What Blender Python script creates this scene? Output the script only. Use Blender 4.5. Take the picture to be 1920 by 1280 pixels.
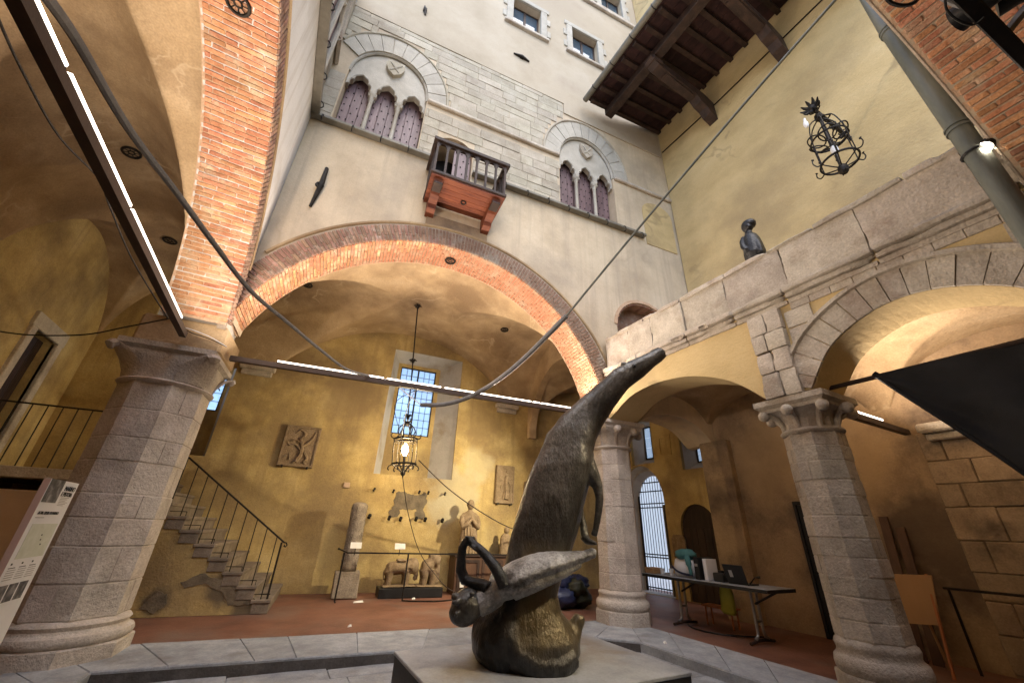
import bpy, bmesh, math, random
from math import sin, cos, pi, sqrt, radians, atan2, hypot
from mathutils import Vector, Matrix, geometry, noise

random.seed(7)
for o in list(bpy.data.objects):
    bpy.data.objects.remove(o)
SC = bpy.context.scene
COL = SC.collection

# ------------------------------------------------------------------ camera
# axes found from the vanishing points of the photograph (X right, Y into the court, Z up)
FPX = 731.346          # focal length in photo pixels (1920 wide)
CAM_H = 1.5
YAW, PITCH, ROLL = 0.486913564, 0.450980836, 0.0390363335
_f = Vector((sin(YAW)*cos(PITCH), cos(YAW)*cos(PITCH), sin(PITCH)))
_r = Vector((cos(YAW), -sin(YAW), 0))
_u = _r.cross(_f)
CR = cos(ROLL)*_r + sin(ROLL)*_u
CU = -sin(ROLL)*_r + cos(ROLL)*_u
CF = _f
EYE = Vector((0, 0, CAM_H))
cam = bpy.data.cameras.new('camera')
cam.sensor_width = 36.0
cam.lens = 36.0*FPX/1920.0
cam.clip_start = 0.05
cam.clip_end = 5000
camo = bpy.data.objects.new('camera', cam)
COL.objects.link(camo)
camo.matrix_world = Matrix(((CR.x, CU.x, -CF.x, EYE.x), (CR.y, CU.y, -CF.y, EYE.y), (CR.z, CU.z, -CF.z, EYE.z), (0, 0, 0, 1)))
SC.camera = camo

# ------------------------------------------------------------------ light
SUN_EL, SUN_AZ = radians(58), radians(196)      # azimuth measured from +Y towards +X: behind the camera, to the left
w = bpy.data.worlds.new('World')
SC.world = w
w.use_nodes = True
nt = w.node_tree
sky = nt.nodes.new('ShaderNodeTexSky')
sky.sky_type = 'NISHITA'
sky.sun_disc = False
sky.sun_elevation = SUN_EL
sky.sun_rotation = SUN_AZ
sky.air_density = 1.0
sky.dust_density = 1.5
bg = nt.nodes['Background']
bg.inputs['Strength'].default_value = 0.15
nt.links.new(sky.outputs[0], bg.inputs[0])
sl = bpy.data.lights.new('sun', 'SUN')
sl.energy = 0.6
sl.angle = radians(50)
sl.color = (1.0, 0.95, 0.88)
so = bpy.data.objects.new('sun', sl)
COL.objects.link(so)
sd = Vector((sin(SUN_AZ)*cos(SUN_EL), cos(SUN_AZ)*cos(SUN_EL), sin(SUN_EL)))
so.rotation_euler = sd.to_track_quat('Z', 'Y').to_euler()
so.location = sd*60
vs = SC.view_settings
vs.view_transform = 'Standard'
vs.look = 'None'
vs.exposure = 1.80
vs.gamma = 1.0
vs.use_curve_mapping = False
SC.render.engine = 'CYCLES'
SC.cycles.use_denoising = True
SC.cycles.max_bounces = 9
SC.cycles.diffuse_bounces = 6
SC.cycles.glossy_bounces = 3
SC.cycles.transmission_bounces = 4
SC.cycles.transparent_max_bounces = 8
SC.cycles.sample_clamp_indirect = 6.0
SC.cycles.caustics_reflective = False
SC.cycles.caustics_refractive = False

# ------------------------------------------------------------------ frames and pixel rays
AB = -0.0961859781                                   # the arcade wall is skewed by 5.5 degrees
UB = Vector((cos(AB), sin(AB), 0))
NB = Vector((-sin(AB), cos(AB), 0))


def TW(x, y, z):
    return Vector((x, y, z))


def TB(s, n, z):
    v = UB*s + NB*n
    return Vector((v.x, v.y, z))


AE = -0.06
NW = 10.9


def TE(x, y, z):                                     # frame of the near arch wall: y = 0 is its court face
    return Vector((3.8 + (x-3.8)*cos(AE) - y*sin(AE), 0.12 + (x-3.8)*sin(AE) + y*cos(AE), z))


def ray(px, py):
    d = CR*((px-960)/FPX) - CU*((py-640)/FPX) + CF
    return d.normalized()


def onplane(px, py, p0, n):
    d = ray(px, py)
    return EYE + d*((Vector(p0)-EYE).dot(n)/d.dot(n))


def onz(px, py, z):
    return onplane(px, py, (0, 0, z), Vector((0, 0, 1)))


def onX(px, py, x):
    return onplane(px, py, (x, 0, 0), Vector((1, 0, 0)))


def onB(px, py, n):
    return onplane(px, py, NB*n, NB)


def toB(p):
    return Vector((p.dot(UB), p.dot(NB), p.z))


# ------------------------------------------------------------------ materials
MATS = {}


def srgb(r, g, b):
    def f(c):
        c /= 255.0
        return c/12.92 if c <= 0.04045 else ((c+0.055)/1.055)**2.4
    return (f(r), f(g), f(b), 1.0)


def mat(name, cols, scale=2.0, rough=0.85, bump=0.25, bscale=30.0, metal=0.0, detail=6.0, rand=0.0, huer=0.0,
        stretch=(1, 1, 1), stain=None, sscale=0.6, sthr=(0.55, 0.7), bdist=0.02, spec=0.3, streak=None, fine=0.0):
    m = bpy.data.materials.new(name)
    m.use_nodes = True
    t = m.node_tree
    N, L = t.nodes, t.links
    b = N['Principled BSDF']
    b.inputs['Roughness'].default_value = rough
    b.inputs['Metallic'].default_value = metal
    b.inputs['Specular IOR Level'].default_value = spec
    g = N.new('ShaderNodeNewGeometry')
    mp = N.new('ShaderNodeMapping')
    mp.inputs['Scale'].default_value = stretch
    L.new(g.outputs['Position'], mp.inputs['Vector'])
    n1 = N.new('ShaderNodeTexNoise')
    n1.inputs['Scale'].default_value = scale
    n1.inputs['Detail'].default_value = detail
    n1.inputs['Roughness'].default_value = 0.62
    L.new(mp.outputs[0], n1.inputs['Vector'])
    r = N.new('ShaderNodeValToRGB')
    e = r.color_ramp.elements
    k = len(cols)
    while len(e) < k:
        e.new(0.5)
    for i, c in enumerate(cols):
        e[i].position = 0.3 + 0.4*i/max(1, k-1)
        e[i].color = (c[0], c[1], c[2], 1)
    L.new(n1.outputs['Fac'], r.inputs['Fac'])
    out = r.outputs['Color']

    def mix(fac, a, bcol, typ='MIX', f=None):
        x = N.new('ShaderNodeMix')
        x.data_type = 'RGBA'
        x.blend_type = typ
        if fac is not None:
            L.new(fac, x.inputs[0])
        else:
            x.inputs[0].default_value = f
        L.new(a, x.inputs[6])
        if isinstance(bcol, tuple):
            x.inputs[7].default_value = (bcol[0], bcol[1], bcol[2], 1)
        else:
            L.new(bcol, x.inputs[7])
        return x.outputs[2]

    if stain:
        n2 = N.new('ShaderNodeTexNoise')
        n2.inputs['Scale'].default_value = sscale
        n2.inputs['Detail'].default_value = 5
        n2.inputs['Roughness'].default_value = 0.6
        L.new(g.outputs['Position'], n2.inputs['Vector'])
        mr = N.new('ShaderNodeMapRange')
        mr.inputs['From Min'].default_value = sthr[0]
        mr.inputs['From Max'].default_value = sthr[1]
        L.new(n2.outputs['Fac'], mr.inputs['Value'])
        out = mix(mr.outputs[0], out, stain)
    if streak:
        mp3 = N.new('ShaderNodeMapping')
        mp3.inputs['Scale'].default_value = (3.0, 3.0, 0.12)
        L.new(g.outputs['Position'], mp3.inputs['Vector'])
        n3 = N.new('ShaderNodeTexNoise')
        n3.inputs['Scale'].default_value = 2.2
        n3.inputs['Detail'].default_value = 4
        L.new(mp3.outputs[0], n3.inputs['Vector'])
        mr3 = N.new('ShaderNodeMapRange')
        mr3.inputs['From Min'].default_value = 0.52
        mr3.inputs['From Max'].default_value = 0.78
        mr3.inputs['To Max'].default_value = 0.75
        L.new(n3.outputs['Fac'], mr3.inputs['Value'])
        out = mix(mr3.outputs[0], out, streak)
    if fine > 0:
        n5 = N.new('ShaderNodeTexNoise')
        n5.inputs['Scale'].default_value = 45
        n5.inputs['Detail'].default_value = 4
        L.new(g.outputs['Position'], n5.inputs['Vector'])
        mr5 = N.new('ShaderNodeMapRange')
        mr5.inputs['From Min'].default_value = 0.3
        mr5.inputs['From Max'].default_value = 0.7
        mr5.inputs['To Min'].default_value = 1-fine
        mr5.inputs['To Max'].default_value = 1+fine
        L.new(n5.outputs['Fac'], mr5.inputs['Value'])
        cb = N.new('ShaderNodeCombineColor')
        for i in range(3):
            L.new(mr5.outputs[0], cb.inputs[i])
        out = mix(None, out, cb.outputs[0], 'MULTIPLY', 1.0)
    if rand > 0 or huer > 0:
        oi = N.new('ShaderNodeObjectInfo')
        hs = N.new('ShaderNodeHueSaturation')
        mv = N.new('ShaderNodeMapRange')
        mv.inputs['To Min'].default_value = 1-rand
        mv.inputs['To Max'].default_value = 1+rand
        L.new(oi.outputs['Random'], mv.inputs['Value'])
        L.new(mv.outputs[0], hs.inputs['Value'])
        if huer > 0:
            mm = N.new('ShaderNodeMath')
            mm.operation = 'MULTIPLY'
            mm.inputs[1].default_value = 7.31
            fr = N.new('ShaderNodeMath')
            fr.operation = 'FRACT'
            L.new(oi.outputs['Random'], mm.inputs[0])
            L.new(mm.outputs[0], fr.inputs[0])
            mh = N.new('ShaderNodeMapRange')
            mh.inputs['To Min'].default_value = 0.5-huer
            mh.inputs['To Max'].default_value = 0.5+huer
            L.new(fr.outputs[0], mh.inputs['Value'])
            L.new(mh.outputs[0], hs.inputs['Hue'])
        L.new(out, hs.inputs['Color'])
        out = hs.outputs[0]
    L.new(out, b.inputs['Base Color'])
    if bump > 0:
        n4 = N.new('ShaderNodeTexNoise')
        n4.inputs['Scale'].default_value = bscale
        n4.inputs['Detail'].default_value = 5
        n4.inputs['Roughness'].default_value = 0.65
        L.new(mp.outputs[0], n4.inputs['Vector'])
        bp = N.new('ShaderNodeBump')
        bp.inputs['Strength'].default_value = bump
        bp.inputs['Distance'].default_value = bdist
        L.new(n4.outputs['Fac'], bp.inputs['Height'])
        L.new(bp.outputs[0], b.inputs['Normal'])
    MATS[name] = m
    return m


def emat(name, col, strength):
    m = bpy.data.materials.new(name)
    m.use_nodes = True
    t = m.node_tree
    t.nodes.remove(t.nodes['Principled BSDF'])
    e = t.nodes.new('ShaderNodeEmission')
    e.inputs[0].default_value = (*col, 1)
    e.inputs[1].default_value = strength
    t.links.new(e.outputs[0], t.nodes['Material Output'].inputs[0])
    MATS[name] = m


def glassmat(name, tint, fac=0.12, diff=0.35):
    m = bpy.data.materials.new(name)
    m.use_nodes = True
    t = m.node_tree
    t.nodes.remove(t.nodes['Principled BSDF'])
    tr = t.nodes.new('ShaderNodeBsdfTransparent')
    tr.inputs[0].default_value = (*tint, 1)
    tl = t.nodes.new('ShaderNodeBsdfTranslucent')
    tl.inputs[0].default_value = (*tint, 1)
    gl = t.nodes.new('ShaderNodeBsdfGlossy')
    gl.inputs['Roughness'].default_value = 0.08
    m1 = t.nodes.new('ShaderNodeMixShader')
    m1.inputs[0].default_value = diff
    m2 = t.nodes.new('ShaderNodeMixShader')
    m2.inputs[0].default_value = fac
    t.links.new(tr.outputs[0], m1.inputs[1])
    t.links.new(tl.outputs[0], m1.inputs[2])
    t.links.new(m1.outputs[0], m2.inputs[1])
    t.links.new(gl.outputs[0], m2.inputs[2])
    t.links.new(m2.outputs[0], t.nodes['Material Output'].inputs[0])
    MATS[name] = m


mat('facade', [(.44, .355, .25), (.56, .465, .335), (.62, .525, .39)], 0.9, 0.9, 0.35, 14, stain=(.36, .30, .23), sscale=.5, sthr=(.5, .72), streak=(.40, .33, .25), fine=.06)
mat('cream', [(.36, .305, .225), (.42, .36, .275), (.47, .415, .33)], 0.7, 0.9, 0.25, 12, stain=(.34, .28, .21), sscale=.35, fine=.04)
mat('yellow', [(.46, .345, .17), (.56, .43, .22), (.61, .48, .26)], 0.7, 0.92, 0.45, 9, stain=(.36, .275, .15), sscale=.45, sthr=(.5, .75), stretch=(1, 1, 1.6), fine=.06, bdist=.03)
mat('ochre', [(.33, .235, .10), (.47, .35, .145), (.56, .435, .205)], 1.5, 0.9, 0.5, 16, stain=(.27, .195, .095), sscale=.8, sthr=(.46, .66), streak=(.30, .215, .10), fine=.14)
mat('vault', [(.33, .23, .13), (.45, .33, .195), (.54, .41, .26)], 1.2, 0.92, 0.5, 10, stain=(.26, .18, .105), sscale=.7, sthr=(.46, .66), fine=.12, bdist=.03)
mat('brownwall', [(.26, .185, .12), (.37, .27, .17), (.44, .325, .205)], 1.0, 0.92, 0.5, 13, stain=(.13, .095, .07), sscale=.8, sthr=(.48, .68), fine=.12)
mat('patch', [(.10, .085, .06), (.16, .13, .09), (.22, .18, .12)], 5, 0.95, 0.5, 22, fine=.1)
mat('brick', [(.34, .145, .075), (.46, .215, .115), (.54, .295, .175)], 7, 0.9, 0.7, 45, rand=.26, huer=.012, fine=.18, bdist=.014, stain=(.52, .38, .26), sscale=4, sthr=(.50, .70))
mat('brick_grey', [(.22, .13, .09), (.30, .18, .13), (.37, .26, .20)], 7, 0.9, 0.6, 45, rand=.3, huer=.015, fine=.12, stain=(.36, .31, .26), sscale=4)
mat('mortar', [(.46, .31, .20), (.54, .38, .26), (.60, .45, .32)], 6, 0.95, 0.6, 60, fine=.12)
mat('mortar_grey', [(.34, .28, .22), (.42, .35, .28), (.48, .41, .33)], 6, 0.95, 0.6, 60, fine=.12)
mat('stone', [(.36, .32, .265), (.47, .42, .35), (.56, .51, .435)], 3.5, 0.88, 0.7, 24, rand=.11, huer=.008, stain=(.30, .235, .18), sscale=1.6, sthr=(.52, .72), fine=.14, bdist=.03)
mat('stone_pink', [(.36, .315, .275), (.48, .425, .375), (.58, .525, .475)], 3.2, 0.88, 0.75, 22, rand=.10, huer=.008, stain=(.50, .46, .41), sscale=1.8, sthr=(.5, .7), fine=.14, bdist=.03)
mat('ashlar', [(.34, .305, .24), (.41, .37, .295), (.47, .435, .36)], 3, 0.9, 0.6, 22, rand=.10, huer=.008, stain=(.26, .22, .17), sscale=1.0, sthr=(.55, .75), fine=.1)
mat('paleston', [(.36, .335, .285), (.42, .395, .34), (.48, .455, .40)], 3, 0.85, 0.4, 24, rand=.07, fine=.08)
mat('slab', [(.19, .205, .225), (.275, .295, .32), (.36, .38, .41)], 3.5, 0.62, 0.5, 26, rand=.14, stain=(.17, .17, .17), sscale=1.5, fine=.12, spec=.45)
mat('terracotta', [(.11, .048, .032), (.165, .072, .046), (.21, .10, .066)], 2.2, 0.55, 0.35, 20, stain=(.17, .115, .09), sscale=.9, sthr=(.5, .72), fine=.12, spec=.45)
mat('plinthtop', [(.23, .245, .265), (.32, .34, .365), (.40, .42, .445)], 2.2, 0.6, 0.3, 30, stain=(.26, .24, .21), sscale=1.3, sthr=(.52, .68), fine=.08, spec=.4)
mat('plinthside', [(.035, .035, .038), (.05, .05, .053)], 3, 0.6, 0.2, 30)
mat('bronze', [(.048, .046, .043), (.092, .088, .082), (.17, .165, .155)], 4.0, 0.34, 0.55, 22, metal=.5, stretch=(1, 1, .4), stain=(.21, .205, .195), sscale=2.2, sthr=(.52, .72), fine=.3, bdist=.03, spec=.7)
mat('bronze_ochre', [(.13, .10, .05), (.21, .165, .085), (.27, .215, .12)], 4.5, 0.6, 0.9, 26, metal=.3, stretch=(1, 1, .45), stain=(.08, .065, .04), sscale=2.4, sthr=(.52, .7), fine=.25, bdist=.02)
mat('bronze_pale', [(.16, .155, .15), (.34, .335, .33), (.50, .50, .495)], 5.0, 0.42, 0.9, 30, metal=.2, stain=(.07, .064, .058), sscale=3.2, sthr=(.54, .64), fine=.25, bdist=.02)
mat('bronze_dark', [(.016, .017, .019), (.030, .031, .034), (.055, .057, .062)], 5, 0.32, 0.8, 32, metal=.6, fine=.2, bdist=.015, spec=.6)
mat('iron', [(.012, .011, .010), (.022, .019, .017), (.035, .028, .022)], 9, 0.55, 0.3, 60, metal=.5)
mat('blackpaint', [(.010, .010, .011), (.018, .018, .019)], 5, 0.45, 0.15, 60)
mat('bar', [(.045, .028, .022), (.07, .045, .034)], 4, 0.5, 0.15, 40)
mat('wood_dark', [(.020, .012, .010), (.036, .021, .016), (.060, .034, .024)], 6, 0.6, 0.45, 34, stretch=(1, 1, .25), rand=.2)
mat('wood_red', [(.075, .018, .009), (.14, .038, .017), (.19, .06, .026)], 5, 0.55, 0.4, 30, stretch=(.35, 1.6, 1), rand=.18)
mat('shutter', [(.115, .07, .075), (.165, .105, .11), (.21, .14, .145)], 4, 0.5, 0.3, 30, stretch=(2, 2, .3), rand=.12, spec=.5)
mat('tile_eave', [(.022, .011, .012), (.035, .016, .016), (.055, .024, .022)], 6, 0.85, 0.4, 40, rand=.3)
mat('pipe', [(.10, .115, .105), (.15, .165, .15), (.20, .215, .195)], 4, 0.45, 0.2, 30, metal=.35, stretch=(1, 1, .3))
mat('lead', [(.15, .14, .115), (.23, .215, .18)], 5, 0.6, 0.3, 30, metal=.2)
mat('tubegrey', [(.14, .14, .145), (.21, .21, .215)], 14, 0.6, 0.3, 80)
mat('cloth_black', [(.009, .0095, .011), (.016, .017, .020)], 3, 0.6, 0.25, 90, spec=.2)
mat('bag_blue', [(.008, .012, .035), (.016, .024, .07), (.03, .04, .10)], 4, 0.4, 0.5, 18, spec=.5)
mat('bag_green', [(.016, .018, .010), (.028, .03, .017)], 4, 0.55, 0.5, 18)
mat('white', [(.70, .71, .73), (.78, .79, .81)], 3, 0.5, 0.0)
mat('paper', [(.60, .59, .55), (.70, .69, .66)], 5, 0.7, 0.0)
mat('ink', [(.02, .02, .022), (.035, .035, .04)], 8, 0.6, 0.0)
mat('inkgrey', [(.30, .30, .31), (.40, .40, .41)], 30, 0.7, 0.0)
mat('photo_dark', [(.02, .022, .026), (.09, .09, .095), (.30, .30, .31)], 11, 0.5, 0.0, detail=3)
mat('mapgreen', [(.52, .56, .46), (.62, .65, .58)], 14, 0.6, 0.0)
mat('pink', [(.55, .38, .33), (.62, .44, .38)], 5, 0.6, 0.0)
mat('cardboard', [(.44, .315, .22), (.52, .37, .26)], 2, 0.85, 0.1)
mat('board', [(.34, .205, .10), (.42, .26, .135)], 3, 0.7, 0.1, stretch=(1, 1, .3))
mat('orange', [(.34, .13, .055), (.42, .17, .075)], 4, 0.6, 0.0)
mat('teal', [(.05, .16, .165), (.09, .24, .24)], 6, 0.7, 0.2)
mat('yellowvest', [(.36, .37, .04), (.46, .47, .07)], 5, 0.6, 0.1)
mat('steel', [(.30, .29, .28), (.40, .39, .37)], 5, 0.35, 0.1, metal=.7)
mat('carved', [(.17, .12, .072), (.24, .175, .105), (.30, .225, .145)], 7, 0.9, 0.8, 34, fine=.18, bdist=.02)
mat('carved_grey', [(.20, .165, .125), (.28, .235, .18), (.35, .30, .24)], 7, 0.9, 0.8, 34, fine=.18, bdist=.02)
mat('brownstone', [(.22, .165, .115), (.30, .23, .16), (.37, .285, .20)], 3, 0.92, 0.6, 20, rand=.22, stain=(.11, .085, .065), sscale=1.2, fine=.14)
mat('housewall', [(.68, .67, .65), (.74, .73, .71)], 1.5, 0.9, 0.1)
mat('riser_dark', [(.06, .054, .052), (.085, .078, .074), (.12, .11, .105)], 5, 0.8, 0.4, 30, fine=.15)
mat('cabinetwood', [(.055, .028, .018), (.085, .045, .028), (.12, .065, .04)], 5, 0.55, 0.3, 30, stretch=(1, 1, .3))
mat('stairstone', [(.13, .105, .08), (.19, .155, .12), (.25, .205, .16)], 4, 0.85, 0.5, 26, rand=.12, fine=.12)
mat('street', [(.42, .42, .42), (.50, .50, .50)], 1.2, 0.9, 0.2)
mat('dplaster', [(.54, .54, .53), (.62, .62, .61), (.68, .68, .67)], 0.9, 0.9, 0.3, 14, stain=(.42, .38, .33), sscale=.5, streak=(.44, .41, .37), fine=.05)
mat('whitewash', [(.38, .37, .355), (.45, .44, .42), (.50, .49, .47)], 1.5, 0.9, 0.3, 18, stain=(.33, .29, .23), sscale=1.2, fine=.06)
mat('windowpane', [(.04, .07, .10), (.07, .11, .15)], 2, 0.06, 0.05, 6, spec=.9)
emat('led', (1.0, 0.84, 0.70), 2.6)
emat('bulb', (1.0, 0.72, 0.36), 120.0)
emat('spotlens', (1.0, 0.86, 0.66), 60.0)
glassmat('glass', (.86, .93, .98))
glassmat('bulbglass', (.95, .95, .95), .2, .5)

# ------------------------------------------------------------------ mesh helpers


class G:
    def __init__(s, T=TW):
        s.v, s.f, s.T = [], [], T

    def add(s, vs, fs):
        k = len(s.v)
        s.v += [s.T(*p) for p in vs]
        s.f += [[i+k for i in f] for f in fs]
        return s

    def box(s, x0, x1, y0, y1, z0, z1):
        return s.add([(x0, y0, z0), (x1, y0, z0), (x1, y1, z0), (x0, y1, z0), (x0, y0, z1), (x1, y0, z1), (x1, y1, z1), (x0, y1, z1)],
                     [(0, 3, 2, 1), (4, 5, 6, 7), (0, 1, 5, 4), (1, 2, 6, 5), (2, 3, 7, 6), (3, 0, 4, 7)])

    def cbox(s, x0, x1, y0, y1, z0, z1, c=.01, j=0.0):
        """box with chamfered edges and slightly uneven corners"""
        X, Y, Z = (x0, x1), (y0, y1), (z0, z1)
        vs, idx = [], {}
        for i in range(2):
            for k in range(2):
                for l in range(2):
                    jx, jy, jz = (random.uniform(-j, j) for _ in range(3))
                    sx, sy, sz = (c if not i else -c), (c if not k else -c), (c if not l else -c)
                    for a in range(3):
                        p = [X[i]+jx+sx, Y[k]+jy+sy, Z[l]+jz+sz]
                        p[a] -= (sx, sy, sz)[a]
                        idx[i, k, l, a] = len(vs)
                        vs.append(tuple(p))
        fs = []
        for i in range(2):
            q = [idx[i, 0, 0, 0], idx[i, 1, 0, 0], idx[i, 1, 1, 0], idx[i, 0, 1, 0]]
            fs.append(q if i else q[::-1])
            q = [idx[0, i, 0, 1], idx[1, i, 0, 1], idx[1, i, 1, 1], idx[0, i, 1, 1]]
            fs.append(q[::-1] if i else q)
            q = [idx[0, 0, i, 2], idx[1, 0, i, 2], idx[1, 1, i, 2], idx[0, 1, i, 2]]
            fs.append(q if i else q[::-1])
        for i in range(2):
            for k in range(2):
                fs.append([idx[0, i, k, 1], idx[1, i, k, 1], idx[1, i, k, 2], idx[0, i, k, 2]])
                fs.append([idx[i, 0, k, 0], idx[i, 1, k, 0], idx[i, 1, k, 2], idx[i, 0, k, 2]])
                fs.append([idx[i, k, 0, 0], idx[i, k, 1, 0], idx[i, k, 1, 1], idx[i, k, 0, 1]])
                for l in range(2):
                    fs.append([idx[i, k, l, 0], idx[i, k, l, 1], idx[i, k, l, 2]]) if False else None
        for i in range(2):
            for k in range(2):
                for l in range(2):
                    fs.append([idx[i, k, l, 0], idx[i, k, l, 1], idx[i, k, l, 2]])
        return s.add(vs, fs)

    def rblock(s, x0, x1, y0, y1, z0, z1, step=.09, amp=.012, rnd=.02, chip=.0):
        """weathered block: a box in small steps with worn edges and an uneven face"""
        n = [max(2, min(12, int(round((b-a)/step)))) for a, b in ((x0, x1), (y0, y1), (z0, z1))]
        idx, vs, fs = {}, [], []
        sx = random.uniform(0, 50)
        mn = min(x1-x0, y1-y0, z1-z0)
        rr = min(rnd, mn*.3)

        def vert(i, j, k):
            if (i, j, k) not in idx:
                p_ = Vector((x0+(x1-x0)*i/n[0], y0+(y1-y0)*j/n[1], z0+(z1-z0)*k/n[2]))
                ed = [(1 if t == 0 else -1) if t in (0, m) else 0 for t, m in ((i, n[0]), (j, n[1]), (k, n[2]))]
                cnt = sum(1 for e in ed if e)
                if cnt > 1:
                    q = rr*(.5+.9*abs(noise.noise(p_*3.1+Vector((sx, 0, 0)))))*(1 if cnt == 2 else 1.3)
                    if chip and noise.noise(p_*2.2+Vector((0, sx, 0))) > .22:
                        q += chip*random.uniform(.4, 1)
                    p_ += Vector([e*q for e in ed])
                d_ = Vector((noise.noise(p_*4+Vector((sx, 1, 2))), noise.noise(p_*4+Vector((3, sx, 9))), noise.noise(p_*4+Vector((7, 5, sx)))))
                d_ += .5*Vector((noise.noise(p_*11+Vector((sx, 1, 2))), noise.noise(p_*11+Vector((3, sx, 9))), noise.noise(p_*11+Vector((7, 5, sx)))))
                idx[i, j, k] = len(vs)
                vs.append(tuple(p_+d_*amp))
            return idx[i, j, k]
        for a in range(3):
            b, c = (a+1) % 3, (a+2) % 3
            for side in (0, n[a]):
                for u in range(n[b]):
                    for v in range(n[c]):
                        q = []
                        for du, dv in ((0, 0), (1, 0), (1, 1), (0, 1)):
                            t = [0, 0, 0]
                            t[a], t[b], t[c] = side, u+du, v+dv
                            q.append(vert(*t))
                        fs.append(q if side else q[::-1])
        return s.add(vs, fs)

    def plate(s, outer, holes, d0, d1, M):
        """extrude a polygon with holes; M(a, b, d) -> local coordinates"""
        loops = [outer]+list(holes)
        flat = [p for lp in loops for p in lp]
        tris = geometry.tessellate_polygon([[Vector((p[0], p[1], 0)) for p in lp] for lp in loops])
        n = len(flat)
        vs = [M(p[0], p[1], d0) for p in flat]+[M(p[0], p[1], d1) for p in flat]
        fs = [list(t) for t in tris]+[[i+n for i in t][::-1] for t in tris]
        k = 0
        for lp in loops:
            m = len(lp)
            for i in range(m):
                a, b = k+i, k+(i+1) % m
                fs.append([a, b, b+n, a+n])
            k += m
        return s.add(vs, fs)

    def tube(s, pts, r, n=8, cap=True):
        pts = [Vector(p) for p in pts]
        m = len(pts)
        rr = r if isinstance(r, (list, tuple)) else [r]*m
        vs, fs = [], []
        up = None
        for i, p in enumerate(pts):
            t = (pts[min(i+1, m-1)]-pts[max(i-1, 0)])
            if t.length < 1e-9:
                t = Vector((0, 0, 1))
            t.normalize()
            if up is None:
                up = Vector((0, 0, 1)) if abs(t.z) < .9 else Vector((1, 0, 0))
            a = (up - t*up.dot(t))
            if a.length < 1e-6:
                a = t.orthogonal()
            a.normalize()
            up = a
            b = t.cross(a)
            for k in range(n):
                q = p + (a*cos(2*pi*k/n)+b*sin(2*pi*k/n))*rr[i]
                vs.append(tuple(q))
        for i in range(m-1):
            for k in range(n):
                k2 = (k+1) % n
                fs.append([i*n+k, i*n+k2, (i+1)*n+k2, (i+1)*n+k])
        if cap:
            fs.append(list(range(n))[::-1])
            fs.append([(m-1)*n+k for k in range(n)])
        return s.add(vs, fs)

    def loft(s, rings, cap=True):
        n = len(rings[0])
        vs = [tuple(p) for r in rings for p in r]
        fs = []
        for i in range(len(rings)-1):
            for k in range(n):
                k2 = (k+1) % n
                fs.append([i*n+k, i*n+k2, (i+1)*n+k2, (i+1)*n+k])
        if cap:
            fs.append(list(range(n))[::-1])
            fs.append([(len(rings)-1)*n+k for k in range(n)])
        return s.add(vs, fs)

    def ball(s, c, r, n=8, m=6):
        if not isinstance(r, (tuple, list)):
            r = (r, r, r)
        rings = []
        for i in range(1, m):
            a = pi*i/m
            rings.append([(c[0]+r[0]*sin(a)*cos(2*pi*k/n), c[1]+r[1]*sin(a)*sin(2*pi*k/n), c[2]-r[2]*cos(a)) for k in range(n)])
        return s.loft(rings)

    def ring(s, c, a, b, R, r, n=20, m=6):
        c, a, b = Vector(c), Vector(a).normalized(), Vector(b).normalized()
        w_ = a.cross(b)
        vs, fs = [], []
        for i in range(n):
            t = 2*pi*i/n
            d = a*cos(t)+b*sin(t)
            for k in range(m):
                u = 2*pi*k/m
                vs.append(tuple(c+d*(R+r*cos(u))+w_*(r*sin(u))))
        for i in range(n):
            for k in range(m):
                i2, k2 = (i+1) % n, (k+1) % m
                fs.append([i*m+k, i2*m+k, i2*m+k2, i*m+k2])
        return s.add(vs, fs)

    def poly(s, c, R, z0, z1, n=8, rot=0, R1=None):
        R1 = R if R1 is None else R1
        rings = [[(c[0]+r*cos(rot+2*pi*k/n), c[1]+r*sin(rot+2*pi*k/n), z) for k in range(n)] for r, z in ((R, z0), (R1, z1))]
        return s.loft(rings)


def wloc(o):
    v = Vector((0, 0, 0))
    while o is not None:
        v += o.location
        o = o.parent
    return v


def link(o, parent=None):
    COL.objects.link(o)
    if parent is not None:
        o.parent = parent
    return o


def mesh_from(name, vs, fs, m=None, smooth=False):
    me = bpy.data.meshes.new(name)
    me.from_pydata([tuple(v) for v in vs], [], fs)
    if m:
        me.materials.append(MATS[m])
    bm = bmesh.new()
    bm.from_mesh(me)
    bmesh.ops.recalc_face_normals(bm, faces=bm.faces)
    bm.to_mesh(me)
    bm.free()
    if smooth:
        me.polygons.foreach_set('use_smooth', [True]*len(me.polygons))
        if smooth != 'all':
            try:
                me.set_sharp_from_angle(angle=radians(40))
            except Exception:
                pass
    me.update()
    return me


def tag(o, label=None, cat=None, group=None, kind=None):
    if label:
        o['label'] = label
    if cat:
        o['category'] = cat
    if group:
        o['group'] = group
    if kind:
        o['kind'] = kind
    return o


def put(name, g, m, parent=None, smooth=False, **kw):
    """link the geometry as one mesh object; a top-level one gets its origin at its own base"""
    if parent is not None:
        base = wloc(parent)
    else:
        xs, ys, zs = [v.x for v in g.v], [v.y for v in g.v], [v.z for v in g.v]
        base = Vector(((min(xs)+max(xs))/2, (min(ys)+max(ys))/2, min(zs)))
    o = bpy.data.objects.new(name, mesh_from(name, [v-base for v in g.v], g.f, m, smooth))
    link(o, parent)
    if parent is None:
        o.location = base
    return tag(o, **kw)


def inst(name, me, M, parent, **kw):
    """one more piece that shares its mesh"""
    o = bpy.data.objects.new(name, me)
    link(o, parent)
    o.matrix_local = Matrix.Translation(-wloc(parent)) @ M
    return tag(o, **kw)


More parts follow.
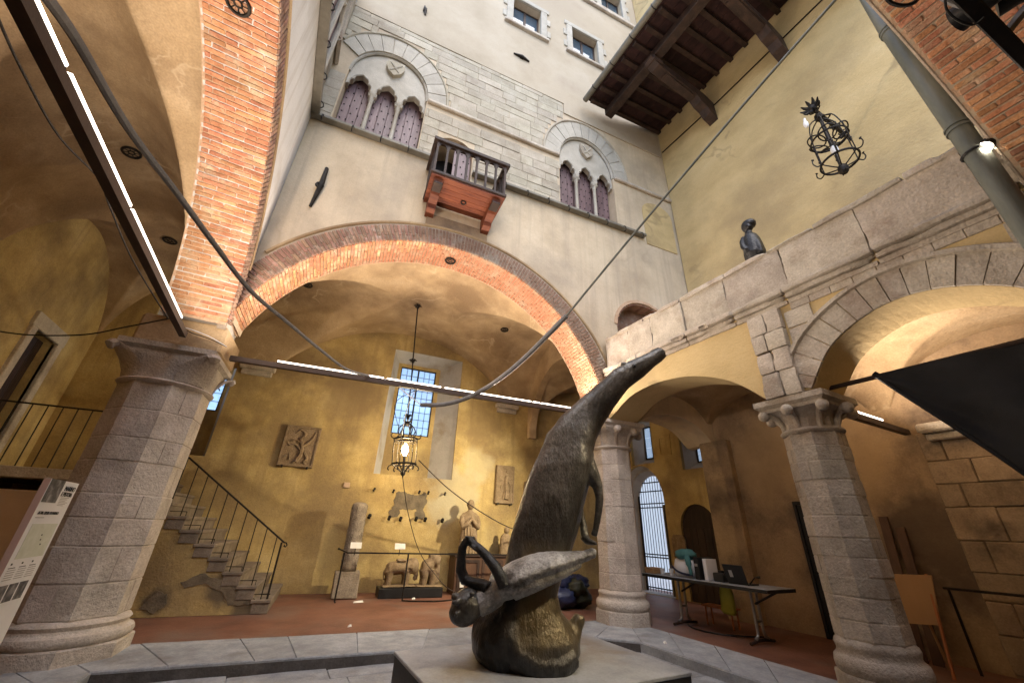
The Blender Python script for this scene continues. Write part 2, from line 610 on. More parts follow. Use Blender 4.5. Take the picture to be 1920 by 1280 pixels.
def thing(name, loc, label, cat, group=None):
    o = bpy.data.objects.new(name, None)
    o.empty_display_size = .2
    link(o)
    o.location = Vector(loc)
    return tag(o, label, cat, group)


def frameM(a, b, c, o):
    a, b, c = Vector(a), Vector(b), Vector(c)
    return Matrix(((a.x, b.x, c.x, o[0]), (a.y, b.y, c.y, o[1]), (a.z, b.z, c.z, o[2]), (0, 0, 0, 1)))


def smoothpts(pts, n=6):
    """Catmull-Rom through points (tuples of any length)"""
    out = []
    m = len(pts)
    for i in range(m-1):
        p0, p1, p2, p3 = pts[max(i-1, 0)], pts[i], pts[i+1], pts[min(i+2, m-1)]
        for k in range(n):
            t = k/n
            out.append(tuple(.5*((2*b)+(-a+c)*t+(2*a-5*b+4*c-d)*t*t+(-a+3*b-3*c+d)*t**3) for a, b, c, d in zip(p0, p1, p2, p3)))
    out.append(tuple(pts[-1]))
    return out


def arc(cx, cz, r, a0, a1, n, rz=None):
    rz = r if rz is None else rz
    return [(cx+r*cos(a0+(a1-a0)*i/n), cz+rz*sin(a0+(a1-a0)*i/n)) for i in range(n+1)]


# three unit bricks (unit cube centred on the origin, uneven corners) for every brick in the place
BR = []
for k in range(4):
    g = G()
    g.cbox(-.5, .5, -.5, .5, -.5, .5, .06, .035)
    BR.append((mesh_from('brick', g.v, g.f, 'brick'), mesh_from('brick', g.v, g.f, 'brick_grey'), g))


def spots(name, lst):
    """stains with a place and shape of their own: (centre, radius, colour, strength)"""
    m = MATS[name]
    N, L = m.node_tree.nodes, m.node_tree.links
    b = N['Principled BSDF']
    for c_, r_, col_, st_ in lst:
        src = b.inputs['Base Color'].links[0].from_socket
        g_ = N.new('ShaderNodeNewGeometry')
        nz = N.new('ShaderNodeTexNoise')
        nz.inputs['Scale'].default_value = 2.6
        nz.inputs['Detail'].default_value = 5
        L.new(g_.outputs['Position'], nz.inputs['Vector'])
        ds = N.new('ShaderNodeVectorMath')
        ds.operation = 'DISTANCE'
        ds.inputs[1].default_value = tuple(c_)
        L.new(g_.outputs['Position'], ds.inputs[0])
        ad = N.new('ShaderNodeMath')
        ad.operation = 'MULTIPLY_ADD'
        ad.inputs[1].default_value = -1.6*r_
        L.new(nz.outputs['Fac'], ad.inputs[0])
        L.new(ds.outputs['Value'], ad.inputs[2])
        mr = N.new('ShaderNodeMapRange')
        mr.inputs['From Min'].default_value = r_*.35
        mr.inputs['From Max'].default_value = -r_*.15
        mr.inputs['To Max'].default_value = st_
        L.new(ad.outputs[0], mr.inputs['Value'])
        x = N.new('ShaderNodeMix')
        x.data_type = 'RGBA'
        L.new(mr.outputs[0], x.inputs[0])
        L.new(src, x.inputs[6])
        x.inputs[7].default_value = (*col_, 1)
        L.new(x.outputs[2], b.inputs['Base Color'])


def tint_by_attr(name, attr, col_, rough=None):
    m = MATS[name]
    N, L = m.node_tree.nodes, m.node_tree.links
    b = N['Principled BSDF']
    src = b.inputs['Base Color'].links[0].from_socket
    at_ = N.new('ShaderNodeAttribute')
    at_.attribute_name = attr
    nz = N.new('ShaderNodeTexNoise')
    nz.inputs['Scale'].default_value = 9
    nz.inputs['Detail'].default_value = 5
    g_ = N.new('ShaderNodeNewGeometry')
    L.new(g_.outputs['Position'], nz.inputs['Vector'])
    mr = N.new('ShaderNodeMapRange')
    mr.inputs['From Min'].default_value = .25
    mr.inputs['From Max'].default_value = .75
    mr.inputs['To Min'].default_value = .55
    mr.inputs['To Max'].default_value = 1.25
    L.new(nz.outputs['Fac'], mr.inputs['Value'])
    mu = N.new('ShaderNodeMath')
    mu.operation = 'MULTIPLY'
    mu.use_clamp = True
    L.new(at_.outputs['Fac'], mu.inputs[0])
    L.new(mr.outputs[0], mu.inputs[1])
    x = N.new('ShaderNodeMix')
    x.data_type = 'RGBA'
    L.new(mu.outputs[0], x.inputs[0])
    L.new(src, x.inputs[6])
    x.inputs[7].default_value = (*col_, 1)
    L.new(x.outputs[2], b.inputs['Base Color'])


tint_by_attr('bronze', 'warm_light_paint', (.17, .138, .08))  # lamp light on the flank, painted in as ochre
tint_by_attr('bronze', 'shade_paint', (.016, .016, .017))  # shade on the haunch and a dark foot, painted in as black
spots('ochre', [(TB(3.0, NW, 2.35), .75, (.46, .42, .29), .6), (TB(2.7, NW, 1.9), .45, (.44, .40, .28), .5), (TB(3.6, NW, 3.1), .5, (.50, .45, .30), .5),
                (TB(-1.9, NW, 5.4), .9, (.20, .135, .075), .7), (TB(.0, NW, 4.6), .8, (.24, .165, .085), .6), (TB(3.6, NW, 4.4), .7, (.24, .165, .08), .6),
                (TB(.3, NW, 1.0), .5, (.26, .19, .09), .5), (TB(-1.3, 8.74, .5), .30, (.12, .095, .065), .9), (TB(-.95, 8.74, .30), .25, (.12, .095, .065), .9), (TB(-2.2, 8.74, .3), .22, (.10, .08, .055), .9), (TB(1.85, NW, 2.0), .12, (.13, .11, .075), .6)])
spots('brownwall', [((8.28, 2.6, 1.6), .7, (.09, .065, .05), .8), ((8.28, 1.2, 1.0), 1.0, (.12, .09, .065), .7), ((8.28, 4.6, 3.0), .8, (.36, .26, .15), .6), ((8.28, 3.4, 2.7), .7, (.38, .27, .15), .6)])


def cracks(name, col_, sc, width, st_):
    """pale lime lines along old cracks"""
    m = MATS[name]
    N, L = m.node_tree.nodes, m.node_tree.links
    b = N['Principled BSDF']
    src = b.inputs['Base Color'].links[0].from_socket
    g_ = N.new('ShaderNodeNewGeometry')
    nz = N.new('ShaderNodeTexNoise')
    nz.inputs['Scale'].default_value = sc
    nz.inputs['Detail'].default_value = 4
    nz.inputs['Distortion'].default_value = .4
    L.new(g_.outputs['Position'], nz.inputs['Vector'])
    sb_ = N.new('ShaderNodeMath')
    sb_.operation = 'SUBTRACT'
    sb_.inputs[1].default_value = .5
    L.new(nz.outputs['Fac'], sb_.inputs[0])
    ab_ = N.new('ShaderNodeMath')
    ab_.operation = 'ABSOLUTE'
    L.new(sb_.outputs[0], ab_.inputs[0])
    mr = N.new('ShaderNodeMapRange')
    mr.inputs['From Min'].default_value = width
    mr.inputs['From Max'].default_value = 0
    L.new(ab_.outputs[0], mr.inputs['Value'])
    n2 = N.new('ShaderNodeTexNoise')
    n2.inputs['Scale'].default_value = sc*1.3
    L.new(g_.outputs['Position'], n2.inputs['Vector'])
    m2 = N.new('ShaderNodeMapRange')
    m2.inputs['From Min'].default_value = .48
    m2.inputs['From Max'].default_value = .62
    m2.inputs['To Max'].default_value = st_
    L.new(n2.outputs['Fac'], m2.inputs['Value'])
    mu = N.new('ShaderNodeMath')
    mu.operation = 'MULTIPLY'
    L.new(mr.outputs[0], mu.inputs[0])
    L.new(m2.outputs[0], mu.inputs[1])
    x = N.new('ShaderNodeMix')
    x.data_type = 'RGBA'
    L.new(mu.outputs[0], x.inputs[0])
    L.new(src, x.inputs[6])
    x.inputs[7].default_value = (*col_, 1)
    L.new(x.outputs[2], b.inputs['Base Color'])


cracks('vault', (.58, .46, .31), .75, .012, .6)
cracks('facade', (.36, .29, .21), .4, .02, .6)
cracks('yellow', (.30, .225, .12), .5, .018, .6)
# ================================================================== THE SETTING
NF, NBK, NW = 6.40, 7.15, 10.9          # arcade wall front and back, hall back wall (B frame)
XD0, XD1 = -1.32, -2.07                 # left arch wall: court face, hall face
XC, XC2, XW = 5.40, 6.10, 8.28          # terrace wall front, back; high wall on the right
XL, XR = -4.5, 9.2                      # far left wall, gate wall
ZG = 0.12                               # gallery floor above the court

g = G().box(-600, 600, -600, 600, -.5, -.06)
put('ground', g, 'street', kind='structure')

# ---- court paving: slabs in rows
court = G().plate([(-1.2, .3), (5.06, .3), (5.06, 5.2), (4.62, 5.66), (-1.2, 6.24)], [], -.05, -.022, lambda a, b, d: (a, b, d))
court = put('courtyard_paving', court, 'slab', kind='structure')
y = .32
row = 0
while y < 6.2:
    h = random.uniform(.42, .62)
    x = -1.19-(row % 2)*.3
    while x < 5.05:
        l = random.uniform(.7, 1.15)
        x0, x1 = max(x, -1.19), min(x+l, 5.05)
        y1 = min(y+h, 6.22)
        yl = 5.64 if (x0+x1)/2 < 4.6 else 5.2
        lim = 6.24-(x1+1.2)*.096
        y1 = min(y1, lim)
        if x1-x0 > .12 and y1-y > .1:
            gg = G().cbox(x0+.004, x1-.004, y+.004, y1-.004, -.04, random.uniform(-.003, .003), .006)
            put('paving_slab', gg, 'slab', court)
        x += l
    y += h
    row += 1

# ---- gallery floor round the court (terracotta), one sheet with the court cut out
hole = [(-1.9, -.55), (6.0, -.55), (6.0, 5.86), (-1.9, 6.98+.3)]
hole = [(-1.95, -.6), (5.95, -.6), tuple(TB(5.22, 7.12, 0))[:2], tuple(TB(-2.62, 7.12, 0))[:2]]
floor = G().plate([(-5.2, -7), (10.2, -7), (10.2, 10.6), (-5.2, 12.2)], [hole], -.04, ZG-.004, lambda a, b, d: (a, b, d))
floor = put('gallery_floor', floor, 'terracotta', kind='structure')

# ---- kerb of grey stone between the court and the terracotta
kerb = G().plate([(-1.95, -.6), (5.95, -.6), tuple(TB(5.22, 7.12, 0))[:2], tuple(TB(-2.62, 7.12, 0))[:2]],
                 [[(-1.22, .32), (-1.22, 6.2), (4.60, 5.64), (5.03, 5.2), (5.03, .32)]], -.03, ZG-.012, lambda a, b, d: (a, b, d))
kerb = put('kerb', kerb, 'slab', kind='structure')


def strip_stones(p0, p1, q0, q1, n, name='kerb_stone'):
    """n stones between the inner line p0-p1 and the outer line q0-q1"""
    cuts = [0]+sorted((i+random.uniform(-.2, .2))/n for i in range(1, n))+[1]
    p0, p1, q0, q1 = (Vector(v) for v in (p0, p1, q0, q1))
    for i in range(n):
        a, b = cuts[i], cuts[i+1]
        L_ = (p1-p0).length
        e = .003/L_
        A, B, C, D = p0.lerp(p1, a+e), p0.lerp(p1, b-e), q0.lerp(q1, b-e), q0.lerp(q1, a+e)
        zt = ZG+random.uniform(-.002, .003)
        vs = []
        for z_, ins in ((-.02, 0), (zt-.012, 0), (zt, .01)):
            c = (A+B+C+D)/4
            vs += [tuple((q+(c-q).normalized()*ins).to_3d()+Vector((0, 0, z_))) for q in (A, B, C, D)]
        fs = [(0, 3, 2, 1), (8, 9, 10, 11)]
        for r_ in (0, 4):
            fs += [(r_+k, r_+(k+1) % 4, r_+4+(k+1) % 4, r_+4+k) for k in range(4)]
        put(name, G().add(vs, fs), 'slab', kerb)


bl, br = TB(-2.6, 7.10, 0).to_2d(), TB(5.2, 7.10, 0).to_2d()
strip_stones((-1.24, 6.20), (4.59, 5.64), bl, br, 9)
strip_stones((4.60, 5.63), (5.04, 5.18), br, br+Vector((.12, -.12)), 1)
strip_stones((5.04, 5.16), (5.04, .34), br+Vector((.1, -.16)), (5.93, .34), 7)
strip_stones((-1.24, .34), (-1.24, 6.18), (-1.93, .34), bl, 7)
strip_stones((-1.2, .30), (5.0, .30), (-1.9, -.58), (5.9, -.58), 8)

def ragged(poly, amp, step=.05):
    """outline broken up into short uneven steps"""
    out_ = []
    for i in range(len(poly)):
        a, b = Vector(poly[i]), Vector(poly[(i+1) % len(poly)])
        m_ = max(1, int((b-a).length/step))
        for k in range(m_):
            c_ = a.lerp(b, k/m_)
            out_.append((c_.x+random.uniform(-amp, amp), c_.y+random.uniform(-amp, amp)))
    return out_


def riser(a, b, k=.005):
    a, b = Vector(a), Vector(b)
    n_ = Vector((b.y-a.y, -(b.x-a.x))).normalized()
    vs = []
    for q_ in (a, b):
        for o_ in (0, k):
            for z_ in (-.018, ZG-.028):
                vs.append((q_.x+n_.x*o_, q_.y+n_.y*o_, z_))
    put('kerb_riser', G().add(vs, [(0, 1, 3, 2), (4, 6, 7, 5), (0, 4, 5, 1), (2, 3, 7, 6), (1, 5, 7, 3), (0, 2, 6, 4)]), 'riser_dark', kerb)  # thin dark plate over the court face of the kerb


riser((-1.24, 6.20), (4.59, 5.64))
riser((4.60, 5.63), (5.04, 5.18))
riser((5.04, 5.16), (5.04, .34))
riser((-1.24, .34), (-1.24, 6.18))

# ================================================================== ARCH BRICKWORK


def brick_arch(parent, T, cx, cz, r, depth, face_w, d_front, sgn, a0, a1, matcol, part, face=True, keep=300, face_first=False, courses=(3, 2)):
    """bricks of an arch in the plane (x, z) of frame T; the soffit runs from d_front in direction sgn for depth.
    The bricks that show largest are single parts, the rest one joined part."""
    pieces = []
    pitch = .064
    n = int(abs(a1-a0)*r/pitch)
    for i in range(n):
        a = a0+(a1-a0)*(i+.5)/n
        ca, sa = cos(a), sin(a)
        # soffit: bricks laid across the thickness
        k = courses[i % 2]
        cuts = [0]
        if k == 3:
            cuts = [0, .27, .53, depth]
        else:
            cuts = [0, .135, .405, .67, depth]
        cuts = [0]+[c+random.uniform(-.02, .02) for c in cuts[1:-1]]+[depth]
        for c0, c1 in zip(cuts, cuts[1:]):
            if c1-c0 < .05:
                continue
            yc = d_front+sgn*(c0+c1)/2
            R_ = r+.03-random.uniform(0.006, .013)
            o = T(cx+R_*ca, yc, cz+R_*sa)
            ax = (T(cx+R_*ca, yc+1, cz+R_*sa)-o)
            rad = (T(cx+(R_+1)*ca, yc, cz+(R_+1)*sa)-o)
            tan = ax.cross(rad)
            j = random.uniform(.84, 1.0)
            tw = Matrix.Rotation(random.uniform(-.03, .03), 4, 'Z')
            M = frameM(ax, tan, rad, o) @ tw @ Matrix.Diagonal((c1-c0-.014, pitch*.80*j, .06, 1))
            pieces.append((M, 0, o))
        if face:
            Rm = r+face_w/2+.01
            o = T(cx+Rm*ca, d_front-sgn*(-.018), cz+Rm*sa)
            ax = (T(cx, 1, cz)-T(cx, 0, cz))
            rad = (T(cx+(Rm+1)*ca, d_front+sgn*.018, cz+(Rm+1)*sa)-o)
            tan = ax.cross(rad)
            if i % 2:
                segs = [(r+.012, r+face_w*.48), (r+face_w*.52, r+face_w)]
            else:
                segs = [(r+.012, r+face_w*.3), (r+face_w*.34, r+face_w)]
            for q0, q1 in segs:
                rm = (q0+q1)/2
                o = T(cx+rm*ca, d_front+sgn*(.022-random.uniform(.006, .012)), cz+rm*sa)
                M = frameM(ax, tan, rad, o) @ Matrix.Diagonal((.05, pitch*.82*rm/r*random.uniform(.9, 1), q1-q0, 1))
                pieces.append((M, 1, o))
    # apparent size: nearest bricks in view first
    def rank(p):
        d = p[2]-EYE
        zc = d.dot(CF)
        if zc < .2:
            return 1e6+d.length
        x_, y_ = abs(d.dot(CR)/zc)*FPX, abs(d.dot(CU)/zc)*FPX
        return d.length+(1e5 if x_ > 1000 or y_ > 680 else 0)
    pieces.sort(key=rank)
    rest = [G(), G()]
    for i, (M, kind, o) in enumerate(pieces):
        tri = BR[random.randrange(4)]
        grey = 1 if (matcol == 'both' and kind == 1) else 0
        if i < keep and rank((M, kind, o)) < 1e5:
            inst('brick', tri[grey], M, part)
        else:
            rest[grey].v += [M @ v for v in tri[2].v]
            k = len(rest[grey].v)-len(tri[2].v)
            rest[grey].f += [[q+k for q in f] for f in tri[2].f]
    for gr in (0, 1):
        if rest[gr].v:
            put('brickwork', rest[gr], ('brick', 'brick_grey')[gr], part, kind='stuff')


# ---------------------------------------------------------------- arcade wall (facade with the big arch)
AC, AZ, AR = 1.34, 3.20, 3.47
facade = thing('courtyard_facade', TB(1.34, 6.78, 3.6), 'tall plastered courtyard facade with big brick arch and two three-light windows', 'facade')
TRI = [(-.71, 'left'), (4.70, 'right')]
TZ0, TZS, TA, TBv = 8.90, 10.74, .885, 1.14       # sill, spring, half width, rise of the three-light windows


def tri_outline(c):
    p = [(c-TA, TZ0), (c+TA, TZ0), (c+TA, TZS)]
    p += arc(c, TZS, TA, 0, pi, 18, TBv)[1:-1]
    p += [(c-TA, TZS)]
    return p


WINS = [(2.20, 3.24, 15.98, 17.50), (4.42, 5.52, 16.08, 17.60), (5.9, 7.0, 20.35, 21.9)]
holes = [tri_outline(c) for c, _ in TRI]
holes += [[(a, z0), (b, z0), (b, z1), (a, z1)] for a, b, z0, z1 in WINS]
door_o = [(.58, 7.72), (1.44, 7.72), (1.44, 9.45)]+arc(1.01, 9.45, .43, 0, pi, 8, .38)[1:-1]+[(.58, 9.45)]
holes.append(door_o)
nic = [(5.25, 5.0), (6.95, 5.0), (6.95, 5.9)]+arc(6.10, 5.85, .85, 0, pi, 12, .80)[1:-1]+[(5.25, 5.9)]
holes.append(nic)
a_s = math.acos((1.94+AC)/AR) if (1.94+AC) < AR else 0
out = [(-1.938, 4.22)]
aL = pi-math.asin((4.22-AZ)/AR)
aR = math.asin((3.60-AZ)/AR)
xl = AC+AR*cos(aL)
out = [(max(xl, -1.938), 4.22)]
out += [p for p in arc(AC, AZ, AR, aL, aR, 64) if p[0] > -1.938]
out += [(5.55, 3.60)]
out += smoothpts([(5.56, 3.62), (6.0, 3.84), (6.6, 3.92), (7.2, 3.78), (7.62, 3.42)], 5)
out += [(7.76, 3.40), (7.76, 24.0), (-1.938, 24.0)]
g = G(TB).plate(out, holes, NF, NBK, lambda a, b, d: (a, d, b))
put('plaster_wall', g, 'facade', facade)
# the lighter plaster above the stone facing: a skin of its own, holes for the upper windows
up = [(-1.937, 13.1), (4.0, 13.1), (4.0, 12.66), (7.66, 12.66), (7.66, 23.9), (-1.937, 23.9)]
g = G(TB).plate(up, holes[2:5], NF-.03, NF-.002, lambda a, b, d: (a, d, b))
put('plaster_skin', g, 'cream', facade)
# brick arch
arch = put('brick_arch', G(TB).plate(
    [p for p in arc(AC, AZ, AR+.385, aL-.06, aR-.02, 64) if p[0] > -1.93]+[p for p in arc(AC, AZ, AR+.012, aR, aL, 64) if p[0] > -1.93], [], NF-.012, NF+.1, lambda a, b, d: (a, d, b)), 'mortar_grey', facade)
put('soffit_mortar', G(TB).plate(
    arc(AC, AZ, AR+.03, aL, aR, 64)+arc(AC, AZ, AR-.0, aR, aL, 64), [], NF+.004, NBK+.01, lambda a, b, d: (a, d, b)), 'mortar', facade)
brick_arch(facade, TB, AC, AZ, AR-.005, .745, .36, NF-.014, 1, aL-.01, aR+.01, 'both', arch)
# plaster fillet outside the ring
pts = [(p[0], NF-.01, p[1]) for p in arc(AC, AZ, AR+.425, pi*.84, aR+.06, 40) if p[0] > -1.85]
put('arch_fillet', G(TB).tube(pts, .034, 6), 'vault', facade, True)
# plaster impost block over the left capital
put('impost_block', G(TB).cbox(-2.92, -1.90, 6.36, 7.28, 3.62, 4.06, .04), 'vault', facade)

# ---- stone facing, block by block, round the windows
zrow = 8.92
blocks = 0
while zrow < 13.06:
    h = random.uniform(.20, .31)
    if zrow < 10.64 < zrow+h or (10.64 <= zrow < 10.8):
        if zrow < 10.5:
            h = 10.66-zrow
        else:
            zrow = 10.80
    z1 = min(zrow+h, 13.09)
    blocked = []
    for c, _ in TRI:
        if z1 < 10.82:
            blocked.append((c-TA-.02, c+TA+.02))
        else:
            q = max(0, 1-((zrow-TZS)/1.80)**2)
            if q > 0 and zrow < TZS+1.80:
                blocked.append((c-1.37*sqrt(q)-.03, c+1.37*sqrt(q)+.03))
    blocked.append((.56, 1.46) if zrow < 9.84 else (9, 9))
    s = -1.93
    while s < 3.98:
        l = random.uniform(.34, .78)
        segs = [(s, min(s+l, 3.98))]
        for b0, b1 in blocked:
            nn = []
            for a, b in segs:
                if b <= b0 or a >= b1:
                    nn.append((a, b))
                else:
                    if a < b0:
                        nn.append((a, b0))
                    if b > b1:
                        nn.append((b1, b))
            segs = nn
        for a, b in segs:
            if b-a > .06 and z1-zrow > .05:
                pr = random.uniform(.012, .026)
                put('stone_block', G(TB).cbox(a+.003, b-.003, NF-pr, NF+.05, zrow+.003, z1-.003, .007, .004), 'ashlar', facade)
                blocks += 1
        s += l
    zrow = z1

# ---- sill ledge with hooks, string courses
led = put('sill_ledge', G(TB).cbox(-1.93, .56, NF-.15, NF-.001, 8.82, 8.90, .012), 'lead', facade)
put('sill_ledge', G(TB).cbox(1.46, 6.42, NF-.15, NF-.001, 8.82, 8.90, .012), 'lead', facade)
for i in range(15):
    s = -1.7+i*.565
    if .35 < s < 2.1:
        continue
    pts = [(s, NF-.12, 8.86), (s, NF-.20, 8.82), (s, NF-.23, 8.72), (s, NF-.20, 8.66), (s, NF-.15, 8.70)]
    put('hook', G(TB).tube(smoothpts(pts, 3), .012, 5), 'iron', led)
for a, b in ((.19, 3.80), (5.62, 7.70)):
    put('string_course', G(TB).cbox(a, b, NF-.085, NF-.001, 10.68, 10.78, .02), 'stone', facade)
put('upper_ledge', G(TB).cbox(4.9, 7.6, NF-.14, NF-.031, 20.05, 20.22, .02), 'stone', facade)

# ---- three-light windows
for c, which in TRI:
    win = put('three_light_window', G(TB).plate(
        tri_outline(c), [], NBK-.05, NBK-.02, lambda a, b, d: (a, d, b)), 'wood_dark', facade,
        label=('studded shutters catching pale light, shield above, beside the hanging balcony' if which == 'left' else 'dark red shutters, shield above, under the eave'))
    # ring of wedge stones
    nv = 13
    for i in range(nv):
        a0, a1 = pi*i/nv, pi*(i+1)/nv
        e = .006
        m_ = 4
        inner = [(c+(TA+.01)*cos(t), TZS+(TBv+.01)*sin(t)) for t in [a0+e+(a1-a0-2*e)*k/m_ for k in range(m_+1)]]
        outer = [(c+1.34*cos(t), TZS+1.76*sin(t)) for t in [a1-e-(a1-a0-2*e)*k/m_ for k in range(m_+1)]]
        if c+1.34*cos((a0+a1)/2) < -1.90:
            continue
        outer = [(max(x, -1.932), z) for x, z in outer]
        put('wedge_stone', G(TB).plate(inner+outer, [], NF-random.uniform(.028, .04), NF+.04, lambda a, b, d: (a, d, b)), 'paleston', win)
    hp = [(c+1.37*cos(t), NF-.035, TZS+1.79*sin(t)) for t in [pi*k/30 for k in range(31)]]
    put('hood_mould', G(TB).tube([p for p in hp if p[0] > -1.93], .034, 6), 'ashlar', win, True)
    ip = [(c+TA*cos(t), NF+.03, TZS+TBv*sin(t)) for t in [pi*k/24 for k in range(25)]]
    put('inner_mould', G(TB).tube(ip, .035, 6), 'paleston', win, True)
    # tympanum with three trefoil heads
    lw = TA*2/3
    tym = [(c-TA+.012, 10.36)]
    lower = []
    for k in range(3):
        lc = c-TA+lw*(k+.5)
        hw = lw/2-.055
        zs = 10.36
        lobes = [(-hw, zs), (-hw*1.04, zs+.08), (-hw*1.0, zs+.15), (-hw*.86, zs+.20), (-hw*.70, zs+.205), (-hw*.70, zs+.27), (-hw*.58, zs+.345), (-hw*.30, zs+.40), (0, zs+.45)]
        lobes += [(-x, z) for x, z in lobes[-2::-1]]
        lower += [(lc+x, z) for x, z in lobes]
    top = [(c+(TA-.004)*cos(t), TZS+(TBv-.004)*sin(t)) for t in [pi*k/20 for k in range(21)]]
    poly = lower+[(c+TA-.004, 10.36)]+top+[(c-TA+.004, 10.36)]
    ty = put('tympanum', G(TB).plate(poly, [], NF+.07, NF+.20, lambda a, b, d: (a, d, b)), 'paleston', win)
    for k in range(3):          # raised rim along each trefoil head
        rim = [(x, NF+.065, z) for x, z in lower[k*17:(k+1)*17]]
        put('trefoil_rim', G(TB).tube(rim, .026, 5), 'paleston', ty, True)
    # shield
    sh = [(-.20, .24), (.20, .24), (.21, .02), (.15, -.14), (0, -.28), (-.15, -.14), (-.21, .02)]
    shield = put('shield', G(TB).plate([(c+.03+x, 11.42+z) for x, z in sh], [], NF-.02, NF+.09, lambda a, b, d: (a, d, b)), 'ashlar', ty)
    for sg in (-1, 1):
        put('crossed_key', G(TB).tube([(c+.03-sg*.10, NF-.022, 11.28), (c+.03+sg*.08, NF-.03, 11.50), (c+.03+sg*.13, NF-.022, 11.58)], .018, 5), 'paleston', ty)
    # colonnettes
    for k in (1, 2):
        sc = c-TA+lw*k
        cg = G(TB)
        prof = [(.075, 8.90), (.075, 8.95), (.052, 8.99), (.047, 9.05), (.045, 10.10), (.058, 10.12), (.046, 10.14)]
        cg.loft([[(sc+r_*cos(2*pi*q/10), NF+.13+r_*sin(2*pi*q/10), z) for q in range(10)] for r_, z in prof])
        colo = put('colonnette', cg, 'paleston', win, True)
        cg = G(TB)
        prof = [(.048, 10.14), (.055, 10.2), (.085, 10.28), (.10, 10.30), (.10, 10.37)]
        cg.loft([[(sc+r_*cos(2*pi*q/8+pi/8)*1.05, NF+.13+r_*sin(2*pi*q/8+pi/8), z) for q in range(8)] for r_, z in prof])
        for q in range(4):
            an = pi/4+q*pi/2
            cg.ball((sc+.085*cos(an), NF+.13+.085*sin(an), 10.25), .026, 6, 4)
        put('capital', cg, 'paleston', colo, True)
    # shutters: planks and studs
    for k in range(3):
        lc = c-TA+lw*(k+.5)
        x0, x1 = lc-lw/2+.012, lc+lw/2-.012
        shut = put('shutter', G(TB).box(x0, x1, NF+.30, NF+.34, 8.90, 10.95), 'shutter', win)
        for q in range(3):
            a, b = x0+(x1-x0)*q/3+.004, x0+(x1-x0)*(q+1)/3-.004
            put('plank', G(TB).cbox(a, b, NF+.275, NF+.302, 8.905, 10.93, .005), 'shutter', shut)
        sg = G(TB)
        for rr in range(8):
            for q in range(4):
                a = x0+.06+(x1-x0-.12)*(q+(.0 if rr % 2 else .0))/3
                sg.ball((a+(.03 if rr % 2 else -.03)*(1 if 0 < q < 3 else 0), NF+.27, 9.02+rr*.225), .017, 6, 4)
        put('studs', sg, 'iron', shut, kind='stuff')

# ---- balcony door behind the hanging balcony
dr = put('balcony_door', G(TB).plate([(p[0], p[1]) for p in door_o], [], NBK-.05, NBK-.02, lambda a, b, d: (a, d, b)), 'blackpaint', facade)
leaf = put('door_leaf', G(TB).box(1.02, 1.43, NF+.12, NF+.17, 7.73, 9.82), 'shutter', dr)
sg = G(TB)
for rr in range(9):
    for q in range(3):
        sg.ball((1.07+q*.13+(.05 if rr % 2 else 0), NF+.115, 7.86+rr*.21), .018, 6, 4)
put('studs', sg, 'iron', leaf, kind='stuff')

# ---- upper windows with stone frames
for i, (a, b, z0, z1) in enumerate(WINS):
    wn = put('upper_window', G(TB).box(a+.002, b-.002, NF+.30, NF+.33, z0+.002, z1-.002), 'blackpaint', facade)
    fw = .20
    for nm, bx in (('jamb', (a-fw, a+.02, z0-.02, z1+.02)), ('jamb', (b-.02, b+fw, z0-.02, z1+.02)), ('lintel', (a-fw-.08, b+fw+.08, z1+.02, z1+.24)), ('sill', (a-fw-.06, b+fw+.06, z0-.14, z0-.02))):
        put(nm, G(TB).cbox(bx[0], bx[1], NF-.075-(.05 if nm == 'sill' else 0), NF+.02, bx[2], bx[3], .015), 'paleston' if nm != 'sill' else 'stone', wn)
    for side, xq in ((0, a-fw-.13), (1, b+fw+.003)):
        for zq in (z0+.15, z0+.85):
            put('quoin', G(TB).cbox(xq, xq+.127, NF-.07, NF+.02, zq, zq+.34, .012), 'paleston', wn)
    mid = (a+b)/2
    put('frame', G(TB).box(a+.0, b-.0, NF+.19, NF+.25, z0, z0+.07).box(a, b, NF+.19, NF+.25, z1-.07, z1).box(a, a+.06, NF+.19, NF+.25, z0+.07, z1-.07).box(b-.06, b, NF+.19, NF+.25, z0+.07, z1-.07).box(mid-.04, mid+.04, NF+.18, NF+.25, z0+.07, z1-.07).box(a+.06, mid-.04, NF+.195, NF+.245, z0+.52, z0+.59).box(mid+.04, b-.06, NF+.195, NF+.245, z0+.52, z0+.59), 'wood_dark', wn)
    for q in range(2):
        for (u0, u1) in ((z0+.07, z0+.52), (z0+.59, z1-.07)):
            x0, x1 = (a+.06, mid-.04) if q == 0 else (mid+.04, b-.06)
            put('pane', G(TB).box(x0, x1, NF+.21, NF+.222, u0, u1), 'windowpane' if 'windowpane' in MATS else 'glass', wn)
# iron wall anchors
for px, py, dx, dz in ((978, 108, .26, .02), (797, 20, .03, .2)):
    p = toB(onB(px, py, NF-.05))
    put('wall_anchor', G(TB).tube([(p.x-dx, NF-.05, p.z+dz), (p.x, NF-.08, p.z), (p.x+dx, NF-.05, p.z-dz)], [.02, .05, .02], 6).box(p.x-.05, p.x+.05, NF-.1, NF-.02, p.z-.05, p.z+.05), 'iron', facade)
p = toB(onB(613, 318, NF))
q = toB(onB(585, 390, NF))
put('tie_anchor', G(TB).tube([(p.x, NF-.03, p.z), ((p.x+q.x)/2+.02, NF-.07, (p.z+q.z)/2), (q.x-.03, NF-.03, q.z)], [.035, .05, .025], 6).ring(((p.x+q.x)/2, NF-.08, (p.z+q.z)/2), (1, 0, 0), (0, 0, 1), .055, .025, 10, 5), 'iron', facade)
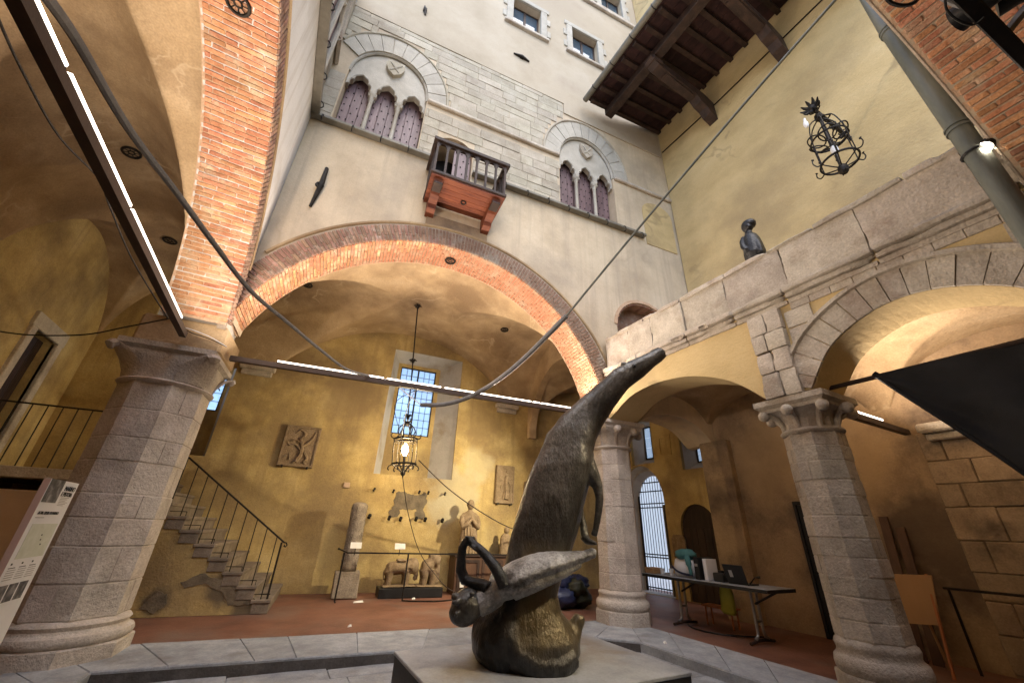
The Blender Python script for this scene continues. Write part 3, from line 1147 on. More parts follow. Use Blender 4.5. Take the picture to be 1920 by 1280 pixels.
# brick-lined niche over the terrace
put('niche_back', G(TB).plate(nic, [], NF+.32, NF+.36, lambda a, b, d: (a, d, b)), 'brick_grey', facade)
nb_ = put('niche_arch', G(TB).plate(arc(6.10, 5.85, .93, .05, pi-.05, 14, .88)+arc(6.10, 5.85, .855, pi-.05, .05, 14, .80), [], NF-.02, NF+.03, lambda a, b, d: (a, d, b)), 'mortar', facade)
for i in range(34):
    a = pi*(i+.5)/34
    o = TB(6.10+.83*cos(a), NF+.17, 5.85+.78*sin(a))
    rad = TB(cos(a), 0, sin(a)) - TB(0, 0, 0)
    inst('brick', BR[i % 4][1], frameM(NB, NB.cross(rad), rad, o) @ Matrix.Diagonal((.30, .068, .05, 1)), nb_)
# blind niche high at the right corner
put('blind_niche', G(TB).plate([(6.52, 8.70), (7.60, 8.70), (7.60, 9.95)]+arc(7.06, 9.95, .54, 0, pi, 10, .40)[1:-1]+[(6.52, 9.95)], [], NF-.018, NF-.003, lambda a, b, d: (a, d, b)), 'yellow', facade)

# ---------------------------------------------------------------- left arch wall
dwall = thing('side_arch_wall', (-1.7, 3.2, 3.6), 'pale plastered side wall over a broad orange brick arch beside the fluted light bar', 'wall')
dwall['label'] = 'pale plastered side wall standing on the broad orange brick arch with the long light bar'
DC, DZ, DR = 3.17, 3.20, 3.40
aS = math.asin((4.05-DZ)/DR)
out = [(7.42, 4.06)]+arc(DC, DZ, DR, aS, pi-math.asin((3.6-DZ)/DR), 64)+[(-.62, 3.6), (-.62, 13.6), (7.42, 13.6)]
g = G().plate(out, [], XD0, XD1, lambda a, b, d: (d, a, b))
put('plaster_wall', g, 'dplaster', dwall)
arch = put('brick_arch', G().plate(arc(DC, DZ, DR+.36, aS-.04, pi*.9, 60)+arc(DC, DZ, DR+.012, pi*.9, aS, 60), [], XD0+.012, XD0-.1, lambda a, b, d: (d, min(a, 6.50), b)), 'mortar_grey', dwall)
put('soffit_mortar', G().plate(arc(DC, DZ, DR+.03, aS, pi-.15, 60)+arc(DC, DZ, DR, pi-.15, aS, 60), [], XD0-.004, XD1-.012, lambda a, b, d: (d, a, b)), 'mortar', dwall)


def TD(x, y, z):        # frame of the left arch: x along the wall, y from the court face into the wall
    return Vector((XD0-y, x, z))


brick_arch(dwall, TD, DC, DZ, DR-.005, .745, .34, -.012, 1, aS+.01, pi-.2, 'both', arch)
put('arch_fillet', G().tube([(XD0+.008, min(p[0], 6.46), p[1]) for p in arc(DC, DZ, DR+.40, aS+.25, pi*.8, 40)], .035, 6), 'vault', dwall, True)
# stone facing of the upper storey with ledge, string course and window hood (seen along the wall)
put('sill_ledge', G().cbox(XD0+.001, XD0+.16, 1.0, 6.38, 8.80, 8.92, .012), 'lead', dwall)
for i in range(8):
    y_ = 6.1-i*.6
    pts = [(XD0+.1, y_, 8.88), (XD0+.19, y_, 8.84), (XD0+.22, y_, 8.74), (XD0+.19, y_, 8.68)]
    put('hook', G().tube(smoothpts(pts, 3), .012, 5), 'iron', dwall)
z_ = 8.94
while z_ < 13.0:
    h = random.uniform(.24, .36)
    y_ = 6.52
    while y_ > 2.6:
        l = random.uniform(.4, .85)
        put('stone_block', G().cbox(XD0-.03, XD0+random.uniform(.012, .026), max(y_-l, 2.6)+.005, y_-.005, z_+.005, min(z_+h, 13.08)-.005, .007, .003), 'ashlar', dwall)
        y_ -= l
    z_ += h
hood = [(6.54, 10.72), (6.02, 10.72), (6.02, 11.30)]
put('string_course', G().tube([(XD0+.06, y_, z_) for y_, z_ in ((6.54, 10.72), (5.98, 10.72))], .06, 4), 'stone', dwall)
hp = [(XD0+.05, 4.75+1.25*cos(t), 10.74+1.7*sin(t)) for t in [pi*k/20 for k in range(21)]]
put('hood_mould', G().tube(hp, .07, 6), 'stone', dwall, True)
wn = put('recessed_window', G().plate([(3.9, 8.95), (5.6, 8.95), (5.6, 10.74)]+arc(4.75, 10.74, .85, 0, pi, 14, 1.1)[1:-1]+[(3.9, 10.74)], [], XD0+.03, XD0+.036, lambda a, b, d: (d, a, b)), 'shutter', dwall)
for yy in (3.9, 4.47, 5.03, 5.6):
    put('colonnette', G().tube([(XD0+.08, yy, 8.93), (XD0+.08, yy, 10.3)], .055, 8), 'paleston', wn, True)
for k in range(3):
    yy = 3.9+.567*(k+.5)
    put('trefoil_rim', G().tube([(XD0+.08, yy-.27, 10.3), (XD0+.08, yy-.24, 10.5), (XD0+.08, yy-.12, 10.6), (XD0+.08, yy, 10.82), (XD0+.08, yy+.12, 10.6), (XD0+.08, yy+.24, 10.5), (XD0+.08, yy+.27, 10.3)], .05, 6), 'paleston', wn, True)

# ---------------------------------------------------------------- near arch wall (over the camera)
ewall = thing('near_arch_wall', TE(2.05, -.4, 3.6), 'close red brick arch underside with black stage lights fixed to its tie bar', 'wall')
EC, EZ, ER = 2.05, 3.20, 3.35
aS2 = math.asin((3.2-EZ+.25)/ER)
out = [(5.75, 3.45)]+arc(EC, EZ, ER, aS2, pi-aS2, 64)+[(-2.0, 3.45), (-2.0, 7.6), (6.3, 7.6), (6.3, 3.45)]
put('plaster_wall', G(TE).plate(out, [], 0, -.75, lambda a, b, d: (a, d, b)), 'facade', ewall)
arch = put('brick_arch', G(TE).plate(arc(EC, EZ, ER+.03, aS2, pi-aS2, 60)+arc(EC, EZ, ER, pi-aS2, aS2, 60), [], .006, -.755, lambda a, b, d: (a, d, b)), 'mortar', ewall)
brick_arch(ewall, TE, EC, EZ, ER-.006, .72, .3, -.03, -1, aS2, pi*.62, 'brick', arch, face=False)
put('arch_fillet', G(TE).tube([(p[0], .0, p[1]) for p in arc(EC, EZ, ER+.012, aS2, pi*.6, 40)], .018, 6), 'mortar_grey', ewall, True)
# pillar that carries it, at the end of the terrace arcade
put('end_pier', G().cbox(5.42, 6.15, -.75, .02, ZG, 3.47, .03), 'stone', ewall)
put('end_pier', G().cbox(-2.07, -1.35, -.62, .1, ZG, 3.62, .03), 'stone', ewall)

# ---------------------------------------------------------------- terrace arcade on the right
logg = thing('terrace_arcade', (5.75, 2.9, 3.15), 'low arcade with stone wedge arch, plaster arch and weathered stone parapet', 'arcade')
ar1 = smoothpts([(5.86, 3.60), (5.66, 3.70), (5.28, 3.89), (4.86, 3.965), (4.44, 3.97), (3.84, 3.87), (3.24, 3.60), (2.80, 3.20)], 5)
ar2 = smoothpts([(2.24, 3.20), (1.91, 3.64), (1.41, 3.90), (.92, 3.90), (.44, 3.66), (.04, 3.20)], 6)
ZT = 4.62
out = [(6.02, 3.60)]+ar1+ar2+[(-.6, 3.2), (-.6, ZT), (6.02, ZT)]
# fit the far end to the skewed facade
g = G().plate(out, [], XC, XC2, lambda a, b, d: (d, min(a, (NF-.096*d)/.9954-.004) if a > 5.6 else a, b))
put('arcade_wall', g, 'yellow', logg)
# wedge stones of the near arch
n = len(ar2)
cen = (1.14, 2.95)
k0 = 0
NVS = 15
for i in range(NVS):
    a = i*(n-1)/NVS
    b = (i+1)*(n-1)/NVS

    def at(t):
        j = min(int(t), n-2)
        f_ = t-j
        return Vector((ar2[j][0]*(1-f_)+ar2[j+1][0]*f_, ar2[j][1]*(1-f_)+ar2[j+1][1]*f_))
    e = .05
    P = [at(a+e), at((a+b)/2), at(b-e)]
    Q = []
    for p in P:
        d = (p-Vector((1.14, 2.75)))
        d.normalize()
        Q.append(p+d*.33)
    P = [p+(p-Vector((1.14, 2.75))).normalized()*.004 for p in P]
    put('wedge_stone', G().plate([tuple(p) for p in P]+[tuple(p) for p in Q[::-1]], [], XC-random.uniform(.03, .045), XC+.08, lambda a_, b_, d_: (d_, a_, b_)), 'stone', logg)
hp = []
for p in ar2:
    d = (Vector(p)-Vector((1.14, 2.75))).normalized()
    q = Vector(p)+d*.37
    hp.append((XC-.03, q.x, q.y))
put('hood_mould', G().tube(hp, .045, 6), 'stone', logg, True)
# spandrel stones and pilaster over the capital
zz = 3.17
for hgt in (.34, .30, .27, .30):
    spl = random.uniform(.35, .65)
    for a, b in ((2.33, 2.33+.44*spl), (2.33+.44*spl, 2.77)):
        put('pilaster_stone', G().rblock(XC-.10+random.uniform(-.012, .012), XC+.02, a+.002, b-.002, zz+.002, zz+hgt-.002, .05, .009, .006, .012), 'stone', logg, True)
    zz += hgt
for i in range(11):
    y0 = 2.20-i*.24
    y1 = y0-.235
    if max(abs(y0-1.14), abs(y1-1.14)) < .0:
        continue
    put('spandrel_stone', G().cbox(XC-.018, XC+.02, y1, y0, 4.30, 4.41, .006, .002), 'stone', logg)
for y0, y1, z0, z1 in ((2.30, 1.98, 4.05, 4.29), (2.30, 2.05, 3.80, 4.04), (.30, .02, 4.05, 4.29), (2.30, 2.13, 3.5, 3.79)):
    put('spandrel_stone', G().rblock(XC-.022, XC+.03, y1, y0, z0, z1, .07, .006, .005), 'stone', logg, True)
# cornice under the parapet: worn, in lengths
yy = 5.86
while yy > -.6:
    l = random.uniform(.7, 1.2)
    y1 = max(yy-l, -.6)
    pr = .13+random.uniform(-.02, .015)
    gc = G()
    gc.rblock(XC-pr, XC+.03, y1+.002, yy-.002, 4.54, 4.635, .05, .012, .016, .05)
    gc.rblock(XC-pr*.66, XC+.03, y1+.002, yy-.002, 4.46, 4.545, .05, .009, .016, .02)
    gc.rblock(XC-.035, XC+.03, y1+.002, yy-.002, 4.39, 4.465, .06, .006, .01)
    put('cornice_stone', gc, 'stone', logg, True)
    yy = y1
# parapet slabs
yy = 5.80
first = True
for l in (.66, .60, .72, .80, .88, .92, .95, .80):
    y1 = yy-l
    put('parapet_slab', G().rblock(XC-.02+random.uniform(-.018, .012), XC+.22, y1+.002, yy-.002, 4.622, 5.285, .06, .008, .004, .012), 'stone', logg, True)
    yy = y1
yy = 5.80
while yy > -.5:
    l = random.uniform(.5, 1.1)
    y1 = yy-l
    ov = random.uniform(.012, .03)
    put('coping_stone', G().rblock(XC-.03-ov, XC+.26, y1+.003, yy-.003, 5.262, 5.272+random.uniform(.065, .085), .05, .011, .008, .025), 'stone', logg, True)
    yy = y1
# slab of the terrace
put('terrace_slab', G().box(XC+.1, XW+.05, -.6, 5.75, 4.50, 4.60), 'brownwall', logg)

# ---------------------------------------------------------------- high wall on the right
cw = thing('high_yellow_wall', (XW+.2, 2.9, 0), 'high ochre plastered wall above the terrace, under the timber eave', 'wall')
g = G().plate([(-7.0, ZG-.1), (5.98, ZG-.1), (5.98, 4.55), (-7.0, 4.55)], [], XW, XW+.4, lambda a, b, d: (d, a, b))
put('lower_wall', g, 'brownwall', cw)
g = G().plate([(-7.0, 4.551), (5.60, 4.551), (5.60, 24), (-7.0, 24)], [], XW, XW+.4, lambda a, b, d: (d, a, b))
put('upper_wall', g, 'yellow', cw)
put('wall_cable', G().tube([(XW-.02, 5.55, 12.86), (XW-.03, 3.5, 12.78), (XW-.02, .5, 12.88)], .018, 5), 'iron', cw)
# engaged pier and darker patches on the ground-floor wall
put('wall_pier', G().cbox(XW-.16, XW+.02, 5.28, 5.95, ZG-.02, 3.45, .02), 'brownwall', cw)
put('cornice_stone', G().cbox(XW-.28, XW-.0, 1.35, 2.2, 3.0, 3.14, .03).cbox(XW-.18, XW, 1.4, 2.15, 2.9, 3.0, .02), 'stone', cw)
zz = ZG+.02
rr = 0
while zz < 2.85:
    hh = random.uniform(.30, .42)
    yy = 2.30-(.25 if rr % 2 else 0)
    if rr % 2:
        put('wall_stone', G().cbox(XW-.035, XW+.03, yy+.005, 2.29, zz+.004, zz+hh-.004, .012, .006), 'brownstone', cw)
    while yy > -.4:
        ll_ = random.uniform(.45, .85)
        put('wall_stone', G().cbox(XW-random.uniform(.028, .042), XW+.03, yy-ll_+.004, yy-.004, zz+.004, zz+hh-.004, .012, .006), 'brownstone', cw)
        yy -= ll_
    zz += hh
    rr += 1

# ---------------------------------------------------------------- back wall of the hall with two deep windows
bw = thing('hall_back_wall', TB(1.5, 11.2, 0), 'ochre plastered back wall of the hall with two deep splayed windows', 'wall')
wA = dict(o=(.84, 2.88, 2.68, 6.16), i=(1.06, 2.34, 2.72, 5.98), gl=(1.15, 2.22, 3.86, 5.88))
wB = dict(o=(-4.75, -2.78, 2.75, 6.1), i=(-4.5, -2.98, 2.8, 5.95), gl=(-4.25, -3.04, 3.88, 5.85))
rect = lambda q: [(q[0], q[2]), (q[1], q[2]), (q[1], q[3]), (q[0], q[3])]
g = G(TB).plate([(-5.9, ZG-.1), (8.35, ZG-.1), (8.35, 8), (-5.9, 8)], [rect(wA['o']), rect(wB['o'])], NW, NW+.06, lambda a, b, d: (a, d, b))
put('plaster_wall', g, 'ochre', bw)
for W in (wA, wB):
    n2 = NW+.62
    o, i_ = W['o'], W['i']
    ro, ri = rect(o), rect(i_)
    vs = [(a, NW+.06, b) for a, b in ro]+[(a, n2, b) for a, b in ri]
    niche = put('window_reveal', G(TB).add(vs, [[k, (k+1) % 4, 4+(k+1) % 4, 4+k] for k in range(4)]), 'whitewash' if 'whitewash' in MATS else 'cream', bw)
    put('window_apron', G(TB).plate([(i_[0]-.05, i_[2]-.05), (i_[1]+.05, i_[2]-.05), (i_[1]+.05, i_[3]+.05), (i_[0]-.05, i_[3]+.05)], [rect(W['gl'])], n2, n2+.12, lambda a, b, d: (a, d, b)), 'ochre', niche)
    a, b, z0, z1 = W['gl']
    mid = (a+b)/2
    fr = G(TB)
    for bx in ((a, a+.03, z0, z1), (b-.03, b, z0, z1), (a+.03, b-.03, z0, z0+.03), (a+.03, b-.03, z1-.03, z1), (mid-.022, mid+.022, z0+.03, z1-.03)):
        fr.box(bx[0], bx[1], n2+.02, n2+.07, bx[2], bx[3])
    fr = put('window_frame', fr, 'iron', niche)
    for x0, x1 in ((a+.03, mid-.022), (mid+.022, b-.03)):
        nx, nz = 3, 9
        for ix in range(nx):
            for iz in range(nz):
                u0, u1 = x0+(x1-x0)*ix/nx, x0+(x1-x0)*(ix+1)/nx
                v0, v1 = z0+.03+(z1-z0-.06)*iz/nz, z0+.03+(z1-z0-.06)*(iz+1)/nz
                put('pane', G(TB).box(u0+.006, u1-.006, n2+.035+random.uniform(-.003, .003), n2+.043, v0+.006, v1-.006), 'glass', niche)
        ld = G(TB)
        for ix in range(1, nx):
            u = x0+(x1-x0)*ix/nx
            ld.box(u-.006, u+.006, n2+.03, n2+.05, z0+.03, z1-.03)
        for iz in range(1, nz):
            v = z0+.03+(z1-z0-.06)*iz/nz
            ld.box(x0, x1, n2+.031, n2+.049, v-.006, v+.006)
        put('leading', ld, 'iron', niche)
# corbels
for s0, s1 in ((-2.72, -1.95), (4.02, 4.75)):
    put('corbel', G(TB).cbox(s0, s1, NW-.16, NW+.02, 4.86, 4.99, .02).cbox(s0+.05, s1-.05, NW-.09, NW+.02, 4.73, 4.86, .02), 'stone', bw)
# bare patch of stone, scars and iron pegs
p = ragged([(1.44, 1.80), (1.46, 2.27), (1.60, 2.30), (1.95, 2.25), (2.24, 2.31), (2.28, 2.12), (2.20, 1.86), (1.9, 1.90), (1.6, 1.86)], .025)
put('bare_patch', G(TB).plate(p, [], NW-.012, NW+.01, lambda a, b, d: (a, d, b)), 'patch', bw)
for cx_, cz_ in ((1.50, 1.80), (2.14, 1.79)):
    put('scar', G(TB).plate([(cx_+.15*cos(t)*random.uniform(.8, 1.1), cz_+.11*sin(t)*random.uniform(.8, 1.1)) for t in [2*pi*k/12 for k in range(12)]], [], NW-.02, NW+.01, lambda a, b, d: (a, d, b)), 'patch', bw)
for px, py in ((693, 967), (730, 970), (751, 972), (780, 972), (797, 973), (829, 975), (702, 917), (738, 920), (786, 922), (803, 923), (834, 925)):
    p = toB(onB(px, py, NW-.05))
    big = py > 950
    r_ = .045 if big else .03
    put('iron_peg', G(TB).tube([(p.x, NW+.01, p.z), (p.x, NW-.09, p.z+.01), (p.x-.02, NW-.13, p.z-.04)], [r_*.6, r_*.6, r_*.9], 6).ball((p.x, NW-.10, p.z+.015), r_, 7, 5), 'iron', bw)
put('small_box', G(TB).cbox(.20, .34, NW-.05, NW+.01, 2.30, 2.42, .006), 'cardboard', bw)

# ---------------------------------------------------------------- far left wall with the landing door
lw_ = thing('far_left_wall', (XL-.2, 8, 0), 'shadowed ochre side wall with a stone framed dark door above the landing', 'wall')
dY0, dY1, dz0, dz1 = 9.38, 10.18, 2.13, 4.40
g = G().plate([(-7, ZG-.1), (12.2, ZG-.1), (12.2, 8), (-7, 8)], [[(dY0, dz0), (dY1, dz0), (dY1, dz1), (dY0, dz1)]], XL, XL-.3, lambda a, b, d: (d, a, b))
put('plaster_wall', g, 'ochre', lw_)
dd = put('door', G().box(XL-.22, XL-.17, dY0, dY1, dz0, dz1), 'wood_dark', lw_)
for k in range(4):
    put('door_plank', G().cbox(XL-.172, XL-.15, dY0+.2*k+.004, dY0+.2*(k+1)-.004, dz0+.01, dz1-.01, .005), 'wood_dark', dd)
fw = .17
for nm, bx in (('door_jamb', (dY0-fw, dY0, dz0, dz1)), ('door_jamb', (dY1, dY1+fw, dz0, dz1)), ('door_lintel', (dY0-fw-.03, dY1+fw+.03, dz1, dz1+.26))):
    put(nm, G().cbox(XL-.05, XL+.06, bx[0], bx[1], bx[2], bx[3], .012), 'stone', lw_)

# ---------------------------------------------------------------- gate wall at the far right
gw = thing('gate_wall', (XR+.2, 8, 0), 'ochre end wall with tall barred gate, two small windows and an arched doorway', 'wall')
gate = [(8.10, ZG), (9.75, ZG), (9.75, 2.35)]+arc(8.92, 2.35, .83, 0, pi, 14, 1.05)[1:-1]+[(8.10, 2.35)]
win1 = [(8.28, 3.42), (9.15, 3.42), (9.15, 4.72), (8.28, 4.72)]
win2 = [(6.70, 3.12), (7.34, 3.12), (7.34, 4.10), (6.70, 4.10)]
adr = [(6.62, ZG), (7.66, ZG), (7.66, 1.75)]+arc(7.14, 1.75, .52, 0, pi, 12, .52)[1:-1]+[(6.62, 1.75)]
g = G().plate([(5.2, ZG-.1), (10.6, ZG-.1), (10.6, 8), (5.2, 8)], [gate, win1, win2, adr], XR, XR+.10, lambda a, b, d: (d, a, b))
put('plaster_wall', g, 'ochre', gw)
# splayed reveal and inner gate opening
gi = [(8.30, ZG), (9.55, ZG), (9.55, 2.35)]+arc(8.92, 2.35, .62, 0, pi, 14, .80)[1:-1]+[(8.30, 2.35)]
n = len(gate)
put('gate_reveal', G().add([(XR+.10, a, b) for a, b in gate]+[(XR+.55, a, b) for a, b in gi], [[k, (k+1) % n, n+(k+1) % n, n+k] for k in range(n)]), 'whitewash' if 'whitewash' in MATS else 'cream', gw)
put('reveal_mould', G().tube([(XR+.3, 8.92+(.80)*cos(t), 2.35+.95*sin(t)) for t in [pi*k/16 for k in range(17)]], .045, 6), 'paleston', gw, True)
gt = G().box(XR+.50, XR+.54, 8.30, 8.35, ZG, 2.6).box(XR+.50, XR+.54, 9.50, 9.55, ZG, 2.6)
for z in (.2, .95, 1.02, 2.25, 2.36, 2.70, 2.95):
    half = .62 if z < 2.4 else .62*sqrt(max(0, 1-((z-2.35)/.8)**2))
    gt.box(XR+.51, XR+.535, 8.92-half, 8.92+half, z, z+.03)
gt = put('barred_gate', gt, 'iron', gw)
for k in range(13):
    yk = 8.35+k*.0975
    top = 2.35+.8*sqrt(max(0, 1-((yk-8.92)/.62)**2))-.02
    put('gate_bar', G().tube([(XR+.522, yk, ZG), (XR+.522, yk, top)], .009, 6), 'iron', gt)
put('open_leaf', G().box(XR+.12, XR+.60, 8.26, 8.29, ZG+.02, 2.3), 'lead', gt)
for wq, nm in ((win1, 'tall'), (win2, 'low')):
    y0, y1, z0, z1 = wq[0][0], wq[1][0], wq[0][1], wq[2][1]
    c0, c1, d0, d1 = y0+.14, y1-.14, z0+.22, z1-.1
    vs = [(XR+.10, a, b) for a, b in wq]+[(XR+.5, c0, d0), (XR+.5, c1, d0), (XR+.5, c1, d1), (XR+.5, c0, d1)]
    rv = put('window_reveal', G().add(vs, [[k, (k+1) % 4, 4+(k+1) % 4, 4+k] for k in range(4)]), 'whitewash' if 'whitewash' in MATS else 'cream', gw)
    put('window_frame', G().box(XR+.46, XR+.5, c0, c0+.03, d0, d1).box(XR+.46, XR+.5, c1-.03, c1, d0, d1).box(XR+.46, XR+.5, c0+.03, c1-.03, d0, d0+.03).box(XR+.46, XR+.5, c0+.03, c1-.03, d1-.03, d1).box(XR+.46, XR+.5, (c0+c1)/2-.012, (c0+c1)/2+.012, d0+.03, d1-.03), 'iron', rv)
    for k in range(2):
        for m_ in range(3):
            put('pane', G().box(XR+.475, XR+.482, c0+.03+(c1-c0-.06)*k/2+.014, c0+.03+(c1-c0-.06)*(k+1)/2-.014, d0+.03+(d1-d0-.06)*m_/3+.005, d0+.03+(d1-d0-.06)*(m_+1)/3-.005), 'glass', rv)
db = put('arched_door', G().box(XR+.08, XR+.12, 6.60, 7.68, ZG, 2.3), 'wood_dark', gw)
for k in range(5):
    put('door_plank', G().cbox(XR+.05, XR+.082, 6.625+k*.207, 6.625+(k+1)*.207-.008, ZG, 1.72, .006), 'wood_dark', db)
put('wall_plaque', G().plate([(7.58, 1.04), (7.97, 1.04), (7.99, 1.45), (7.92, 1.56), (7.62, 1.56), (7.57, 1.45)], [], XR-.03, XR+.01, lambda a, b, d: (d, a, b)), 'carved', gw)
fr = [(7.62, 3.55), (8.05, 3.55), (8.05, 4.12), (7.62, 4.12)]
put('framed_relief', G().plate(fr, [[(7.68, 3.61), (7.99, 3.61), (7.99, 4.06), (7.68, 4.06)]], XR-.025, XR+.01, lambda a, b, d: (d, a, b)).box(XR-.012, XR+.01, 7.69, 7.98, 3.62, 4.05), 'ochre', gw)
# lunette wall between the hall bays
g = G(TB).plate([(7.05, 3.6)]+arc(9.02, 4.05, 1.72, pi, 0, 24, 1.85)+[(NW, 4.05), (NW, 7.2), (7.05, 7.2)], [], 5.12, 5.34, lambda a, b, d: (d, a, b))
put('cross_arch', g, 'vault', bw)

# ---------------------------------------------------------------- vaults


def hf(name, T, x0, x1, nx, y0, y1, ny, fn, m):
    gg = G(T)
    vs = [(x0+(x1-x0)*i/nx, y0+(y1-y0)*j/ny, fn(x0+(x1-x0)*i/nx, y0+(y1-y0)*j/ny)) for j in range(ny+1) for i in range(nx+1)]
    vs = [(x, y, z+.012*noise.noise(Vector((x*1.3, y*1.3, 3.0)))) for x, y, z in vs]
    fs = [[j*(nx+1)+i, j*(nx+1)+i+1, (j+1)*(nx+1)+i+1, (j+1)*(nx+1)+i] for j in range(ny) for i in range(nx)]
    gg.add(vs, fs)
    return put(name, gg, m, smooth='all', kind='structure')


def el(x, c, a, z0, h):
    q = 1-((x-c)/a)**2
    return z0+h*sqrt(q) if q > 0 else z0


def v_main(s, n):
    t = min(1, max(0, (n-NBK)/(NW-NBK)))
    zf = el(s, AC, 3.62, 3.15, 3.62)
    R_ = 3.89
    q = R_*R_-(s-1.2)**2
    zb_ = 6.66-R_+sqrt(q) if q > 0 else 3
    za = zf*(1-t)+zb_*t
    return max(za, el(n, 9.02, 1.98, 4.35, 2.28))


hf('hall_vault', TB, -3.05, 5.2, 190, NBK-.05, NW+.05, 110, v_main, 'vault')


def v_left(x, y):
    zb_ = el(x, -3.28, 1.27, 4.2, 2.55)
    n = y*NB.y+x*NB.x
    za = max(el(y, 3.17, 3.45, 3.2, 3.45) if y < 6.62 else 0, el(n, 9.02, 1.98, 4.35, 2.28) if n > 7 else 0)
    return max(zb_, za)


hf('left_vault', TW, XL-.05, -1.95, 80, -.7, 11.6, 260, v_left, 'vault')
hf('gate_bay_vault', TB, 5.2, 9.6, 80, NBK-.05, NW+.05, 80, lambda s, n: max(el(n, 9.02, 1.9, 4.05, 1.80), el(s, 7.0, 1.75, 4.05, 1.75)), 'vault')


def v_log(x, y):
    zx = el(x, 7.18, 1.13, 3.25, 1.12)
    zy = max(el(y, 4.30, 1.62, 3.2, 1.17), el(y, 1.05, 1.45, 3.2, 1.12))
    return max(zx, zy)


hf('terrace_vault', TW, XC2-.08, XW+.05, 70, -.7, 5.95, 180, v_log, 'vault')
# the hall behind the camera closes the place
g = G().box(-5.2, 10.2, -7.3, -7.0, -.1, 8)
put('rear_wall', g, 'ochre', kind='structure')
put('rear_vault', G().plate([(-5.2, -7.1), (10.2, -7.1), (10.2, -.72), (-5.2, -.72)], [], 7.0, 7.2, lambda a, b, d: (a, b, d)), 'vault', kind='structure')

hs_ = thing('street_house', (16.5, 9, 0), 'pale house front across the street, seen through the barred gate', 'house')
put('house_wall', G().plate([(-6, -.05), (26, -.05), (26, 10), (-6, 10)], [[(y_, z_), (y_+1.1, z_), (y_+1.1, z_+1.7), (y_, z_+1.7)] for y_ in (4, 8, 12, 16) for z_ in (1.2, 5.0)], 16, 16.4, lambda a, b, d: (d, a, b)), 'housewall', hs_)
for y_ in (4, 8, 12, 16):
    for z_ in (1.2, 5.0):
        put('window', G().box(16.2, 16.25, y_, y_+1.1, z_, z_+1.7), 'windowpane', hs_)
# ================================================================== PILLARS


def octring(c, r, z, rot, sq=0.0, half=0.0):
    """octagon of inradius r (16 points) blended towards a square of half width `half`"""
    out = []
    for k in range(16):
        b = k*pi/8
        ro = r/cos(pi/8) if k % 2 else r
        ox, oy = ro*cos(b), ro*sin(b)
        if sq > 0:
            m_ = max(abs(cos(b)), abs(sin(b)))
            ox, oy = ox*(1-sq)+cos(b)/m_*half*sq, oy*(1-sq)+sin(b)/m_*half*sq
        out.append((c[0]+ox*cos(rot)-oy*sin(rot), c[1]+ox*sin(rot)+oy*cos(rot), z))
    return out


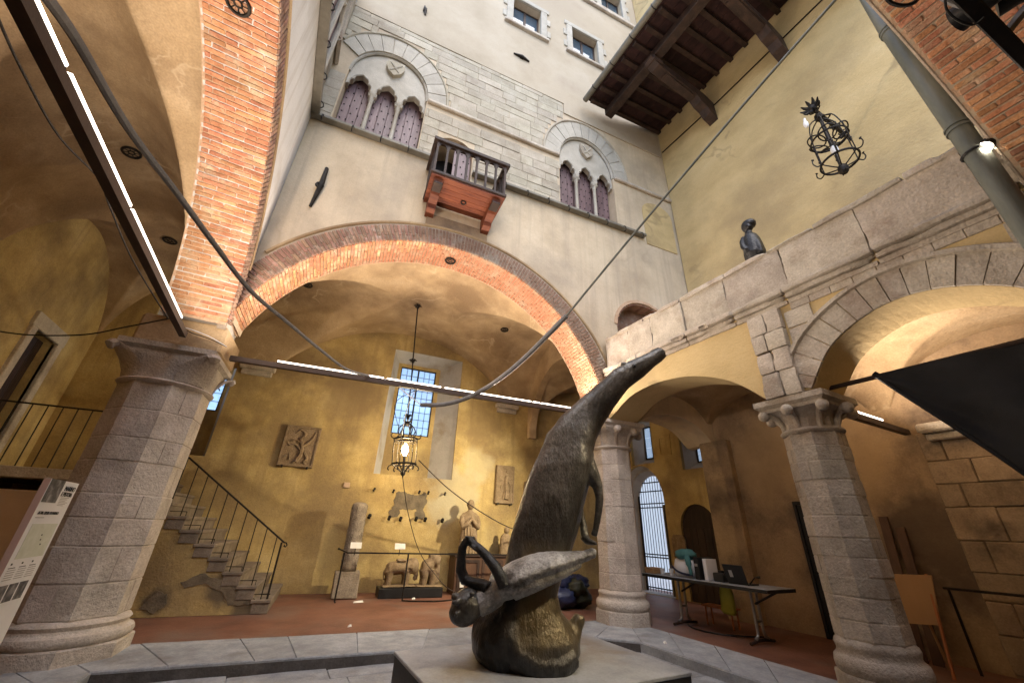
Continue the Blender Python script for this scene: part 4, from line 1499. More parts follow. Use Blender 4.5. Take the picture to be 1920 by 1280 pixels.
def pillar(c, rot, r, zs0, zs1, zab, half, label, style, m, courses):
    t = thing('octagonal_pillar', (c[0], c[1], ZG), label, 'pillar', 'octagonal pillars round the court')
    # base: plinth, torus, scotia, torus
    ph = r*1.24
    zb0 = zs0-ZG
    g = G()
    g.loft([octring(c, ph, ZG-.01, rot), octring(c, ph, ZG+zb0*.36, rot), octring(c, ph*.985, ZG+zb0*.40, rot)])
    put('plinth', g, m, t)
    prof = [(1.17, .40), (1.225, .47), (1.24, .56), (1.21, .66), (1.14, .70), (1.10, .73), (1.08, .79), (1.10, .84), (1.12, .89), (1.09, .95), (1.01, .99), (1.0, 1.0)]
    g = G()
    for (r0, f0) in prof:
        pass
    N_ = 24
    rings = []
    for rr, ff in prof:
        ring = octring(c, r*rr, ZG+zb0*ff, rot)
        R2 = r*rr*1.03
        # soften the octagon into a rounded one
        rg = []
        for k in range(N_):
            a = rot+2*pi*k/N_
            b = ((a-rot) % (pi/4))-pi/8
            ro = r*rr/cos(b+0) if True else R2
            ro = r*rr*(.55+.45/cos(pi/8-abs(((a-rot+pi/8) % (pi/4))-pi/8)*0)) if False else r*rr*1.035
            rg.append((c[0]+ro*cos(a), c[1]+ro*sin(a), ZG+zb0*ff))
        rings.append(rg)
    put('base_moulding', G().loft(rings), m, t, True)
    # shaft: courses of blocks, each block two faces wide
    core = put('shaft', G().loft([octring(c, r*.985, zs0-.005, rot), octring(c, r*.962, zs1+.005, rot)]), m, t)
    zc = zs0
    hs = [random.uniform(.8, 1.2) for _ in range(courses)]
    tot = sum(hs)
    for i, h in enumerate(hs):
        z0, z1 = zc, zc+h*(zs1-zs0)/tot
        zc = z1
        ri0 = r*(1-.025*(z0-zs0)/(zs1-zs0))
        ri1 = r*(1-.025*(z1-zs0)/(zs1-zs0))
        for q in range(4):
            off = q*2+(i % 2)
            wob = random.uniform(-.006, .006)
            R0, R1 = ri0/cos(pi/8)+wob, ri1/cos(pi/8)+wob
            e = .012/r*.5
            ang = [rot+pi/8+(off)*pi/4+pi/8*0, 0, 0]
            # the block spans from mid-face to mid-face over two edges
            a_m0 = rot+off*pi/4+pi/4*.5-pi/8
            pts = []
            aM0, aE1, aE2, aM1 = a_m0, a_m0+pi/8, a_m0+pi/8+pi/4, a_m0+pi/2
            e2 = .003/r
            ring = []
            for a, isE in ((aM0+e2, 0), (aE1, 1), (aE2, 1), (aM1-e2, 0)):
                ring.append((a, isE))

            def rad(a, isE, ri, w_):
                if isE:
                    return ri/cos(pi/8)+w_
                return ri+w_
            lo = [(c[0]+rad(a, e_, ri0, wob)*cos(a), c[1]+rad(a, e_, ri0, wob)*sin(a)) for a, e_ in ring]
            hi = [(c[0]+rad(a, e_, ri1, wob)*cos(a), c[1]+rad(a, e_, ri1, wob)*sin(a)) for a, e_ in ring]
            inn = [(c[0]+r*.8*cos(a), c[1]+r*.8*sin(a)) for a, _ in ring]
            shr = .988
            lo2 = [((x-c[0])*shr+c[0], (y_-c[1])*shr+c[1]) for x, y_ in lo]
            hi2 = [((x-c[0])*shr+c[0], (y_-c[1])*shr+c[1]) for x, y_ in hi]
            vs = [(x, y_, z0+.003) for x, y_ in inn]+[(x, y_, z0+.003) for x, y_ in lo2]+[(x, y_, z0+.013) for x, y_ in lo]+[(x, y_, z1-.013) for x, y_ in hi]+[(x, y_, z1-.003) for x, y_ in hi2]+[(x, y_, z1-.003) for x, y_ in inn]
            fs = []
            for L_ in range(5):
                for k in range(3):
                    fs.append([L_*4+k, L_*4+k+1, (L_+1)*4+k+1, (L_+1)*4+k])
            fs.append([0, 4, 8, 12, 16, 20])
            fs.append([3, 7, 11, 15, 19, 23][::-1])
            for k in range(3):
                fs.append([20+k, 20+k+1, k+1, k])
            put('stone_block', G().add(vs, fs), m, core)
    # astragal and capital
    zc0 = zs1
    put('astragal', G().loft([[(c[0]+r*f_*1.03*cos(2*pi*k/24), c[1]+r*f_*1.03*sin(2*pi*k/24), zc0+dz) for k in range(24)] for f_, dz in ((.98, -.01), (1.07, .01), (1.10, .03), (1.07, .05), (.98, .065))]), m, t, True)
    hcap = zab-.15-zc0
    rings = []
    for f_, rr, sq in (((0, .95, 0), (.25, .93, 0), (.5, .94, 0), (.75, .99, .1), (.92, 1.08, .4), (1.0, 1.15, .8)) if style == 'crocket' else ((0, .97, 0), (.25, .98, .05), (.5, 1.02, .2), (.75, 1.1, .5), (.92, 1.2, .8), (1.0, 1.24, .9))):
        rings.append(octring(c, r*rr, zc0+.05+f_*(hcap-.05), rot, sq, half*(.80+.12*f_)))
    cap = put('capital', G().loft(rings), m, t, True)
    if style == 'leaf':
        for k in range(4):
            a = rot+pi/4+k*pi/2
            d = Vector((cos(a), sin(a), 0))
            o = Vector((c[0], c[1], 0))
            sd_ = Vector((-d.y, d.x, 0))
            z = zc0+.06
            rings = []
            for f_, out_, wd, th in ((0, .98, .20, .03), (.3, 1.02, .23, .05), (.6, 1.18, .21, .06), (.85, 1.42, .15, .07), (.97, 1.55, .10, .07), (.86, 1.66, .08, .05), (.74, 1.62, .05, .03)):
                p = o+d*(r*out_)
                zz_ = z+f_*hcap
                rings.append([tuple(p+sd_*(wd*r*2*cos(u))+d*(th*sin(u))+Vector((0, 0, zz_+th*.4*sin(u)))) for u in [2*pi*q/8 for q in range(8)]])
            put('corner_leaf', G().loft(rings), m, cap, True)
    else:
        for k in range(8):
            a = rot+k*pi/4+(0 if style == 'crocket' else pi/8)
            d = Vector((cos(a), sin(a), 0))
            o = Vector((c[0], c[1], 0))
            big = 1.25 if k % 2 else 1.0
            g = G()
            pts, rad_ = [], []
            for f_, out_, th in ((0, .97, .05), (.3, 1.0, .05), (.6, 1.12, .05), (.82, 1.30*big**.3, .055), (.92, 1.42*big**.4, .065)):
                pts.append(tuple(o+d*r*out_+Vector((0, 0, zc0+.06+f_*hcap*.85))))
                rad_.append(th*r*2.2)
            g.tube(pts, rad_, 7)
            g.ball(tuple(o+d*r*1.48*big**.4+Vector((0, 0, zc0+.03+hcap*.80))), r*.23, 10, 7)
            put('crocket', g, m, cap, True)
    g = G()
    rings = [octring(c, 0, zab-.15, rot, 1, half*.90), octring(c, 0, zab-.11, rot, 1, half*.90), octring(c, 0, zab-.085, rot, 1, half*.96), octring(c, 0, zab-.07, rot, 1, half), octring(c, 0, zab, rot, 1, half)]
    put('abacus', G().loft(rings), m, t)
    return t


cL = TB(-2.44, 6.78, 0)
cM = TB(5.17, 6.86, 0)
pillar((cL.x, cL.y), AB, .485, .49, 3.08, 3.62, .54, 'thick pinkish octagonal pillar carrying both brick arches, beside the exhibition panel', 'leaf', 'stone_pink', 8)
pillar((cM.x, cM.y), AB+.02, .365, .62, 3.06, 3.60, .50, 'brownish octagonal pillar rising behind the bronze horse, near the pile of bags', 'plain', 'stone_pink', 9)
pillar((5.75, 2.55), .0, .305, .62, 2.72, 3.17, .42, 'pale slender octagonal pillar with curled knob capital under the terrace parapet', 'crocket', 'stone', 11)
# brick and plaster pier from the middle capital up to the arches
put('impost_block', G(TB).cbox(4.80, 5.60, 6.42, 7.2, 3.58, 3.95, .02), 'stone_pink', facade)

# ================================================================== TIE BARS WITH LIGHT STRIPS


def tie(name, p0, p1, segs, label, side, r=.038, watt=24.0, group='tie bars with light strips'):
    p0, p1 = Vector(p0), Vector(p1)
    t = thing(name, p0, label, 'light bar', group)
    d = (p1-p0).normalized()
    sd_ = Vector(side).normalized()
    upv = d.cross(sd_)
    if upv.z < 0:
        upv = -upv

    def bar(a, b, w0, w1, h0, h1):
        vs = []
        for f_ in (a, b):
            q = p0.lerp(p1, f_)
            for x, z in ((w0, h0), (w1, h0), (w1, h1), (w0, h1)):
                vs.append(tuple(q+sd_*x+upv*z))
        return G().add(vs, [(0, 1, 2, 3), (7, 6, 5, 4), (0, 4, 5, 1), (1, 5, 6, 2), (2, 6, 7, 3), (3, 7, 4, 0)])
    put('bar', bar(0, 1, -r, r, -r, r), 'bar', t)
    for a, b in segs:
        al = bpy.data.lights.new('strip_light', 'AREA')
        al.shape = 'RECTANGLE'
        L_ = (p1-p0).length*(b-a)
        al.size, al.size_y = L_, .05
        al.energy = watt*L_
        al.color = (1.0, .82, .66)
        ao_ = bpy.data.objects.new('strip_light', al)
        link(ao_, t)
        zx = (upv*.8+sd_*.6).normalized()
        yx = zx.cross(d)
        M_ = frameM(d, yx, zx, (0, 0, 0)) @ Matrix.Rotation(pi, 4, 'X')
        ao_.matrix_local = Matrix.Translation(p0.lerp(p1, (a+b)/2)+upv*(r+.045)-p0) @ M_
        h = put('strip_housing', bar(a, b, -.022, .03, r+.001, r+.016), 'blackpaint', t)
        put('light_strip', bar(a+.002, b-.002, -.016, .036, r+.017, r+.038), 'led', t)
    return t


pB0, pB1 = TB(-1.86, 6.78, 3.72), TB(4.65, 6.78, 3.76)
tie('tie_bar', pB0, pB1, [(.095, .35), (.355, .505), (.513, .785), (.79, .815), (.818, .985)], 'straight light bar spanning the big arch in front of the hanging lantern', (UB.y, -UB.x, 0))
tie('tie_bar', (-1.7, 6.35, 3.74), (-1.7, .1, 3.74), [(.07, .42), (.425, .62), (.625, .97)], 'long black light bar running overhead from the thick pillar', (1, 0, 0), watt=17.0)
tie('tie_bar', (6.05, 2.36, 3.07), (8.2, 2.36, 3.07), [(.07, .62)], 'short reddish light bar behind the slender pillar', (0, -1, 0), watt=30.0)

# ================================================================== STAIRS AND LANDING
st = thing('staircase', TB(-1.8, 9.8, ZG), 'stone stair with iron handrail climbing behind the thick pillar', 'staircase')
NS0, NS1 = 8.74, NW-.02
rise, run = .201, .262
s0 = -.60
prof = [(s0-.02, ZG)]
for i in range(10):
    prof += [(s0-.02-run*i, ZG+rise*(i+1)-.05), (s0-.02-run*(i+1), ZG+rise*(i+1)-.05)]
prof = [(a, b) for a, b in prof]
prof += [(s0-.02-run*10, ZG)]
put('stair_body', G(TB).plate(prof, [], NS0+.015, NS1, lambda a, b, d: (a, d, b)), 'ochre', st)
for i in range(10):
    a1 = s0-run*i
    z1 = ZG+rise*(i+1)
    stp = put('step', G(TB).cbox(a1-run-.03, a1+.015, NS0-.02, NS1, z1-.055, z1, .01), 'stairstone', st)
    put('riser', G(TB).cbox(a1-run*.98, a1-.004, NS0-.004, NS1, z1-rise+.001, z1-.056, .004), 'stairstone', stp)
p = ragged([(-1.95, .56), (-1.70, .70), (-1.42, .62), (-1.2, .58), (-1.05, .40), (-.9, .36), (-.75, .25), (-1.2, .25), (-1.35, .45), (-1.6, .55), (-1.85, .50)], .018)
put('damp_scar', G(TB).plate(p, [], NS0+.006, NS0+.02, lambda a, b, d: (a, d, b)), 'patch', st)
p = ragged([(-2.35, .25), (-2.2, .45), (-2.05, .42), (-2.02, .28), (-2.15, .18)], .018)
put('damp_scar', G(TB).plate(p, [], NS0+.006, NS0+.02, lambda a, b, d: (a, d, b)), 'patch', st)
put('landing_slab', G(TB).cbox(-5.5, s0-run*10, NS0, NS1, 1.97, 2.128, .01), 'stone', st)
put('landing_wall', G(TB).box(-3.42, s0-run*10-.03, NS0+.02, NS1, ZG, 1.968), 'ochre', st)
rl = put('handrail', G(TB).tube([(-.62, NS0+.05, 1.17), (-3.2, NS0+.05, 2.98), (-3.35, NS0+.05, 3.09), (-5.5, NS0+.05, 3.09)], .014, 6), 'iron', st)
put('scroll', G(TB).tube([(-.62+.0, NS0+.05, 1.17), (-.585, NS0+.05, 1.165), (-.565, NS0+.05, 1.13), (-.585, NS0+.05, 1.10), (-.61, NS0+.05, 1.115), (-.60, NS0+.05, 1.135)], .012, 6), 'iron', rl)
put('newel', G(TB).tube([(-.66, NS0+.05, .32), (-.66, NS0+.05, 1.17)], .016, 6), 'iron', st)
for i in range(14):
    s = -.66-.19*(i+.5)
    zt = 1.17+(s+.62)*-.7016
    i_st = min(9, int((-.6-s)/run))
    put('baluster', G(TB).tube([(s, NS0+.05, ZG+rise*(i_st+1)-.01), (s, NS0+.05, zt)], .0085, 5), 'iron', st)
for i in range(10):
    s = -3.45-.19*i
    put('baluster', G(TB).tube([(s, NS0+.05, 2.12), (s, NS0+.05, 3.09)], .009, 5), 'iron', st)
st_lines = []
for i in range(8):      # iron strip that follows the steps
    a1 = s0-run*i
    z1 = ZG+rise*(i+1)
    st_lines += [(a1-.03, NS0+.05, z1+.07), (a1-run-.03, NS0+.05, z1+.07)]
put('lower_rail', G(TB).tube(st_lines, .008, 5), 'iron', st)
bx = TB(-4.35, 9.3, ZG)
put('cardboard_panel', G(TB).cbox(-5.3, -3.50, 8.80, 8.86, ZG, 1.80, .02), 'cardboard', label='plain brown cardboard panel standing in the dark under the stair landing', cat='panel')

# ================================================================== EXHIBITION PANEL
pn = thing('exhibition_panel', (-1.92, 5.7, ZG), 'tall white exhibition panel with text, map and photographs beside the thick pillar', 'panel')
PX = -1.90
Y0, Y1 = 5.38, 6.01
ZP = 1.785
put('board', G().box(PX-.05, PX, Y0, Y1, ZG, ZP), 'white', pn)
put('side_edge', G().box(PX-.049, PX-.001, Y0-.004, Y0-.0005, ZG, ZP-.002), 'pink', pn)


def pr(y0, y1, z0, z1, m, nm='print', lift=.002):
    put(nm, G().box(PX, PX+lift, Y0+(Y1-Y0)*y0, Y0+(Y1-Y0)*y1, ZP-z0, ZP-z1), m, pn)


pr(.02, .48, .0, .20, 'photo_dark', 'photograph')
for k, y_ in enumerate((.02, .30, .58)):
    pr(y_+.06, y_+.30, .86, 1.0, 'photo_dark', 'photograph')
pr(.12, .93, .38, .66, 'mapgreen', 'map')
for k, (y_, z_) in enumerate(((.55, .47), (.58, .51), (.64, .55))):
    pr(y_, y_+.03, z_, z_+.012, 'ink', 'map_mark', .004)
for k in range(3):
    pr(.10+.29*k, .13+.29*k, .69, .705, 'ink', 'map_mark', .004)
    for j in range(6):
        pr(.08+.29*k, (.30 if j else .26)+.29*k, .725+j*.018, .731+j*.018, 'inkgrey' if j else 'ink', 'text_line')
for j in range(6):
    pr(.58, .88-.05*(j % 3), .145+j*.014, .150+j*.014, 'inkgrey', 'text_line')


def text(body, size, loc, rot, m, parent, name='lettering', ext=.0015):
    cu = bpy.data.curves.new(name, 'FONT')
    cu.body = body
    cu.size = size
    cu.extrude = ext
    ob = bpy.data.objects.new(name, cu)
    ts = bpy.data.scenes.new('bake')
    ts.collection.objects.link(ob)
    with bpy.context.temp_override(scene=ts, view_layer=ts.view_layers[0]):
        dg = bpy.context.evaluated_depsgraph_get()
        dg.update()
    me = bpy.data.meshes.new_from_object(ob.evaluated_get(dg))
    bpy.data.objects.remove(ob)
    bpy.data.scenes.remove(ts)
    me.materials.clear()
    me.materials.append(MATS[m])
    o = bpy.data.objects.new(name, me)
    link(o, parent)
    M = Matrix.Translation(Vector(loc)-wloc(parent)) @ rot
    o.matrix_local = M
    return o


RT = frameM((0, 1, 0), (0, 0, 1), (1, 0, 0), (0, 0, 0))
text('MARINO', .062, (PX+.003, Y0+.56*(Y1-Y0), ZP-.085), RT, 'ink', pn)
text('E PISTOIA', .056, (PX+.003, Y0+.53*(Y1-Y0), ZP-.135), RT, 'ink', pn)
text('ALTRE OPERE DI MARINO', .036, (PX+.003, Y0+.10*(Y1-Y0), ZP-.30), RT, 'ink', pn)
pr(.10, .36, .325, .331, 'inkgrey', 'text_line')

# ================================================================== HANGING BALCONY
bc = thing('hanging_balcony', TB(1.26, 6.0, 7.5), 'dark wooden hanging balcony with arched balusters and red underside', 'balcony')
b0, b1, n0, n1 = .50, 2.02, 5.58, NF-.02
zf = 7.60
for i in range(6):
    a, b = n0+(n1-n0)*i/6, n0+(n1-n0)*(i+1)/6
    put('floor_board', G(TB).cbox(b0, b1, a+.002, b-.002, zf, zf+.045, .004), 'wood_red', bc)
put('floor_edge', G(TB).cbox(b0-.02, b1+.02, n0-.03, n0+.03, zf+.046, zf+.11, .006).cbox(b0-.02, b0+.05, n0+.03, n1, zf+.046, zf+.11, .006).cbox(b1-.05, b1+.02, n0+.03, n1, zf+.046, zf+.11, .006), 'wood_dark', bc)
for s in (.66, 1.86):
    pr_ = [(n0+.06, zf-.002), (n1+.05, zf-.002), (n1+.05, zf-.36), (n1-.22, zf-.30), (n1-.26, zf-.22), (n0+.34, zf-.17), (n0+.28, zf-.11), (n0+.10, zf-.09)]
    put('bracket', G(TB).plate(pr_, [], s-.085, s+.085, lambda a, b, d: (d, a, b)), 'wood_red', bc)
    put('bracket_cap', G(TB).cbox(s-.09, s+.09, n0+.05, n0+.30, zf-.14, zf-.09, .01), 'wood_dark', bc)
zt = 8.55
put('top_rail', G(TB).cbox(b0-.06, b1+.06, n0-.06, n0+.07, zt-.05, zt+.04, .01).cbox(b0-.06, b0+.06, n0+.07, n1, zt-.05, zt+.04, .01).cbox(b1-.06, b1+.06, n0+.07, n1, zt-.05, zt+.04, .01), 'wood_dark', bc)


def baluster(T, x, y, half, axis):
    g = G(T)
    w_ = .022
    if axis == 's':
        g.box(x-w_, x+w_, y-.02, y+.02, zf+.11, zt-.05)
    else:
        g.box(y-.02, y+.02, x-w_, x+w_, zf+.11, zt-.05)
    return g


nb2 = 7
xs = [b0+.03+(b1-b0-.06)*i/nb2 for i in range(nb2+1)]
for x in xs:
    put('baluster', baluster(TB, x, n0, 0, 's'), 'wood_grey' if 'wood_grey' in MATS else 'wood_dark', bc)
for a, b in zip(xs, xs[1:]):
    c_ = (a+b)/2
    hw = (b-a)/2-.022
    hd = [(c_-hw-.02, zt-.05), (c_-hw, zt-.20), (c_-hw*.9, zt-.16), (c_-hw*.75, zt-.14), (c_-hw*.6, zt-.10), (c_, zt-.062), (c_+hw*.6, zt-.10), (c_+hw*.75, zt-.14), (c_+hw*.9, zt-.16), (c_+hw, zt-.20), (c_+hw+.02, zt-.05)]
    put('arch_head', G(TB).plate(hd, [], n0-.012, n0+.012, lambda a_, b_, d_: (a_, d_, b_)), 'wood_dark', bc)
for x in (b0+.01, b1-.01):
    for i in range(1, 5):
        put('baluster', baluster(TB, n0+(n1-n0)*i/5, x, 0, 'n'), 'wood_dark', bc)
put('ring_pull', G(TB).ring((1.27, n0+.45, zf-.012), (1, 0, 0), (0, 1, 0), .05, .014, 12, 5), 'iron', bc)
for s in (-.02,):
    put('plaster_backing', G(TB).cbox(.62, 1.95, NF-.022, NF-.003, 7.06, 7.36, .01), 'brownwall', bc)

# ================================================================== TIMBER EAVE
ev = thing('timber_eave', (6.8, 2.7, 13.2), 'dark timber roof eave with rafters, tiles and carved brackets', 'eave')
GX, GZ = 5.24, 13.25
WX, WZ = XW, 13.86
sl_ = (WZ-GZ)/(WX-GX)
zd = lambda x: GZ+(x-GX)*sl_
Yf, Yn = 5.62, -.6


def slope_box(x0, x1, y0, y1, lo, hi):
    vs = [(x0, y0, zd(x0)+lo), (x1, y0, zd(x1)+lo), (x1, y1, zd(x1)+lo), (x0, y1, zd(x0)+lo), (x0, y0, zd(x0)+hi), (x1, y0, zd(x1)+hi), (x1, y1, zd(x1)+hi), (x0, y1, zd(x0)+hi)]
    return G().add(vs, [(0, 3, 2, 1), (4, 5, 6, 7), (0, 1, 5, 4), (1, 2, 6, 5), (2, 3, 7, 6), (3, 0, 4, 7)])


put('roof_deck', slope_box(GX-.02, WX+.05, Yn, Yf, .06, .16), 'tile_eave', ev)
nr = 14
ys = [Yf-.10-(Yf-.1-Yn)*i/nr for i in range(nr+1)]
for y_ in ys:
    put('rafter', slope_box(GX+.06, WX+.04, y_-.055, y_+.055, -.10, .058), 'wood_dark', ev)
for ya, yb in zip(ys, ys[1:]):
    for k in range(9):
        x0 = GX+.1+k*.335
        put('roof_tile', slope_box(x0, x0+.325, yb+.058, ya-.058, .026+random.uniform(-.004, .004), .056), 'tile_eave', ev)
put('purlin', G().cbox(5.88, 6.14, Yn, Yf-.02, zd(6.0)-.36, zd(6.0)-.105, .015), 'wood_dark', ev)
for yb in (3.80, 1.85, -.1):
    prf = [(5.80, zd(6)-.362), (5.80, zd(6)-.46), (6.05, zd(6)-.60), (6.3, zd(6)-.62), (WX-.75, 12.72), (WX-.62, 12.55), (WX-.40, 12.48), (WX-.28, 12.30), (WX+.05, 12.18), (WX+.05, 12.9), (WX-.4, 13.05), (6.4, zd(6)-.362)]
    bk = put('bracket', G().plate(prf, [], yb-.13, yb+.13, lambda a, b, d: (a, d, b)), 'wood_dark', ev)
    put('bracket_block', G().cbox(5.84, 6.2, yb-.17, yb+.17, zd(6)-.52, zd(6)-.37, .02), 'wood_dark', bk)
    put('bracket_board', G().plate([(6.35, zd(6)-.66), (WX-.8, 12.66), (WX-.8, 12.72), (6.35, zd(6)-.60)], [], yb-.09, yb+.09, lambda a, b, d: (a, d, b)), 'wood_dark', bk)
gu = [[(GX-.02+.09*cos(t), y_, zd(GX)+.06+.09*sin(t)) for t in [pi+pi*k/8 for k in range(9)]] for y_ in (Yf+.1, Yn)]
put('gutter', G().tube([(GX-.05, Yf+.06, zd(GX)+.09), (GX-.05, Yn, zd(GX)+.09)], .085, 10), 'lead', ev, True)
for k in range(8):
    y_ = Yf-.4-k*.75
    put('gutter_strap', G().ring((GX-.05, y_, zd(GX)+.09), (1, 0, 0), (0, 0, 1), .09, .012, 12, 4), 'iron', ev)

# ================================================================== DOWNPIPE AND SPOTLIGHT
PXP, PYP = 5.0, .167
dp = thing('downpipe', (PXP, PYP, ZG), 'thick grey metal downpipe standing at the corner of the terrace parapet', 'pipe')
put('pipe', G().tube([(PXP, PYP, ZG), (PXP, PYP, 7.1)], .085, 16), 'pipe', dp, True)
put('pipe_spout', G().tube([(PXP, PYP, 7.1), (PXP, PYP, 8.2), (PXP+.2, PYP-.1, 12.2)], [.085, .05, .05], 12), 'pipe', dp, True)
for z in (5.20, 6.95, 3.2):
    put('pipe_collar', G().tube([(PXP, PYP, z), (PXP, PYP, z+.02)], .098, 16).tube([(PXP, PYP, z+.05), (PXP, PYP, z+.07)], .098, 16), 'pipe', dp, True)
put('pipe_bracket', G().tube([(PXP, PYP, 4.9), (5.36, PYP, 4.9)], .02, 6).tube([(PXP, PYP, 2.0), (5.6, PYP-.3, 2.0)], .02, 6), 'iron', dp)
sp = thing('spotlight', (PXP+.02, PYP-.12, 4.9), 'small lit spotlight clamped to the grey downpipe', 'spotlight')
dirv = (Vector((2.45, 3.60, .95))-Vector((PXP, PYP, 4.9))).normalized()
c0 = Vector((PXP-.02, PYP-.10, 4.90))
put('lamp_body', G().tube([tuple(c0-dirv*.10), tuple(c0-dirv*.08), tuple(c0+dirv*.05)], [.03, .055, .06], 12), 'blackpaint', sp, True)
put('lens', G().tube([tuple(c0+dirv*.051), tuple(c0+dirv*.056)], .048, 12), 'spotlens', sp)
sl3 = bpy.data.lights.new('spot_light', 'SPOT')
sl3.energy = 620
sl3.color = (1.0, .80, .50)
sl3.spot_size = radians(27)
sl3.spot_blend = .7
sl3.shadow_soft_size = .045
lo3 = bpy.data.objects.new('spot_light', sl3)
link(lo3, sp)
lo3.location = c0+dirv*.065-wloc(sp)
lo3.rotation_euler = (-dirv).to_track_quat('Z', 'Y').to_euler()
put('clamp', G().ring((PXP, PYP, 4.88), (1, 0, 0), (0, 1, 0), .092, .015, 14, 5).tube([(PXP, PYP-.09, 4.88), tuple(c0-dirv*.05)], .015, 6), 'blackpaint', sp)
put('lead_cable', G().tube(smoothpts([tuple(c0-dirv*.1), (5.16, -.02, 4.78), (5.25, -.05, 4.70), (5.34, .02, 4.80)], 6), .008, 5), 'blackpaint', sp)

# ================================================================== STAGE LIGHTS ON THE NEAR TIE BAR
TN = lambda x, y, z: Vector((x, -.171-.0885*(x-2.377)+y, z))
et = thing('near_tie_bar', TN(-1.6, 0, 3.74), 'black iron tie bar across the near brick arch holding stage lights', 'tie bar')
put('bar', G(TN).cbox(-1.6, 5.5, -.03, .03, 3.76, 3.82, .006), 'blackpaint', et)
for i, (px, py, z, an) in enumerate(((1832, 8, 3.93, .5), (1915, -18, 4.0, -.3))):
    c_ = onz(px, py, z)
    lt = thing('stage_light', (c_.x, c_.y, 3.78), ('black stage light clamped on the near tie bar beside the cable loop' if i == 0 else 'black stage light on the near tie bar, next to the red brick underside'), 'stage light', 'stage lights on the near tie bar')
    d_ = Vector((sin(an)*.5, .86, .15)).normalized()
    put('barrel', G().tube([tuple(c_-d_*.12), tuple(c_-d_*.10), tuple(c_+d_*.02), tuple(c_+d_*.08)], [.04, .06, .06, .07], 14), 'blackpaint', lt, True)
    put('yoke', G().tube([tuple(c_+Vector((.075, 0, 0))), tuple(c_+Vector((.075, 0, -.10))), tuple(c_+Vector((-.075, 0, -.10))), tuple(c_+Vector((-.075, 0, 0)))], .010, 6), 'blackpaint', lt)
    put('clamp', G().tube([tuple(c_+Vector((0, 0, -.10))), tuple(TN(c_.x, 0, 3.81))], .022, 6), 'steel', lt)
cbl = [(1655, -12, 3.9), (1670, 5, 3.88), (1692, 11, 3.86), (1715, 5, 3.86), (1730, -14, 3.9)]
put('stage_cable', G().tube(smoothpts([tuple(onz(*q)) for q in cbl], 6), .009, 6), 'blackpaint', label='thick black cable loop hanging under the near brick arch', cat='cable')
cbl = [(1772, -10, 3.86), (1775, 18, 3.82), (1795, 38, 3.78), (1824, 47, 3.76), (1845, 32, 3.76)]
put('stage_cable', G().tube(smoothpts([tuple(onz(*q)) for q in cbl], 6), .005, 6), 'blackpaint', label='thin black cable drooping to the near tie bar from a stage light', cat='cable')
cbl = [(1760, -8, 3.95), (1790, 8, 3.88), (1825, 16, 3.82), (1852, 26, 3.79)]
put('stage_cable', G().tube(smoothpts([tuple(onz(*q)) for q in cbl], 6), .012, 6), 'tubegrey', label='grey flexible conduit running to the near tie bar between the cable loops', cat='cable')

# ================================================================== HANGING TUBES ACROSS THE COURT
def wire(name, pts, r, m, label, cat='cable', sm=8, n=8):
    return put(name, G().tube(smoothpts([tuple(p) for p in pts], sm), r, n), m, label=label, cat=cat, smooth=True)


def along(px, py, dist):
    return EYE+ray(px, py)*dist


A1 = [(60, -40, 2.2), (140, 70, 2.5), (240, 240, 2.9), (330, 360, 3.3), (400, 455, 3.7), (470, 545, 4.2), (540, 605, 4.8), (600, 655, 5.5), (650, 692, 6.3), (690, 704, 7.1)]
wire('hanging_tube', [along(*q) for q in A1], .019, 'tubegrey', 'thick grey tube swinging down beside the long overhead light bar', 'tube')
pT = TB(1.10, 6.70, 3.70)
wire('thin_cord', [along(690, 704, 7.1), along(715, 709, 7.35), along(738, 718, 7.5), along(765, 740, 7.45), along(790, 759, 7.4)], .010, 'white', 'thin pale cord joining the two hanging grey tubes under the light bar', 'cord')
B1 = [(790, 759, 7.4), (830, 758, 7.2), (870, 748, 7.0), (910, 728, 6.8), (950, 700, 6.5), (990, 665, 6.3), (1030, 625, 6.1), (1062, 592, 6.0)]
wire('hanging_tube', [along(*q) for q in B1], .040, 'tubegrey', 'thick grey curved tube hanging in front of the lantern window on a steel cable', 'tube')
pe = TB(0, 0, 0)
wire('steel_cable', [along(1062, 592, 6.0), along(1200, 425, 6.2), along(1400, 190, 6.6), along(1580, -15, 7.2)], .016, 'pipe', 'taut steel cable rising from the curved tube across the high wall', 'cable')

# thin cables of the left vault
w1 = [along(-10, 20, 4.6), along(40, 130, 4.9), along(110, 255, 5.3), along(185, 335, 5.7), along(205, 385, 6.0), along(250, 490, 6.5), along(315, 597, 7.0)]
wire('vault_cable', w1, .009, 'iron', 'thin black cable drooping beside the long overhead light bar')
w2 = [along(-10, 620, 8.0), along(60, 628, 7.8), along(160, 627, 7.4), along(240, 612, 7.2), along(318, 597, 7.0)]
wire('vault_cable', w2, .009, 'iron', 'thin black cable crossing in front of the landing door to the thick pillar')
for k in range(2):
    wire('capital_wire', [along(338, 612, 7.0), along(360, 618+k*6, 7.0), along(395, 632+k*4, 6.95), along(425, 650, 6.9)], .006, 'iron' if k else 'white',
         ('pale' if not k else 'black')+' thin wire lying on top of the thick pillar capital', 'wire')

# round iron vents on the soffits and vaults


def vent(c, nrm, R_, label):
    c, nrm = Vector(c), Vector(nrm).normalized()
    a = nrm.orthogonal().normalized()
    b = nrm.cross(a)
    g = G().ring(tuple(c), a, b, R_, R_*.17, 20, 6)
    g.ring(tuple(c), a, b, R_*.35, R_*.09, 12, 5)
    for k in range(8):
        t = 2*pi*k/8
        d = a*cos(t)+b*sin(t)
        g.tube([tuple(c+d*R_*.3), tuple(c+d*R_)], R_*.06, 4)
    return put('round_vent', g, 'iron', label=label, cat='vent', group='round iron vents')


